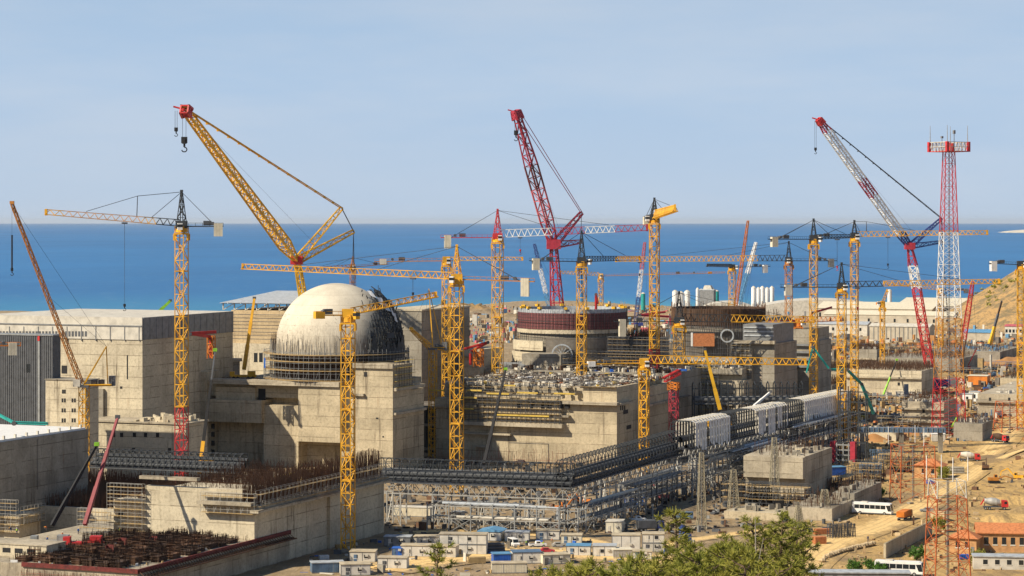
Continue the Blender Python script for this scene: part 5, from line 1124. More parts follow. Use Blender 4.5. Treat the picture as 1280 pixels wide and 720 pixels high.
def arched(label, px0, px1, D, ytop, depth, roofm):
    p0 = (px0 - 640) / F * D; w = (px1 - px0) / F * D; t = thing('arched_shed', label, 'shed', (p0 + w / 2, D, 0), R(-6), 'long low site sheds'); zt = P(0, ytop, D).z
    prof = [(-w / 2, 0), (-w / 2, zt * .45)] + [(-w / 2 + w * k / 10, zt * .45 + zt * .55 * math.sin(math.pi * (k / 10)) ** .6) for k in range(1, 10)] + [(w / 2, zt * .45), (w / 2, 0)]
    b = MB(); b.prism(prof, 0, depth); b.build('shell', M[roofm], t)
    b = MB(); [b.box(x - 2, x + 2, -.1, .05, 0, 5) for x in (-w * .3, 0, w * .3)]; b.build('door', M['grey_mid'], t)
arched('big white arched shed right of the far dark reactor wall', 940, 1110, 2330, 375, 70, 'white_dirty'); arched('smaller white arched shed behind the grey tower', 872, 945, 2380, 378, 60, 'white_dirty')
shed('long white hall with pale yellow roof under the hill', 1200, 2250, 1120, 95, 383, 'concrete_grey', 'cream', 6, name='warehouse', cat='warehouse', pil=12)
shed('very long low white shed in front of the pale yellow roofed hall', 1165, 2200, 1020, 60, 387, 'dusty', 'cream', 5, windows=14)
shed('long shed with cream roof below the white arched shed', 1192, 2120, 1030, 26, 395, 'dusty', 'cream', 3, windows=10)
shed('white two door site shed left of the pilastered shed', 1084, 1990, 1016, 18, 406, 'white_dirty', 'roof_grey', 2, windows=4); shed('cream shed lined with pilasters by the blue crawler crane', 1162, 1900, 1087, 18, 409, 'dusty', 'white_dirty', 2, pil=14)
shed('small white red striped cabin block right of the parked cars', 1278, 1960, 1256, 16, 408, 'white_dirty', 'red_pale', 1, windows=5); shed('low white shed in front of the red striped cabin', 1240, 1900, 1205, 14, 416, 'dusty', 'blue_pale', 2)
shed('tall grey hall half seen at the foot of the hill', 1237, 2300, 1205, 60, 384, 'concrete_grey', 'cream', 3, name='warehouse', cat='warehouse')
def silos(label, pxs, D, ybase, ytop, r, mats='white', house=None):
    for i, px in enumerate(pxs):
        p = P(px, ybase, D); p.z = 0; zt = P(px, ytop + (i % 2) * 1.4, D).z; t = thing('cement_silo', label[i], 'silo', p, 0, 'white cement silos by the sea')
        MB().cyl((0, 0, 5), r, zt - 7, 14).build('barrel', M[mats], t, smooth=False); b = MB(); b.lathe([(r, 0), (r * .3, 1.6), (0.02, 1.7)], (0, 0, zt - 2), 14); b.build('roof', M['white_dirty'], t); b = MB(); b.lathe([(r * .2, 2), (r, 5)], (0, 0, 0), 14); b.build('cone', M['grey_mid'], t)
        b = MB(); [b.bar((r * .8 * math.cos(a), r * .8 * math.sin(a), 0), (r * .8 * math.cos(a), r * .8 * math.sin(a), 6), .3) for a in (.8, 2.4, 3.9, 5.5)]; b.build('support_leg', M['grey_mid'], t)
silos(['leftmost white silo of the left pair', 'right white silo of the left pair', 'stubby white silo right of the left pair'], (844, 851, 859), 2450, 391, 362, 3.0)
silos(['first white silo of the middle row from the left', 'second white silo of the middle row', 'third white silo of the middle row', 'fourth white silo of the middle row', 'rightmost white silo of the middle row'], (872, 876.5, 881, 886, 891), 2480, 391, 359, 1.8)
silos(['shorter white silo at the left of the tall group', 'second silo of the tall group, short and white', 'tall white silo in the middle of the tall group', 'tallest white silo of the group', 'white silo at the right of the tall group'], (942, 948, 953, 959, 965), 2420, 392, 357, 2.3)
bl = Bld('batching_plant', 'grey batching plant block below the middle row of silos', 'plant', 892, 2440); bl.mb('wall').box(-15, 0, 0, 8, 0, 25); bl.mb('roof').box(-15.4, .4, -.4, 8.4, 25, 26); bl.mb('hopper').prism([(-12, 25.9), (-2, 25.9), (-4, 30), (-10, 30)], 1, 7); bl.done({'wall': 'grey_mid', 'roof': 'roof_grey', 'hopper': 'white_dirty'})
for lab, px, D, yb, yt, mt in (('teal storage tank in front of the sea left of the black peaked crane', 804, 2500, 392, 367, 'teal'), ('pale teal tank beside the middle row of silos', 896, 2500, 391, 364, 'teal'), ('white round tank behind the yellow folded crane', 1112, 2450, 391, 363, 'white')):
    p = P(px, yb, D); p.z = 0; t = thing('storage_tank', lab, 'tank', p, 0); zt = P(px, yt, D).z; MB().cyl((0, 0, 0), 2.2, zt, 14).build('shell', M[mt], t); b = MB(); b.lathe([(2.3, 0), (1, 1.2), (.02, 1.3)], (0, 0, zt), 14); b.build('roof', M['white_dirty'], t)

# ================================================================== unfinished blocks of the right half
def block(label, px, lx, rx, ybase, ytop, mat='concrete_warm', rb_n=0, ledges=(), D=None, rbm='rust', deb=0, debm='white_dirty', name='foundation_block', windows=(), over=None):
    D = D or F * H / (ybase - 277); s = Bld(name, label, 'concrete block', px, D, 'unfinished concrete blocks'); M2 = s.sy(rx); zt = s.z(ytop); xl = s.fx(lx)
    s.mb('wall').box(xl, 0, 0, M2, 0, zt)
    for py in ledges: s.front('ledge', lx - 1, px + .5, py, py + 2, 0, 1.4)
    for a, y in windows: s.front('window', a, a + 3, y, y + 4, 0, .06)
    if over: s.front('wall', *over, 0, 2.6)
    if rb_n: b = MB(); rebar(b, xl, 0, 0, M2, zt, 1.5, 4.5, rb_n, .07, .3); b.build('rebar', M[rbm], s.o, kind='stuff')
    if deb: b = MB(); debris(b, xl + 1, -1, 1, M2 - 1, zt, deb, .5, 3, 1.8); b.build('debris', M[debm], s.o, kind='stuff')
    s.done({'wall': mat, 'ledge': 'concrete_stained', 'window': 'black'}); return s
block('two tier concrete block with a flat pale top below the black columns', 1006, 932, 1040, 622, 571, 'concrete_stained', 120, (), deb=30, debm='concrete_grey', over=(932, 1006, 571.5, 598))  # darker concrete paints in the shade lying on the block's front
block('small pale block on the corner of the two tier block', 1002, 994, 1008, 610, 561, 'concrete_warm', D=840)
block('wide concrete block topped with brown rebar left of the communication tower', 1152, 1058, 1172, 497, 464, 'concrete_pale', 1500, (472,), windows=((1122, 478), (1068, 473)))
block('layered concrete block just left of the communication tower foot', 1180, 1127, 1196, 540, 503, 'concrete_stained', 300, (511, 519, 527), windows=((1153, 512),), deb=30)
block('grey block with rebar on top between the two right hand yellow masts', 1096, 1062, 1102, 466, 437, 'concrete_grey', 500, (448,), deb=24)
block('long low concrete wall behind the rebar topped block', 1200, 1098, 1222, 470, 449, 'concrete_grey', 700)
block('low concrete block at the right edge with brown rebar crown', 1300, 1250, 1330, 500, 474, 'concrete_warm', 900, rbm='rust_dark')
block('long concrete wall with dark slot right of the communication tower', 1300, 1222, 1340, 522, 494, 'concrete_stained', 0, (503,), deb=30, windows=((1236, 497), (1260, 497)))
block('grey sheeted block right of the communication tower foot', 1228, 1192, 1240, 552, 530, 'concrete_grey', 120, deb=14)
block('low grey wall block beside the upper white bus', 1068, 1040, 1102, 640, 617, 'concrete_grey', 60, deb=14, debm='concrete_grey')
block('shadowed concrete footing left of the dark pile', 1040, 985, 1072, 652, 636, 'concrete_stained', 120, deb=20, debm='concrete_grey')
block('low concrete base with hoops behind the pylons', 975, 905, 990, 652, 642, 'concrete_warm', 0, deb=14, debm='concrete_grey')
block('pale low block between the teal pump and the layered block', 1120, 1072, 1130, 552, 541, 'concrete_pale', 0, deb=30)
block('rough grey footing under the yellow crane on the right', 1050, 1004, 1075, 486, 465, 'concrete_stained', 900, rbm='rust_dark')
block('dark rebar filled pit wall beside the grey tower', 1040, 985, 1058, 512, 482, 'concrete_dark', 900)
block('low grey foundations behind the blue crawler crane', 1250, 1160, 1275, 456, 440, 'concrete_grey', 500, deb=40, debm='blue_pale')
block('grey structure with open frame at the foot of the maroon ring', 812, 776, 836, 480, 424, 'concrete_dark', 500, (432, 441, 450), D=1060)
block('cream block under the orange placing boom left of the pipes', 600, 578, 628, 560, 437, 'concrete_pale', 0, (445,), D=1030)
block('grey stepped block right of the far dark reactor wall', 958, 940, 985, 470, 398, 'concrete_grey', 60, (405,), D=1210)
# sheeted stacks and pipes
def hut(label, px, py, L, Wd, h, wallm, roofm, rz=R(-22), roof='gable', z=0, cat='hut', wins=2, name='site_hut', door=True):
    p = G(px, py, z); t = thing(name, label, cat, p, rz); b = MB(); b.box(-L / 2, L / 2, 0, Wd, 0, h); b.build('wall', M[wallm], t)
    b = MB(); 
    if roof == 'gable': b.v = []; pr = [(-.6, h - .15), (Wd / 2, h + Wd * .28), (Wd + .6, h - .15), (Wd + .6, h + .1), (Wd / 2, h + Wd * .28 + .3), (-.6, h + .1)]; b.v = [(x, y, z) for x in (-L / 2 - .6, L / 2 + .6) for y, z in pr]; b.f = [(i, (i + 1) % 6, 6 + (i + 1) % 6, 6 + i) for i in range(6)] + [tuple(range(6)), tuple(range(11, 5, -1))]
    elif roof == 'hip': r = Wd * .3; e = .7; c = [(-L / 2 - e, -e, h), (L / 2 + e, -e, h), (L / 2 + e, Wd + e, h), (-L / 2 - e, Wd + e, h)]; k = [(-L / 2 + Wd / 2, Wd / 2, h + r), (L / 2 - Wd / 2, Wd / 2, h + r)]; b.quad(c[0], c[1], k[1], k[0]); b.quad(c[2], c[3], k[0], k[1]); b.tri(c[1], c[2], k[1]); b.tri(c[3], c[0], k[0]); b.quad(*c[::-1])
    else: b.box(-L / 2 - .3, L / 2 + .3, -.3, Wd + .3, h, h + .3)
    b.build('roof', M[roofm], t)
    for i in range(wins): x = -L / 2 + L * (i + 1) / (wins + 1); b = MB(); b.box(x - .6, x + .6, -.06, .05, h * .4, h * .78); w_ = b.build('window', M['glass'], t); b = MB(); b.box(x - .75, x + .75, -.09, -.01, h * .33, h * .4); b.build('sill', M['white_dirty'], w_)
    if door: b = MB(); b.box(L / 2 - 1.6, L / 2 - .6, -.06, .05, 0, 2.1); b.build('door', M['grey_mid'], t)
    return t
hut('small house with orange tiled hip roof beside the upper mixer truck', 1160, 598, 10.5, 8, 4.6, 'ochre_wall', 'tile', roof='hip', cat='house', name='tiled_house'); hut('tiled roof house with red door by the lower right lattice tower', 1203, 692, 8, 7, 4.4, 'ochre_wall', 'tile', roof='hip', cat='house', name='tiled_house')
hut('long ochre building with tiled roof at the lower right edge', 1255, 690, 15, 8, 5.4, 'ochre_wall', 'tile', R(-8), cat='house', name='tiled_house', wins=5)
hut('long white and grey container office below the long tiled building', 1254, 712, 16, 5, 3.4, 'white_dirty', 'roof_grey', R(-8), 'flat', wins=4, cat='site office')
hut('orange and cream hut on stilts above the rubble at right', 1222, 483, 11, 9, 6, 'orange', 'cream', roof='flat', cat='hut', wins=0)
hut('flat metal roof strip of a hut at the bottom edge below the lower bus', 1075, 731, 26, 5, 3.0, 'grey_mid', 'roof_grey', R(-3), 'flat', wins=3)
for px, py, lab in ((1218, 503, 'tall white cabin right of the tower with grey side'), (1209, 506, 'small white cabin leaning on the tall white one'), (1088, 455, 'white cabin near the far yellow crane foot')): hut(lab, px, py, 5, 4, 5.5, 'white', 'roof_grey', roof='flat', wins=1)
hut('small white hut beside the two tier concrete block', 1018, 608, 9, 4, 3.2, 'white', 'white_dirty', roof='gable', wins=2); hut('white bricked kiosk next to the tiled hip roof house', 1174, 598, 2.4, 3, 4.2, 'white', 'white_dirty', roof='flat', wins=0)
t = thing('retaining_wall', 'grey concrete retaining wall along the haul road above the lower bus', 'wall', G(1106, 698)); a, c = G(1106, 698), G(1164, 668); d = c - a; b = MB(); n = Vector((d.y, -d.x, 0)).normalized() * .35
for i in range(9):
    p, q = d * (i / 9), d * ((i + .985) / 9); k = len(b.v); hh = 4.2
    for e in (p - n, q - n, q + n, p + n): b.v.append((e.x, e.y, -.2))
    for e in (p - n, q - n, q + n, p + n): b.v.append((e.x, e.y, hh))
    b.f += [(k, k + 1, k + 5, k + 4), (k + 1, k + 2, k + 6, k + 5), (k + 2, k + 3, k + 7, k + 6), (k + 3, k, k + 4, k + 7), (k + 4, k + 5, k + 6, k + 7)]
b.build('panel', M['concrete_warm'], t)
# ================================================================== cabins and containers
def cabin(label, px0, px1, ybase, h=2.6, wall='white', roof='roof_grey', Wd=2.6, rz=R(-12), levels=1, doors=1, wins=2, kind='cabin', flat=True, group='site cabins and containers', z=0, name='site_cabin'):
    Wd *= 1.55; p0, p1 = G(px0, ybase, z), G(px1, ybase, z); L = (p1 - p0).length * .97; t = thing(name, label, kind, p0, rz, group)
    for l in range(levels):
        z0 = l * (h + .15) + .15; b = MB(); b.box(0, L, 0, Wd, z0, z0 + h)
        if name == 'shipping_container':
            n = int(L / .45)
            for i in range(n): b.box(i * .45 + .05, i * .45 + .27, -.06, Wd + .06, z0 + .12, z0 + h - .12)
        b.build('body', M[wall], t)
        b = MB(); n = max(2, int(L / 2.4))
        for i in range(n + 1): x = L * i / n; b.box(x - .07, x + .07, -.05, .02, z0, z0 + h)
        b.box(-.05, L + .05, -.06, .01, z0 - .1, z0 + .1); b.box(-.05, L + .05, -.06, .01, z0 + h - .12, z0 + h); b.build('frame', M['grey_mid' if wall != 'grey_mid' else 'grey_dark'], t)
        if name != 'shipping_container':
            for i in range(wins): x = L * (i + .6) / (wins + .5); b = MB(); b.box(x - .5, x + .5, -.08, .02, z0 + 1, z0 + 2); w_ = b.build('window', M['glass'], t); b = MB(); b.box(x - .6, x + .6, -.11, -.0, z0 + .9, z0 + 1); b.build('frame', M['white'], w_)
            for i in range(doors): x = L * (.22 + .5 * i); b = MB(); b.box(x - .42, x + .42, -.09, .02, z0 + .05, z0 + 2.05); d_ = b.build('door', M[random.choice(('grey_dark', 'blue_grey', 'white_dirty'))], t); b = MB(); b.box(x + .25, x + .33, -.14, -.08, z0 + 1, z0 + 1.1); b.build('handle', M['black'], d_)
    if name != 'shipping_container': b = MB(); b.box(L * .62, L * .62 + .8, -.42, -.07, 1.7, 2.3); b.build('air_conditioner', M['white_dirty'], t); b = MB(); b.box(L * .22 - .6, L * .22 + .6, -1.0, -.1, 0, .16); b.box(L * .22 - .6, L * .22 + .6, -.55, -.1, .16, .32); b.build('step', M['grey_mid'], t)
    zt = levels * (h + .15); b = MB()
    if flat: b.box(-.15, L + .15, -.2, Wd + .2, zt, zt + .18)
    else: b.prism([(-.2, zt), (L + .2, zt), (L + .2, zt + .15), (L / 2, zt + .9), (-.2, zt + .15)], -.25, Wd + .25)
    b.build('roof', M[roof], t); b = MB(); b.box(.2, L - .2, .2, Wd - .2, 0, .16); b.build('base', M['grey_dark'], t); return t
C = cabin
C('long dark blue shipping container at the foot of the front left concrete wall', 390, 432, 717, 2.6, 'blue_grey', 'roof_grey', name='shipping_container', kind='container', rz=R(12))
C('white three panel cabin just right of the yellow mast foot', 437, 470, 703, 2.8, 'white_dirty', 'cabin_roof', 3.2, R(-4)); C('white cabin with tan roof lowest of the group right of the blue container', 426, 464, 720, 2.8, 'cabin_white', 'cabin_roof', 3.4, R(8))
C('white cabin with dark door and a slanting shadow, right of the three panel cabin', 472, 510, 711, 2.8, 'cabin_white', 'concrete_stained', 2.8, R(-6)); C('small bright blue tank cabin between two white cabins', 490, 503, 696, 2.2, 'blue', 'blue', 2.4, R(-4), wins=0)
C('long white cabin with brown stained roof behind the small pine top', 501, 543, 696, 3.0, 'cabin_white', 'cabin_roof', 3.0, R(-6), wins=2); C('shorter white cabin joined to the end of the long one', 545, 571, 697, 3.0, 'white_dirty', 'cabin_roof', 3.0, R(-10))
C('two storey stack of long pale cabins', 549, 610, 693, 2.7, 'cabin_white', 'concrete_stained', 3.2, R(-5), 2, wins=2); C('low white cabin with tan roof left of the two storey stack', 517, 550, 683, 2.6, 'white_dirty', 'cabin_roof', 3, R(-5))
C('dull grey cabin in the shade of the concrete wall', 480, 514, 683, 2.6, 'grey_mid', 'roof_grey', 3, R(-5)); C('white hut with pale blue pitched roof behind the two storey stack', 597, 628, 676, 2.6, 'cabin_white', 'blue_pale', 5, R(-12), flat=False)
C('white cabin with grey roof behind the white van', 631, 662, 677, 2.6, 'cabin_white', 'roof_grey', 3, R(-5)); C('blue shipping container lying right of the two storey stack', 617, 640, 705, 2.5, 'blue', 'blue_pale', 2.5, R(10), name='shipping_container', kind='container')
C('long cream container at the edge of the trees', 615, 660, 717, 2.5, 'cream', 'cabin_roof', 2.6, R(4), name='shipping_container', kind='container'); C('white panelled cabin with grey blue roof beside the parked cars', 641, 678, 705, 3.0, 'cabin_white', 'blue_grey', 3.4, R(6))
C('cream cabin with dull brown roof next to the bushes', 679, 715, 706, 2.4, 'cream', 'cabin_roof', 3.2, R(14)); C('white cabin with blue grey roof behind the brown roofed one', 708, 739, 695, 2.7, 'cabin_white', 'blue_pale', 3.4, R(-4))
C('white hut with open dark doorway left of the tall white cabin', 741, 771, 696, 2.9, 'cabin_white', 'roof_grey', 3.4, R(-4), wins=1); C('tall white three panel cabin at the middle of the cabin yard', 765, 801, 689, 4.4, 'cabin_white', 'cabin_roof', 3.6, R(-4), wins=0)
C('white two storey cabin behind the pine top', 803, 831, 690, 2.4, 'white_dirty', 'cabin_roof', 3.4, R(-4), 2); C('square cream shed standing alone left of the dark truck', 757, 778, 666, 3.2, 'cream', 'white_dirty', 4.2, R(-10), wins=0)
C('low pale green container among the bushes', 767, 791, 698, 2.2, 'galvanised', 'cream', 3, R(4), name='shipping_container', kind='container'); C('white cabin with sand coloured roof at the edge of the bushes', 791, 815, 700, 2.2, 'cabin_white', 'cabin_roof', 3, R(-4))
C('white cabin with bright blue door beside the pickup', 670, 700, 675, 2.6, 'cabin_white', 'cabin_roof', 3, R(-4)); C('low white office row behind the pickup', 701, 728, 680, 2.4, 'cream', 'cabin_roof', 3, R(-4), wins=2)
C('long pale container under the level black gallery', 490, 542, 645, 2.8, 'cream', 'white_dirty', 2.8, R(-17), name='shipping_container', kind='container'); C('short pale container under the gallery right of the long one', 563, 577, 652, 2.8, 'white_dirty', 'white_dirty', 2.8, R(-17), name='shipping_container', kind='container')
C('blue shipping container by the red and black boxes', 1040, 1060, 595, 3.0, 'blue', 'blue_pale', 3, R(18), name='shipping_container', kind='container'); C('white shipping container at the edge of the pit near the layered block', 1165, 1182, 552, 3.0, 'cabin_white', 'white', 3, R(-5), name='shipping_container', kind='container')
for i, (lab, px, py) in enumerate((('left blue upright tank at the edge of the pine', 853, 672), ('right blue upright tank, a little lower, at the edge of the pine', 860, 682))):
    t = thing('water_tank', lab, 'tank', G(px, py), 0, 'blue upright tanks'); MB().cyl((0, 0, 0), 1.05, 3.3, 14).build('barrel', M['blue'], t); b = MB(); b.lathe([(1.05, 3.3), (.4, 3.7), (.4, 3.9), (.01, 3.9)], (0, 0, 0), 14); b.build('lid', M['blue_dark'], t)
# ================================================================== vehicles
def wheels(t, xs, w, r):
    for x in xs:
        for s in (-1, 1):
            b = MB(); b.bar((x, s * (w / 2 - .28), r), (x, s * (w / 2 + .03), r), r, k=14, cap=True); o = b.build('wheel', M['tyre'], t); b = MB(); b.bar((x, s * (w / 2), r), (x, s * (w / 2 + .05), r), r * .55, k=10, cap=True); b.build('rim', M['grey_steel'], o)
def side_prism(b, prof, y0, y1): b.prism(prof, y0, y1); return b
def car(label, px, py, rz, col, kind='car', z=0, name=None):
    t = thing(name or {'car': 'parked_car', 'van': 'parked_van', 'pickup': 'pickup_truck'}[kind], label, kind, G(px, py, z), rz, 'parked cars and vans'); w = 1.8 if kind != 'van' else 2.0
    if kind == 'car': body = [(-2.1, .35), (2.1, .35), (2.15, .8), (1.2, .95), (-2.15, .95)]; cabp = [(-1.9, .95), (1.0, .95), (.35, 1.5), (-1.3, 1.5)]
    elif kind == 'van': body = [(-2.7, .4), (2.7, .4), (2.75, 1.0), (2.2, 1.25), (-2.75, 1.25)]; cabp = [(-2.75, 1.25), (2.15, 1.25), (1.5, 2.35), (-2.7, 2.4)]
    else: body = [(-2.6, .5), (2.6, .5), (2.65, 1.0), (1.3, 1.15), (-2.65, 1.15)]; cabp = [(-.7, 1.15), (1.25, 1.15), (.7, 1.8), (-.5, 1.8)]
    b = MB(); b.prism(body, -w / 2, w / 2); b.build('body', M[col], t); b = MB(); b.prism(cabp, -w / 2 + .1, w / 2 - .1); b.build('cabin', M[col], t)
    q = cabp; b = MB(); m_ = (q[0][1] + q[2][1]) / 2
    x0, x1 = q[3][0] + .15, q[2][0] - .05
    for s in (-1, 1): b.box(x0, x1, s * (w / 2 - .1) - .015, s * (w / 2 - .1) + .015, q[0][1] + .1, q[2][1] - .1)
    b.build('window', M['glass'], t)
    b = MB(); a, c = Vector((q[1][0], 0, q[1][1])), Vector((q[2][0], 0, q[2][1])); n = Vector((c.z - a.z, 0, a.x - c.x)).normalized() * .015; a2, c2 = a.lerp(c, .1) + n, a.lerp(c, .9) + n; b.quad((a2.x, -w * .42, a2.z), (a2.x, w * .42, a2.z), (c2.x, w * .4, c2.z), (c2.x, -w * .4, c2.z)); b.build('windscreen', M['glass'], t)
    for s in (-1, 1): b = MB(); b.box(body[2][0] - .1, body[2][0] + .02, s * w * .36 - .18, s * w * .36 + .18, .62, .8); b.build('headlight', M['white'], t)
    if kind == 'pickup': b = MB(); b.box(-2.5, -.8, -w / 2 + .12, w / 2 - .12, 1.151, 1.17); b.build('bed', M['grey_dark'], t)
    wheels(t, (-body[2][0] * .6, body[2][0] * .62), w, .36 if kind == 'car' else .42)
car('white minivan parked nose to the viewer beside the two storey cabins', 642, 683, R(-70), 'white', 'van'); car('white pickup parked before the cabin with the blue door', 672, 684, R(10), 'white', 'pickup'); car('dark red car parked in front of the pickup', 684, 691, R(4), 'red_crimson'); car('pale silver car parked behind the red car', 699, 684, R(5), 'galvanised')
car('dark navy van parked below the long gallery', 856, 649, R(176), 'blue_grey', 'van'); car('white pickup beside the orange earth near the dark truck', 797, 652, R(15), 'white', 'pickup'); car('grey silver car on the haul road behind the dump truck', 1158, 640, R(170), 'grey_steel')
for lab, px, py, c in (('white car at the left of the far row by the yellow boom', 1206, 427, 'white'), ('pale blue car in the middle of the far row by the yellow boom', 1216, 429, 'blue_pale'), ('silver car at the right of the far row by the yellow boom', 1227, 428, 'galvanised'), ('white van parked in front of the pilastered shed', 1098, 430, 'white'), ('blue car parked left of the pilastered shed', 1080, 432, 'blue')): car(lab, px, py, R(random.uniform(-20, 20)), c, 'van' if 'van' in lab else 'car')
def truck(label, px, py, rz, cabc, load, loadc, name, cat, z=0):
    t = thing(name, label, cat, G(px, py, z), rz, 'trucks and machines'); b = MB(); b.box(-4, 4, -1, 1, .8, 1.1); b.build('chassis', M['grey_dark'], t)
    b = MB(); b.prism([(2.0, 1.0), (4.2, 1.0), (4.25, 2.0), (3.9, 3.1), (2.0, 3.2)], -1.2, 1.2); cb_ = b.build('cab', M[cabc], t); b = MB(); b.quad((4.27, -1.05, 2.0), (4.27, 1.05, 2.0), (3.97, 1.0, 3.0), (3.97, -1.0, 3.0)); [b.box(2.9, 3.8, s * 1.2 - .02, s * 1.2 + .02, 2.0, 2.8) for s in (-1, 1)]; b.build('window', M['glass'], cb_)
    b = MB()
    if load == 'tipper': b.prism([(-4.2, 1.3), (1.7, 1.3), (1.8, 3.3), (1.2, 3.3), (-4.5, 3.0)], -1.3, 1.3); [b.box(x, x + .18, -1.42, 1.42, 1.3, 3.0) for x in (-4, -2.6, -1.2, .2, 1.4)]
    elif load == 'drum':
        pr = [(.0, -3.6), (.75, -3.5), (.9, -3.0), (1.35, -1.2), (1.35, .4), (.9, 1.6), (0, 1.7)]; k = MB(); k.lathe(pr, (0, 0, 0), 18); b.f = k.f; b.v = [(z, y, 2.5 + x - z * .12) for x, y, z in k.v]
    else: b.box(-4.2, 1.7, -1.25, 1.25, 1.15, 3.4)
    b.build({'tipper': 'tipper_body', 'drum': 'mixer_drum'}.get(load, 'box_body'), M[loadc], t)
    if load == 'drum': b = MB(); b.prism([(-4.6, 1.4), (-3.6, 2.9), (-3.0, 3.5), (-3.6, 3.6), (-4.9, 1.6)], -.4, .4); b.bar((-3.4, .6, 1.1), (-3.4, .6, 2.4), .15); b.bar((1.6, 0, 1), (1.6, 0, 2.2), .25); b.build('chute', M[cabc], t)
    wheels(t, (-3.2, -1.9, 2.9), 2.4, .52); return t
truck('orange dump truck seen from behind on the haul road beside the upper bus', 1131, 650, R(62), 'orange', 'tipper', 'orange', 'dump_truck', 'dump truck'); truck('red cab mixer truck with white drum on the upper sandy road', 1212, 577, R(-8), 'red', 'drum', 'white_dirty', 'mixer_truck', 'mixer truck')
truck('red cab mixer truck with pale drum on the lower track above the tiled building', 1244, 637, R(-8), 'red', 'drum', 'galvanised', 'mixer_truck', 'mixer truck'); truck('red fronted truck turning at the far end of the haul road', 1250, 553, R(-50), 'red', 'drum', 'rust_dark', 'mixer_truck', 'mixer truck'); truck('dark covered truck parked left of the navy van', 813, 664, R(14), 'blue_dark', 'box', 'grey_dark', 'box_truck', 'truck')
def bus(label, px, py, rz):
    t = thing('coach_bus', label, 'bus', G(px, py), rz, 'white coaches'); w = 2.5
    b = MB(); b.prism([(-6, .4), (5.9, .4), (6.05, 1.2), (5.6, 3.25), (5.0, 3.45), (-5.9, 3.45), (-6.05, 1.0)], -w / 2, w / 2); b.build('body', M['white'], t)
    for i in range(6): b = MB(); x = -5.4 + i * 1.62; [b.box(x, x + 1.5, s * w / 2 - .02, s * w / 2 + .02, 1.75, 2.85) for s in (-1,)]; b.build('window', M['glass'], t); b = MB(); b.box(x, x + 1.5, w / 2 - .02, w / 2 + .02, 1.75, 2.85); b.build('window', M['glass'], t)
    [MB().prism([(4.3, 2.85), (5.0, 1.2), (6.0, 1.2), (5.62, 2.95)], s * w / 2 - .025, s * w / 2 + .025).build('side_glass', M['glass'], t) for s in (-1, 1)]
    b = MB(); b.quad((6.06, -1.1, 1.3), (6.06, 1.1, 1.3), (5.66, 1.1, 3.1), (5.66, -1.1, 3.1)); b.build('windscreen', M['glass'], t)
    for s in (-1, 1): b = MB(); b.box(5.9, 6.08, s * .9 - .2, s * .9 + .2, .75, .95); b.build('headlight', M['white_dirty'], t); b = MB(); b.bar((5.8, s * 1.2, 3.0), (6.3, s * 1.4, 2.6), .06); b.cbox((6.3, s * 1.4, 2.2), .12, .22, .45); b.build('mirror', M['black'], t)
    b = MB(); b.box(-3.5, -1.5, -.8, .8, 3.45, 3.7); b.build('roof_unit', M['white_dirty'], t); b = MB(); b.box(-5.9, 5.8, -w / 2 - .012, w / 2 + .012, .42, .62); b.build('skirt', M['grey_dark'], t); wheels(t, (-3.6, 3.9), 2.5, .5); t.scale = (1.08, 1.08, 1.12)
bus('white coach parked by the low grey wall, the farther of two', 1091, 643, R(-24)); bus('white coach below the retaining wall, nearest the viewer', 1124, 719, R(-18))
def excavator(label, px, py, rz, col, z=0, up=1.0):
    t = thing('excavator', label, 'excavator', G(px, py, z), rz, 'trucks and machines'); b = MB(); [b.box(-2, 2, s * 1.1 - .3, s * 1.1 + .3, 0, .9) for s in (-1, 1)]; b.box(-1, 1, -.9, .9, .5, 1.0); b.build('track', M['black'], t)
    b = MB(); b.box(-2.2, 1.3, -1.3, 1.3, 1.05, 2.1); b.build('body', M[col], t); b = MB(); b.prism([(0, 2.1), (1.3, 2.1), (1.1, 3.1), (0, 3.1)], .2, 1.25); c_ = b.build('cab', M[col], t); b = MB(); b.box(.15, 1.0, 1.24, 1.28, 2.2, 2.95); b.box(.15, 1.0, .17, .21, 2.2, 2.95); b.build('window', M['glass'], c_)
    b = MB(); b.bar((1.2, -.3, 1.6), (3.6, -.3, 4.4 * up), .28); b.bar((3.6, -.3, 4.4 * up), (6.0, -.3, 3.3 * up), .24); b.build('boom', M[col], t); b = MB(); b.bar((6.0, -.3, 3.3 * up), (6.3, -.3, 1.2), .2); b.build('stick', M[col], t); b = MB(); b.prism([(5.8, .2), (6.8, .4), (6.6, 1.4), (6.1, 1.4)], -.9, .3); b.build('bucket', M['grey_dark'], t)
excavator('orange excavator working left under the bend of the gallery', 703, 640, R(20), 'orange'); excavator('orange excavator right of the other one under the bend of the gallery', 731, 632, R(160), 'orange'); excavator('faded red excavator with raised arm below the long gallery', 829, 626, R(150), 'red_pale', up=1.2); excavator('yellow excavator at the right edge of the sandy slope', 1272, 601, R(160), 'yellow'); excavator('rusty orange loader on the sandy slope', 1243, 604, R(0), 'orange_brown', up=.6); excavator('yellow excavator by the blue crawler base', 1138, 447, R(30), 'yellow'); excavator('dark red drilling machine on the haul road bank', 1232, 588, R(80), 'rust')

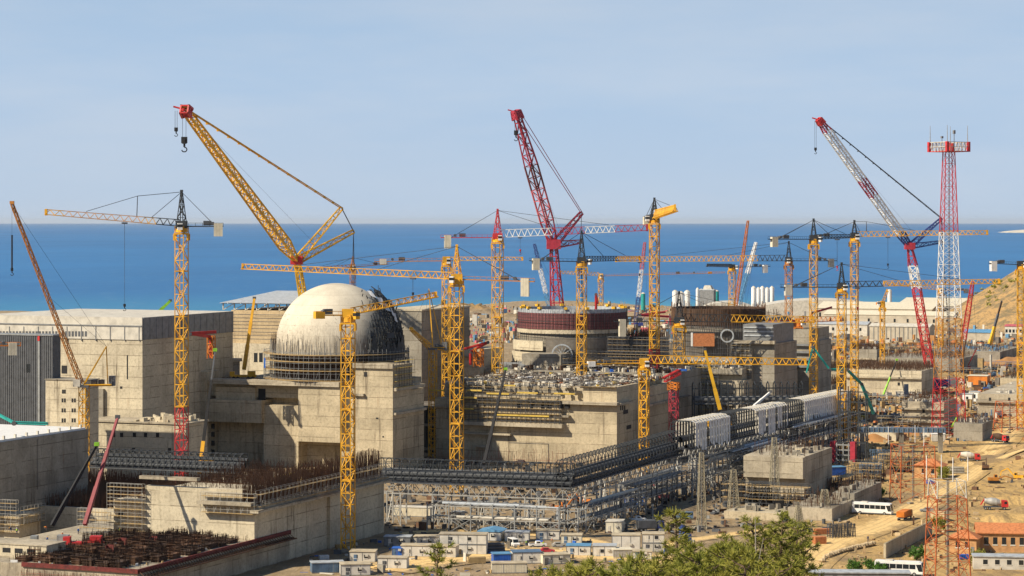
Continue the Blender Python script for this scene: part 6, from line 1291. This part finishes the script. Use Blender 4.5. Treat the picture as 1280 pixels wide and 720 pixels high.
# ================================================================== people
def worker_mesh(pose):
    J = {'stand': [(0, 0, .95), (0, 0, 1.2), (0, .0, 1.42), (0, .02, 1.56), (0, .03, 1.68), (.10, 0, .90), (.11, .03, .5), (.12, 0, .06), (.12, .14, .04), (-.10, 0, .90), (-.12, .02, .5), (-.13, -.04, .06), (-.13, .1, .04), (.20, 0, 1.40), (.26, .0, 1.12), (.25, .12, .88), (-.20, 0, 1.40), (-.27, .02, 1.12), (-.26, .12, .88)],
         'walk': [(0, 0, .94), (0, .02, 1.2), (0, .05, 1.42), (0, .07, 1.56), (0, .09, 1.68), (.10, 0, .89), (.11, .24, .55), (.11, .30, .08), (.11, .44, .06), (-.10, 0, .89), (-.11, -.08, .5), (-.11, -.36, .14), (-.11, -.26, .06), (.20, .04, 1.40), (.25, -.12, 1.14), (.24, -.08, .90), (-.20, .05, 1.40), (-.25, .14, 1.14), (-.22, .34, .98)],
         'bend': [(0, -.1, .90), (0, .12, 1.08), (0, .36, 1.18), (0, .48, 1.2), (0, .6, 1.2), (.10, -.1, .86), (.13, .1, .5), (.13, -.05, .06), (.13, .1, .04), (-.10, -.1, .86), (-.13, .1, .5), (-.13, -.05, .06), (-.13, .1, .04), (.2, .34, 1.14), (.23, .42, .86), (.16, .5, .62), (-.2, .34, 1.14), (-.23, .42, .86), (-.16, .5, .62)]}[pose]
    E = [(0, 1), (1, 2), (2, 3), (3, 4), (0, 5), (5, 6), (6, 7), (7, 8), (0, 9), (9, 10), (10, 11), (11, 12), (2, 13), (13, 14), (14, 15), (2, 16), (16, 17), (17, 18)]
    rad = [.16, .15, .17, .07, .115, .10, .075, .055, .045, .10, .075, .055, .045, .075, .055, .045, .075, .055, .045]
    me = bpy.data.meshes.new('body_skin'); me.from_pydata(J, E, []); o = bpy.data.objects.new('body_tmp', me); COL.objects.link(o)
    sk = o.modifiers.new('s', 'SKIN'); 
    for i, r in enumerate(rad): me.skin_vertices[0].data[i].radius = (r, r * (.75 if i in (0, 1, 2) else 1))
    me.skin_vertices[0].data[0].use_root = True; o.modifiers.new('u', 'SUBSURF').levels = 1
    bpy.context.view_layer.update(); n = bpy.data.meshes.new_from_object(o.evaluated_get(bpy.context.evaluated_depsgraph_get())); bpy.data.objects.remove(o)
    n.materials.clear(); n.name = 'body'; return n, Vector(J[4]), Vector(J[1]), Vector(J[2])
WM = {}
def worker(label, p, rz, pose, vest, hat, trousers='navy'):
    if pose not in WM: WM[pose] = worker_mesh(pose)
    me, hd, sp, ch = WM[pose]; key = (pose, trousers)
    if key not in WM: m2 = me.copy(); m2.materials.append(M[trousers]); [setattr(f, 'use_smooth', True) for f in m2.polygons]; WM[key] = m2
    o = bpy.data.objects.new('person', WM[key]); COL.objects.link(o); o.location = p; o.rotation_euler = (0, 0, rz); tag(o, label, 'person', 'site workers')
    b = MB(); b.bar(sp + (sp - ch) * .35, ch + Vector((0, 0, .06)), .235, .225, 10, True); b.build('vest', M[vest], o)
    b = MB(); b.lathe([(.17, .02), (.15, .02), (.13, .10), (.07, .16), (.01, .18)], hd + Vector((0, .01, .02)), 12); b.build('hard_hat', M[hat], o)
    b = MB(); b.lathe([(.02, -.14), (.09, -.1), (.115, 0), (.1, .06)], hd + Vector((0, .012, 0)), 10); b.build('face', M['skin'], o); return o
def slab_pt(px, py): return G(px, py, 8.0)
wl = [('worker in orange vest standing on the right part of the rebar slab', slab_pt(265, 679), 'stand', 'hi_vis_orange', 'white'), ('worker in lime vest among the rebar cages', slab_pt(226, 678), 'bend', 'hi_vis', 'white'), ('worker in navy with yellow hat at the left end of the slab', slab_pt(14, 665), 'bend', 'navy', 'yellow'), ('worker in lime vest at the left end of the slab', slab_pt(21, 668), 'stand', 'hi_vis', 'white'),
      ('worker bending by the black boom on the slab', slab_pt(58, 664), 'bend', 'hi_vis_orange', 'yellow'), ('worker walking beside the red boom on the slab', slab_pt(98, 668), 'walk', 'blue', 'white'), ('worker in orange vest near the middle of the slab', slab_pt(78, 673), 'stand', 'hi_vis_orange', 'white'), ('worker in blue overalls at the concrete box with openings', slab_pt(59, 679), 'walk', 'blue', 'yellow'),
      ('worker in lime vest behind the red panels on the slab', slab_pt(150, 668), 'stand', 'hi_vis', 'yellow'), ('worker in orange at the right tip of the slab', slab_pt(316, 672), 'stand', 'hi_vis_orange', 'white'), ('worker bending at the blue bundle on the slab', slab_pt(248, 688), 'bend', 'navy', 'white'), ('worker in orange by the red edge shutter', slab_pt(182, 698), 'walk', 'hi_vis_orange', 'white'),
      ('worker in navy walking under the level gallery', G(540, 656), 'walk', 'navy', 'white'), ('worker in lime vest at the trestle foot under the gallery', G(573, 661), 'stand', 'hi_vis', 'white'), ('worker in orange vest left under the gallery', G(519, 662), 'stand', 'hi_vis_orange', 'white'), ('worker in lime vest beside the minivan', G(658, 683), 'stand', 'hi_vis', 'white'), ('worker in lime vest near the red car', G(679, 684), 'walk', 'hi_vis', 'yellow'),
      ('worker in orange beside the silver car', G(690, 680), 'stand', 'hi_vis_orange', 'white'), ('worker in lime vest below the gallery near the pink excavator', G(856, 620), 'walk', 'hi_vis', 'white'), ('lone worker in dark clothes on the bend of the haul road', G(1085, 677), 'stand', 'navy', 'yellow'), ('worker in orange on the edge of the haul road by the house', G(1151, 628), 'walk', 'hi_vis_orange', 'white'), ('worker in lime vest in front of the long tiled building', G(1228, 700), 'stand', 'hi_vis', 'white')]
for lab, p, pose, v, h in wl: worker(lab, p, random.uniform(0, 6.28), pose, v, h, random.choice(('navy', 'grey_dark')))
# ================================================================== material stacks and rubble
def stack(label, px, py, kind, rz=0.0, z=0, s=1.0, mt=None):
    t = thing({'timber': 'timber_stack', 'pipes': 'pipe_stack', 'rebar': 'rebar_bundle', 'panels': 'panel_stack', 'bags': 'bag_pallet', 'cage': 'cage_stack'}[kind], label, 'material stack', G(px, py, z), rz, 'stacks of building material'); b = MB()
    if kind == 'timber': [b.box(-2.4 * s + random.uniform(-.2, .2), 2.4 * s, j * .5 - 1, j * .5 - .55, k * .4 + .2, k * .4 + .55) for j in range(4) for k in range(4)]; mt = mt or 'timber'
    if kind == 'pipes': [b.bar((-3 * s, (j + k * .5) * .95 - 1.8, .5 + k * .85), (3 * s, (j + k * .5) * .95 - 1.8, .5 + k * .85), .46, k=8, cap=True) for k in range(3) for j in range(4 - k)]; mt = mt or 'grey_mid'
    if kind == 'rebar': [b.bar((-4 * s, random.uniform(-.9, .9), .2 + random.uniform(0, .8)), (4 * s, random.uniform(-.9, .9), .2 + random.uniform(0, .8)), .06, k=3) for _ in range(70)]; mt = mt or 'rust'
    if kind == 'panels': [b.box(-1.8 * s, 1.8 * s, -1.3, 1.3, .2 + k * .3, .2 + k * .3 + .22) for k in range(7)]; mt = mt or 'red_crimson'
    if kind == 'bags': [b.box(i * .7 - 1.4, i * .7 - .8, j * .9 - .9, j * .9 - .15, .2 + k * .4, .56 + k * .4) for i in range(4) for j in range(2) for k in range(3)]; mt = mt or 'tarp_white'
    if kind == 'cage': [b.bar((x * s, y, 0), (x * s + random.gauss(0, .2), y, 4.2 * s), .12, k=4) for x in range(-4, 5) for y in (-1.5, -.5, .5, 1.5)]; [b.bar((-4 * s, y, z_), (4 * s, y, z_), .1, k=4) for y in (-1.5, 1.5) for z_ in (.6, 1.8, 3.0, 4.0)]; mt = mt or 'dark_steel'
    b.build('pile', M[mt], t); b = MB(); [b.box(x - .1, x + .1, -1.2, 1.2, 0, .19) for x in (-1.5, 0, 1.5)]; b.build('bearer', M['timber'], t)
for a in [('blue sheeted pipe stack at the edge of the orange earth', 792, 632, 'pipes', .3, 'blue'), ('second blue sheeted stack, nearer the gallery leg', 808, 622, 'panels', .5, 'blue'), ('stack of grey pipes right of the two storey cabins', 617, 690, 'pipes', .2, 'grey_dark'), ('dark heap of steel cages left of the upper bus', 1052, 672, 'cage', .4, 'grey_dark'), ('tall dark steel cages behind the low grey wall', 1088, 592, 'cage', -.3, 'blue_grey'), ('second row of dark steel cages behind the low grey wall', 1076, 578, 'cage', -.3, 'grey_dark'), ('dark cages nearest the red and black boxes', 1100, 575, 'cage', -.2, 'blue_grey'),
          ('orange brown timber pile beside the pylon near the haul road', 1027, 668, 'timber', .3, 'tile'), ('orange shuttering stack lower part by the haul road', 1024, 680, 'panels', .3, 'tile'), ('red beams stacked below the teal pump tip', 1110, 547, 'panels', 0, 'red_crimson'), ('blue drums beside the orange hut on stilts', 1232, 487, 'bags', .2, 'blue'), ('blue sheets left of the orange hut on stilts', 1210, 493, 'bags', .2, 'blue'), ('rebar bundle on the yard before the cabins', 570, 688, 'rebar', .1, None), ('timber stack on the sandy yard', 596, 704, 'timber', .2, None), ('white bags on pallets near the blue container', 405, 700, 'bags', .3, None), ('timber planks in the shade of the front left wall', 430, 688, 'timber', .4, None),
          ('blue tarpaulin pile in front of the tiled hip roof house', 1163, 605, 'bags', .1, 'blue'), ('blue heap in front of the lower tiled house', 1205, 699, 'bags', .1, 'blue'), ('grey pipes lying on the sand below the upper mixer truck', 1195, 592, 'pipes', -.1, 'concrete_grey'), ('timber stack on the bend of the haul road', 1010, 718, 'timber', .6, None), ('rebar bundle beside the cross armed pylon', 900, 640, 'rebar', .5, None), ('yellow formwork stack left of the lime telescopic boom', 1080, 525, 'panels', .2, 'timber_yellow'), ('rust red stack on the orange earth under the teal boom', 1100, 535, 'rebar', .1, 'rust_red'), ('pale panel stack under the far yellow mast', 1030, 470, 'panels', .3, 'cream')]: stack(a[0], a[1], a[2], a[3], a[4], mt=a[5])
for lab, (px0, px1, py0, py1), n, mts in (('loose building material strewn over the right half of the site', (1000, 1300, 424, 552), 5200, ('concrete_grey', 'white_dirty', 'rust', 'grey_dark', 'timber', 'concrete_dark', 'orange_earth', 'rust_dark', 'tile', 'concrete_sand', 'blue_grey')), ('dark loose material, also standing in for shade, under the galleries and trestles', (480, 1050, 560, 668), 2200, ('concrete_dark', 'grey_dark', 'pipe_dark', 'rust', 'grey_steel', 'black')),  # dark pieces under the galleries also paint in the shade there
        ('loose material around the cabins and cars', (380, 880, 676, 720), 300, ('concrete_grey', 'grey_dark', 'timber', 'white_dirty', 'blue')), ('rubble and spoil on the sandy ground at right', (1050, 1290, 545, 715), 700, ('concrete_sand', 'tan', 'tan', 'rust')), ('far clutter of the harbour works along the shore', (540, 1000, 384, 430), 2600, ('concrete_sand', 'white_dirty', 'rust', 'concrete_grey', 'tan', 'red_pale', 'blue_pale')), ('far clutter around the long sheds', (1000, 1290, 396, 426), 600, ('white_dirty', 'grey_mid', 'tan', 'blue_pale', 'rust'))):
    for mt in mts:
        b = MB()
        for _ in range(n // len(mts)):
            px, py = random.uniform(px0, px1), py0 + (py1 - py0) * random.random(); p = G(px, py); k = min(2.6, p.y / 850)
            if zg(p.x, p.y) > 5 or on_road(p): continue
            a, c = .3 + random.expovariate(1.1) * k, .3 + random.expovariate(1.8) * k
            b.cbox((p.x, p.y, zg(p.x, p.y) - .1), a, c, (.2 + random.expovariate(1.6)) * k, random.uniform(0, 3.1))
        tag(b.build('building_rubble', M[mt]), lab, 'rubble', kind='stuff')
# scaffolding bays, low walls and cabins in the crowded right half
def bay(label, px, py, n, lv, rz=R(-22), mt='grey_mid', wd=4.0):
    t = thing('scaffold_bay', label, 'scaffold', G(px, py), rz, 'scaffold bays of the right half'); b, pl = MB(), MB()
    scaffold(b, pl, 0, n * 2.4, 0, 0, lv * 2.2, 2.4, 2.2, wd, .1); b.build('frame', M[mt], t); pl.build('walkway', M['timber'], t)
    b = MB(); rebar(b, 0, n * 2.4, .5, wd, 0, 1.5, lv * 2.0, n * 14, .08, .3); b.build('rebar', M['rust'], t, kind='stuff')
for a in (('dark scaffold bay right of the ribbed block under the teal boom', 1022, 468, 9, 4, R(-22), 'grey_dark'), ('scaffold bay in front of the grey block between the masts', 1066, 478, 10, 3, R(-22), 'grey_dark'), ('long low scaffold bay before the rebar topped block', 1070, 505, 14, 2), ('scaffold bay left of the layered block', 1098, 540, 8, 3), ('scaffold bay right of the layered block under the tower', 1176, 545, 8, 3, R(-22), 'grey_dark'), ('scaffold bay on the orange earth behind the hut on stilts', 1186, 470, 11, 2), ('scaffold bay at the right edge below the brown crown block', 1250, 512, 10, 2), ('wide scaffold bay below the right edge yellow mast', 1235, 462, 16, 2, R(-22), 'blue_grey'), ('blue scaffold bay behind the blue crawler crane', 1196, 452, 14, 2, R(-22), 'blue_pale'),
          ('low dark scaffold bay hiding the foot of the two tier block', 936, 630, 9, 3, R(-22), 'pipe_dark'), ('dark scaffold bay under the first pylon left of the two tier block', 905, 628, 7, 3, R(-22), 'dark_steel'), ('dark scaffold bay beside the two tier block', 1046, 612, 6, 2, R(68), 'grey_dark'), ('grey scaffold bay in the trench left of the tiled hip roof house', 1100, 588, 8, 3, R(-22), 'pipe_dark'), ('dark scaffold bay nearest the blue container', 1064, 600, 5, 3, R(-22), 'pipe_dark'), ('low scaffold bay at the foot of the far dark reactor', 960, 478, 8, 3), ('scaffold bay hiding the base of the square grey tower', 925, 505, 7, 3, R(-22), 'grey_dark'), ('scaffold bay by the yellow telescopic boom foot', 872, 530, 8, 4, R(-22), 'timber_yellow'), ('scaffold bay far off before the pilastered shed', 1110, 440, 14, 2, R(-22), 'grey_dark'), ('scaffold bay far off below the two door shed', 1045, 438, 14, 2, R(-22), 'grey_mid')): bay(*a)
for a in (('leftmost white cabin of the row before the rebar topped block', 1120, 1131, 497), ('middle white cabin of the row before the rebar topped block', 1133, 1143, 497), ('rightmost white cabin of the row before the rebar topped block', 1146, 1154, 497), ('white cabin under the layered block by the pipe bridge', 1133, 1150, 531), ('white cabin just right of the tower foot', 1196, 1206, 538), ('small white cabin beside the grey sheeted block', 1209, 1219, 538), ('white cabin at the turn of the haul road', 1226, 1237, 537), ('pale cabin far off left of the blue crawler tracks', 1130, 1140, 452), ('white cabin on the earth before the long shed', 1012, 1024, 428), ('second white cabin on the earth before the long shed', 1030, 1040, 427)): C(*a, 3.0, 'cabin_white', 'white_dirty', 3, R(-6), wins=1)
def mound(name, px, py, rx, ry, h, mat, seed):
    p = G(px, py)
    if on_road(p, max(rx, ry) + 6): return
    xs_ = [p.x + rx * (i / 12 - 1) for i in range(25)]; ys_ = [p.y + ry * (i / 10 - 1) for i in range(21)]
    def f(x, y): d = math.hypot((x - p.x) / rx, (y - p.y) / ry); return zg(x, y) + h * max(0, 1 - d * d) * (1 + .55 * noise.noise((x * .18 + seed, y * .14, seed))) - .3
    grid(name, xs_, ys_, f, M[mat])
import itertools
extra = [(1060 + 230 * ((k * .618) % 1), 556 + 120 * ((k * .381 + .1) % 1), 3 + 4 * ((k * .71) % 1), 3 + 3 * ((k * .53) % 1), .8 + 1.2 * ((k * .37) % 1)) for k in range(40)]
extra = [e for e in extra if not (0.36 < (e[0] - 1050) / 240 + (e[1] - 545) / 130 * 1.0 - .3 < .72)]
for i, (px, py, rx, ry, h) in itertools.chain(enumerate(extra, 40), enumerate(((1190, 586, 9, 6, 2.5), (1245, 615, 16, 10, 2.2), (1230, 570, 10, 12, 3), (1130, 540, 16, 20, 4), (1090, 550, 9, 12, 3), (1270, 650, 12, 14, 4), (1190, 640, 10, 9, 2.4), (780, 655, 9, 9, 1.6), (1020, 560, 7, 9, 2), (690, 640, 8, 8, 1.2), (1150, 470, 40, 30, 4), (1060, 690, 8, 5, 1.0), (640, 400, 60, 60, 6), (820, 398, 70, 60, 6), (720, 392, 60, 80, 8), (575, 392, 50, 70, 9), (1220, 447, 26, 34, 6), (1105, 548, 12, 16, 4), (1075, 540, 10, 14, 3), (1150, 449, 26, 30, 5), (1222, 500, 10, 14, 3), (1260, 455, 24, 30, 5), (1215, 620, 12, 8, 2.6), (1185, 655, 9, 8, 2.2), (1268, 628, 12, 8, 2.4), (1225, 592, 14, 6, 2.0)))): mound('dirt_mound', px, py, rx, ry, h, 'orange_earth' if i in (3, 4, 8, 16, 17, 18, 19, 20, 21) else 'ground', i * 3.3)
for i in range(22):
    f = i / 21; px = 1028 + 62 * f; py = 703 - 21 * f ** .6; p = G(px, py); b = MB(); n0 = 0; s = random.uniform(.8, 1.3)
    b.lathe([(.02, 0), (s * .8, .1), (s, .6), (s * .7, 1.1), (.02, 1.3)], (0, 0, 0), 7); b.v = [tuple(Vector(v) * (1 + .25 * noise.noise(Vector(v) * 1.3 + Vector((i, 0, 0))))) for v in b.v]; o = b.build('boulder', M['concrete_sand']); o.location = p; tag(o, 'sandy boulder in the curved row edging the haul road bend', 'boulder', 'boulders edging the haul road')
# ================================================================== trees on the hill in front
m, nt, bs = newmat('pine_needles'); g = N(nt); geo = nt.nodes.new('ShaderNodeNewGeometry'); oi = nt.nodes.new('ShaderNodeObjectInfo')
c = g.mix(g.ramp(g.noise(geo.outputs['Position'], .9, 3, .6), .35, .65), (0.115, 0.15, 0.016), (0.29, 0.295, 0.038)); c = g.mix(g.math('MULTIPLY', oi.outputs['Random'], .8), c, (0.36, 0.32, 0.055))
c = g.mix(g.math('MULTIPLY', g.n('ShaderNodeMath', {0: geo.outputs['Random Per Island']}, operation='POWER').outputs[0], .5), c, (0.30, 0.29, 0.07))
nt.links.new(c, bs.inputs['Base Color']); bs.inputs['Roughness'].default_value = .6; bs.inputs['Specular IOR Level'].default_value = .2
tr = nt.nodes.new('ShaderNodeBsdfTranslucent'); tr.inputs[0].default_value = (.16, .19, .03, 1); mx_ = nt.nodes.new('ShaderNodeMixShader'); mx_.inputs[0].default_value = .25
nt.links.new(bs.outputs[0], mx_.inputs[1]); nt.links.new(tr.outputs[0], mx_.inputs[2]); nt.links.new(mx_.outputs[0], nt.nodes['Material Output'].inputs[0]); M['needles'] = m
plain('bark', (0.13, 0.085, 0.055), .95, sc=3); plain('bark_grey', (0.36, 0.32, 0.26), .95, sc=3)
m2 = m.copy(); M['bush_leaf'] = m2
def tuft(b, p, d, L, n, rd, wn=.02):
    d = d.normalized()
    for _ in range(n):
        v = (d * rd.uniform(.3, 1.2) + Vector((rd.gauss(0, .6), rd.gauss(0, .6), rd.gauss(0, .45)))).normalized(); s = v.cross(Vector((rd.gauss(0, 1), rd.gauss(0, 1), rd.gauss(0, 1)))).normalized() * wn; l = L * rd.uniform(.6, 1.1)
        b.quad(p - s, p + s, p + v * l + s * .4, p + v * l - s * .4)
def pine_mesh(h, seed, spread, dens=1.0, lo=.3):
    rd = random.Random(seed); tb, fb = MB(), MB(); pts = [Vector((0, 0, -1))]; k = 7
    for i in range(1, k + 1): pts.append(Vector((pts[-1].x + rd.gauss(0, .14), pts[-1].y + rd.gauss(0, .14), h * .97 * i / k)))
    for i in range(k): tb.bar(pts[i], pts[i + 1], .2 * (1 - i / k) * h / 11 + .04, .2 * (1 - (i + 1) / k) * h / 11 + .03, 7)
    nb = int(46 * dens)
    for j in range(nb):
        f = lo + (1 - lo) * (j + rd.random()) / nb; z = h * f; i = min(k - 1, int(f * k)); base = pts[i].lerp(pts[i + 1], f * k - i if f * k - i < 1 else 1)
        a = j * 2.4 + rd.gauss(0, .4); L = spread * (1.05 - f) ** .62 * rd.uniform(.45, 1.15) + .25; up = rd.uniform(.1, .55)
        e = base + Vector((math.cos(a) * L, math.sin(a) * L, L * up)); mid = base.lerp(e, .5) + Vector((0, 0, -.06 * L)); tb.bar(base, mid, .05, .035, 4); tb.bar(mid, e, .035, .015, 4)
        ns = max(2, int(L * 3.4))
        for s in range(ns):
            t = .35 + .65 * (s + rd.random()) / ns; q = base.lerp(mid, t * 2) if t < .5 else mid.lerp(e, t * 2 - 1)
            sd = Vector((rd.gauss(0, 1), rd.gauss(0, 1), rd.uniform(0, .9))).normalized(); q2 = q + sd * rd.uniform(.15, .7) * (.5 + .25 * L); tb.bar(q, q2, .014, .008, 3)
            for w_ in range(3): tuft(fb, q.lerp(q2, .4 + .3 * w_), (e - base) * .4 + sd, rd.uniform(.22, .36), int(15 * dens ** .3), rd)
        tuft(fb, e, e - base, .4, 14, rd)
    tuft(fb, pts[-1], Vector((0, 0, 1)), .5, 24, rd); return tb, fb
PV = []
for i, (h, sp, dn, lo) in enumerate(((12, 3.0, 1.1, .22), (10, 2.8, 1.1, .2), (13, 2.3, 1.0, .45), (9, 3.2, 1.2, .12), (14, 2.0, .75, .66))):
    tb, fb = pine_mesh(h, 40 + i, sp, dn, lo); PV.append((h, tb, fb))
PM = {}
def pine(label, px, ytop, D, var, name='pine_tree', leaf='needles', bark='bark', rz=None):
    top = P(px, ytop, D); z0 = zg(top.x, D); h, tb, fb = PV[var]
    t = thing(name, label, 'tree', (top.x, D, z0), random.uniform(0, 6.28) if rz is None else rz, 'pines on the near hillside'); k = (top.z - z0) / h; t.scale = (max(k, .75) * .95, max(k, .75) * .95, k)
    if var not in PM: a = tb.build('trunk', M[bark], t); c = fb.build('crown', M[leaf], t); PM[var] = (a.data, c.data)
    else:
        for nm, me in zip(('trunk', 'crown'), PM[var]): o = bpy.data.objects.new(nm, me); COL.objects.link(o); o.parent = t
    return t
for a in [('tall spindly pine standing up before the cabins, highest of the near trees', 846, 634, 150, 2), ('small lone pine top in front of the long white cabin', 546, 676, 165, 2), ('thin bare topped pine beside the tall one', 868, 676, 140, 2), ('bushy pine right of the blue tanks', 905, 668, 150, 4), ('broad pine with yellowish needles at the centre right', 935, 646, 150, 4), ('pine reaching over the haul road bend', 978, 640, 160, 4), ('small pine at the right end of the near trees', 1008, 652, 170, 4),
          ('dense low pine in the middle of the bottom edge', 790, 696, 135, 3), ('low pine left of the dense one', 745, 704, 140, 3), ('pine sprig at the left of the bottom bushes', 708, 710, 130, 1), ('low dark pine at the bottom below the blue tanks', 868, 697, 118, 3), ('rounded pine below the bushy one', 915, 690, 112, 3), ('pale pine at the bottom right of the trees', 944, 692, 120, 3), ('lowest pine at the bottom centre', 820, 706, 110, 3), ('slim pine left of the tall spindly one', 818, 690, 150, 1), ('slim pine between the bushy and the broad one', 925, 676, 145, 2), ('short pine under the haul road bend', 968, 700, 128, 3), ('far left bottom pine tip', 690, 716, 150, 3), ('leafy pine beside the bare grey trunk', 884, 684, 128, 1)]: pine(*a)
for px, yt, D, v in ((725, 706, 128, 3), (775, 704, 118, 3), (805, 698, 126, 1), (862, 688, 132, 1), (880, 694, 110, 3), (896, 680, 124, 0), (935, 680, 126, 2), (930, 700, 108, 3), (952, 662, 150, 4), (965, 656, 160, 4), (992, 652, 165, 4), (700, 714, 120, 3), (740, 712, 112, 1), (785, 710, 106, 3), (846, 704, 108, 0), (890, 680, 128, 2), (915, 676, 140, 4)): pine('yellow green pine in the crowded middle of the near trees', px, yt, D, v)
# bare grey trunk
top = P(944, 648, 138); t = thing('bare_tree', 'leafless pale grey trunk with forked twigs among the pines', 'tree', (top.x, 138, zg(top.x, 138))); b = MB(); hh = top.z - t.location.z; b.bar((0, 0, -1), (.1, 0, hh * .6), .14, .09, 6); b.bar((.1, 0, hh * .6), (0, 0, hh), .09, .02, 5)
for z0, dx_, dz in ((.6, .9, .25), (.7, -.6, .2), (.8, .5, .12), (.52, 1.2, .18)): b.bar((.1, 0, hh * z0), (dx_, .2, hh * (z0 + dz)), .05, .012, 4)
b.build('trunk', M['bark_grey'], t)
def bush(label, px, py, s, seed, bright=True):
    rd = random.Random(seed); t = thing('shrub', label, 'shrub', G(px, py) if py < 730 else G(px, 730), 0, 'green shrubs on the site'); b, tb = MB(), MB()
    for i in range(16): a = rd.uniform(0, 6.28); e = Vector((math.cos(a) * s * rd.uniform(.2, .9), math.sin(a) * s * rd.uniform(.2, .9), s * rd.uniform(.5, 1.5))); tb.bar((0, 0, 0), e, .07, .03, 4); [tuft(b, e + Vector((rd.gauss(0, s * .25), rd.gauss(0, s * .25), rd.gauss(0, s * .22))), Vector((0, 0, 1)), .8, 10, rd, .09) for _ in range(9)]
    tb.build('stem', M['bark'], t); b.build('crown', M['leaf_bright' if bright else 'bush_leaf'], t)
plain('leaf_bright', (0.07, 0.17, 0.015), .6, sc=1.0)
for i, a in enumerate((('bright green shrub by the lower end of the retaining wall', 1145, 700, 2.0), ('bright green shrub between the low wall and the upper bus', 1101, 623, 1.9), ('green shrub left of the lower bus', 1068, 716, 1.8), ('green shrub at the lower bus rear', 1090, 717, 2.0), ('green shrub below the curved row of boulders', 1102, 719, 1.7))): bush(*a, i)
for i, a in enumerate((('dark round shrub beside the tiled hip roof house', 1180, 600, 2.6), ('dark shrub beside the white grey container office', 1222, 706, 2.2), ('dull shrub on the bank right of the retaining wall', 1172, 665, 2.4))): bush(*a, 20 + i, False)
# dry grass and scrub on the near slope
rd = random.Random(5); b = MB()
for _ in range(2600): D = rd.uniform(90, 210); x = rd.uniform(0.0, .19) * D - .02 * D; tuft(b, Vector((x, D, zg(x, D))), Vector((0, 0, 1)), rd.uniform(.5, 1.3), 9, rd, .03)
tag(b.build('hillside_scrub', M['bush_leaf']), 'low scrub between the near pines', 'scrub', kind='stuff')

rd = random.Random(9); b = MB()
for _ in range(900):
    x, y = rd.uniform(390, 640), rd.uniform(1880, 2300); z = zg(x, y)
    if z < 22 or noise.noise((x * .02, y * .02, 4)) < -.05 - (z - 50) * .006: continue
    for k in range(3): tuft(b, Vector((x + rd.gauss(0, 1.5), y + rd.gauss(0, 1.5), z - .3)), Vector((0, 0, 1)), rd.uniform(1.5, 3.6), 8, rd, .4)
tag(b.build('hill_scrub', M['bush_leaf']), 'scattered scrub on the rocky hill at the right edge', 'scrub', kind='stuff')
# ------------------------------------------------------------------ thin sea air
m = bpy.data.materials.new('haze'); m.use_nodes = True; nt = m.node_tree; nt.nodes.clear()
o = nt.nodes.new('ShaderNodeOutputMaterial'); v = nt.nodes.new('ShaderNodeVolumePrincipled'); v.inputs['Color'].default_value = (0.90, 0.95, 1.0, 1); v.inputs['Density'].default_value = HAZE; v.inputs['Anisotropy'].default_value = 0.2
nt.links.new(v.outputs[0], o.inputs['Volume'])
tag(MB().box(-45000, 45000, -200, 120500, -18, 205).build('haze', m), kind='stuff')
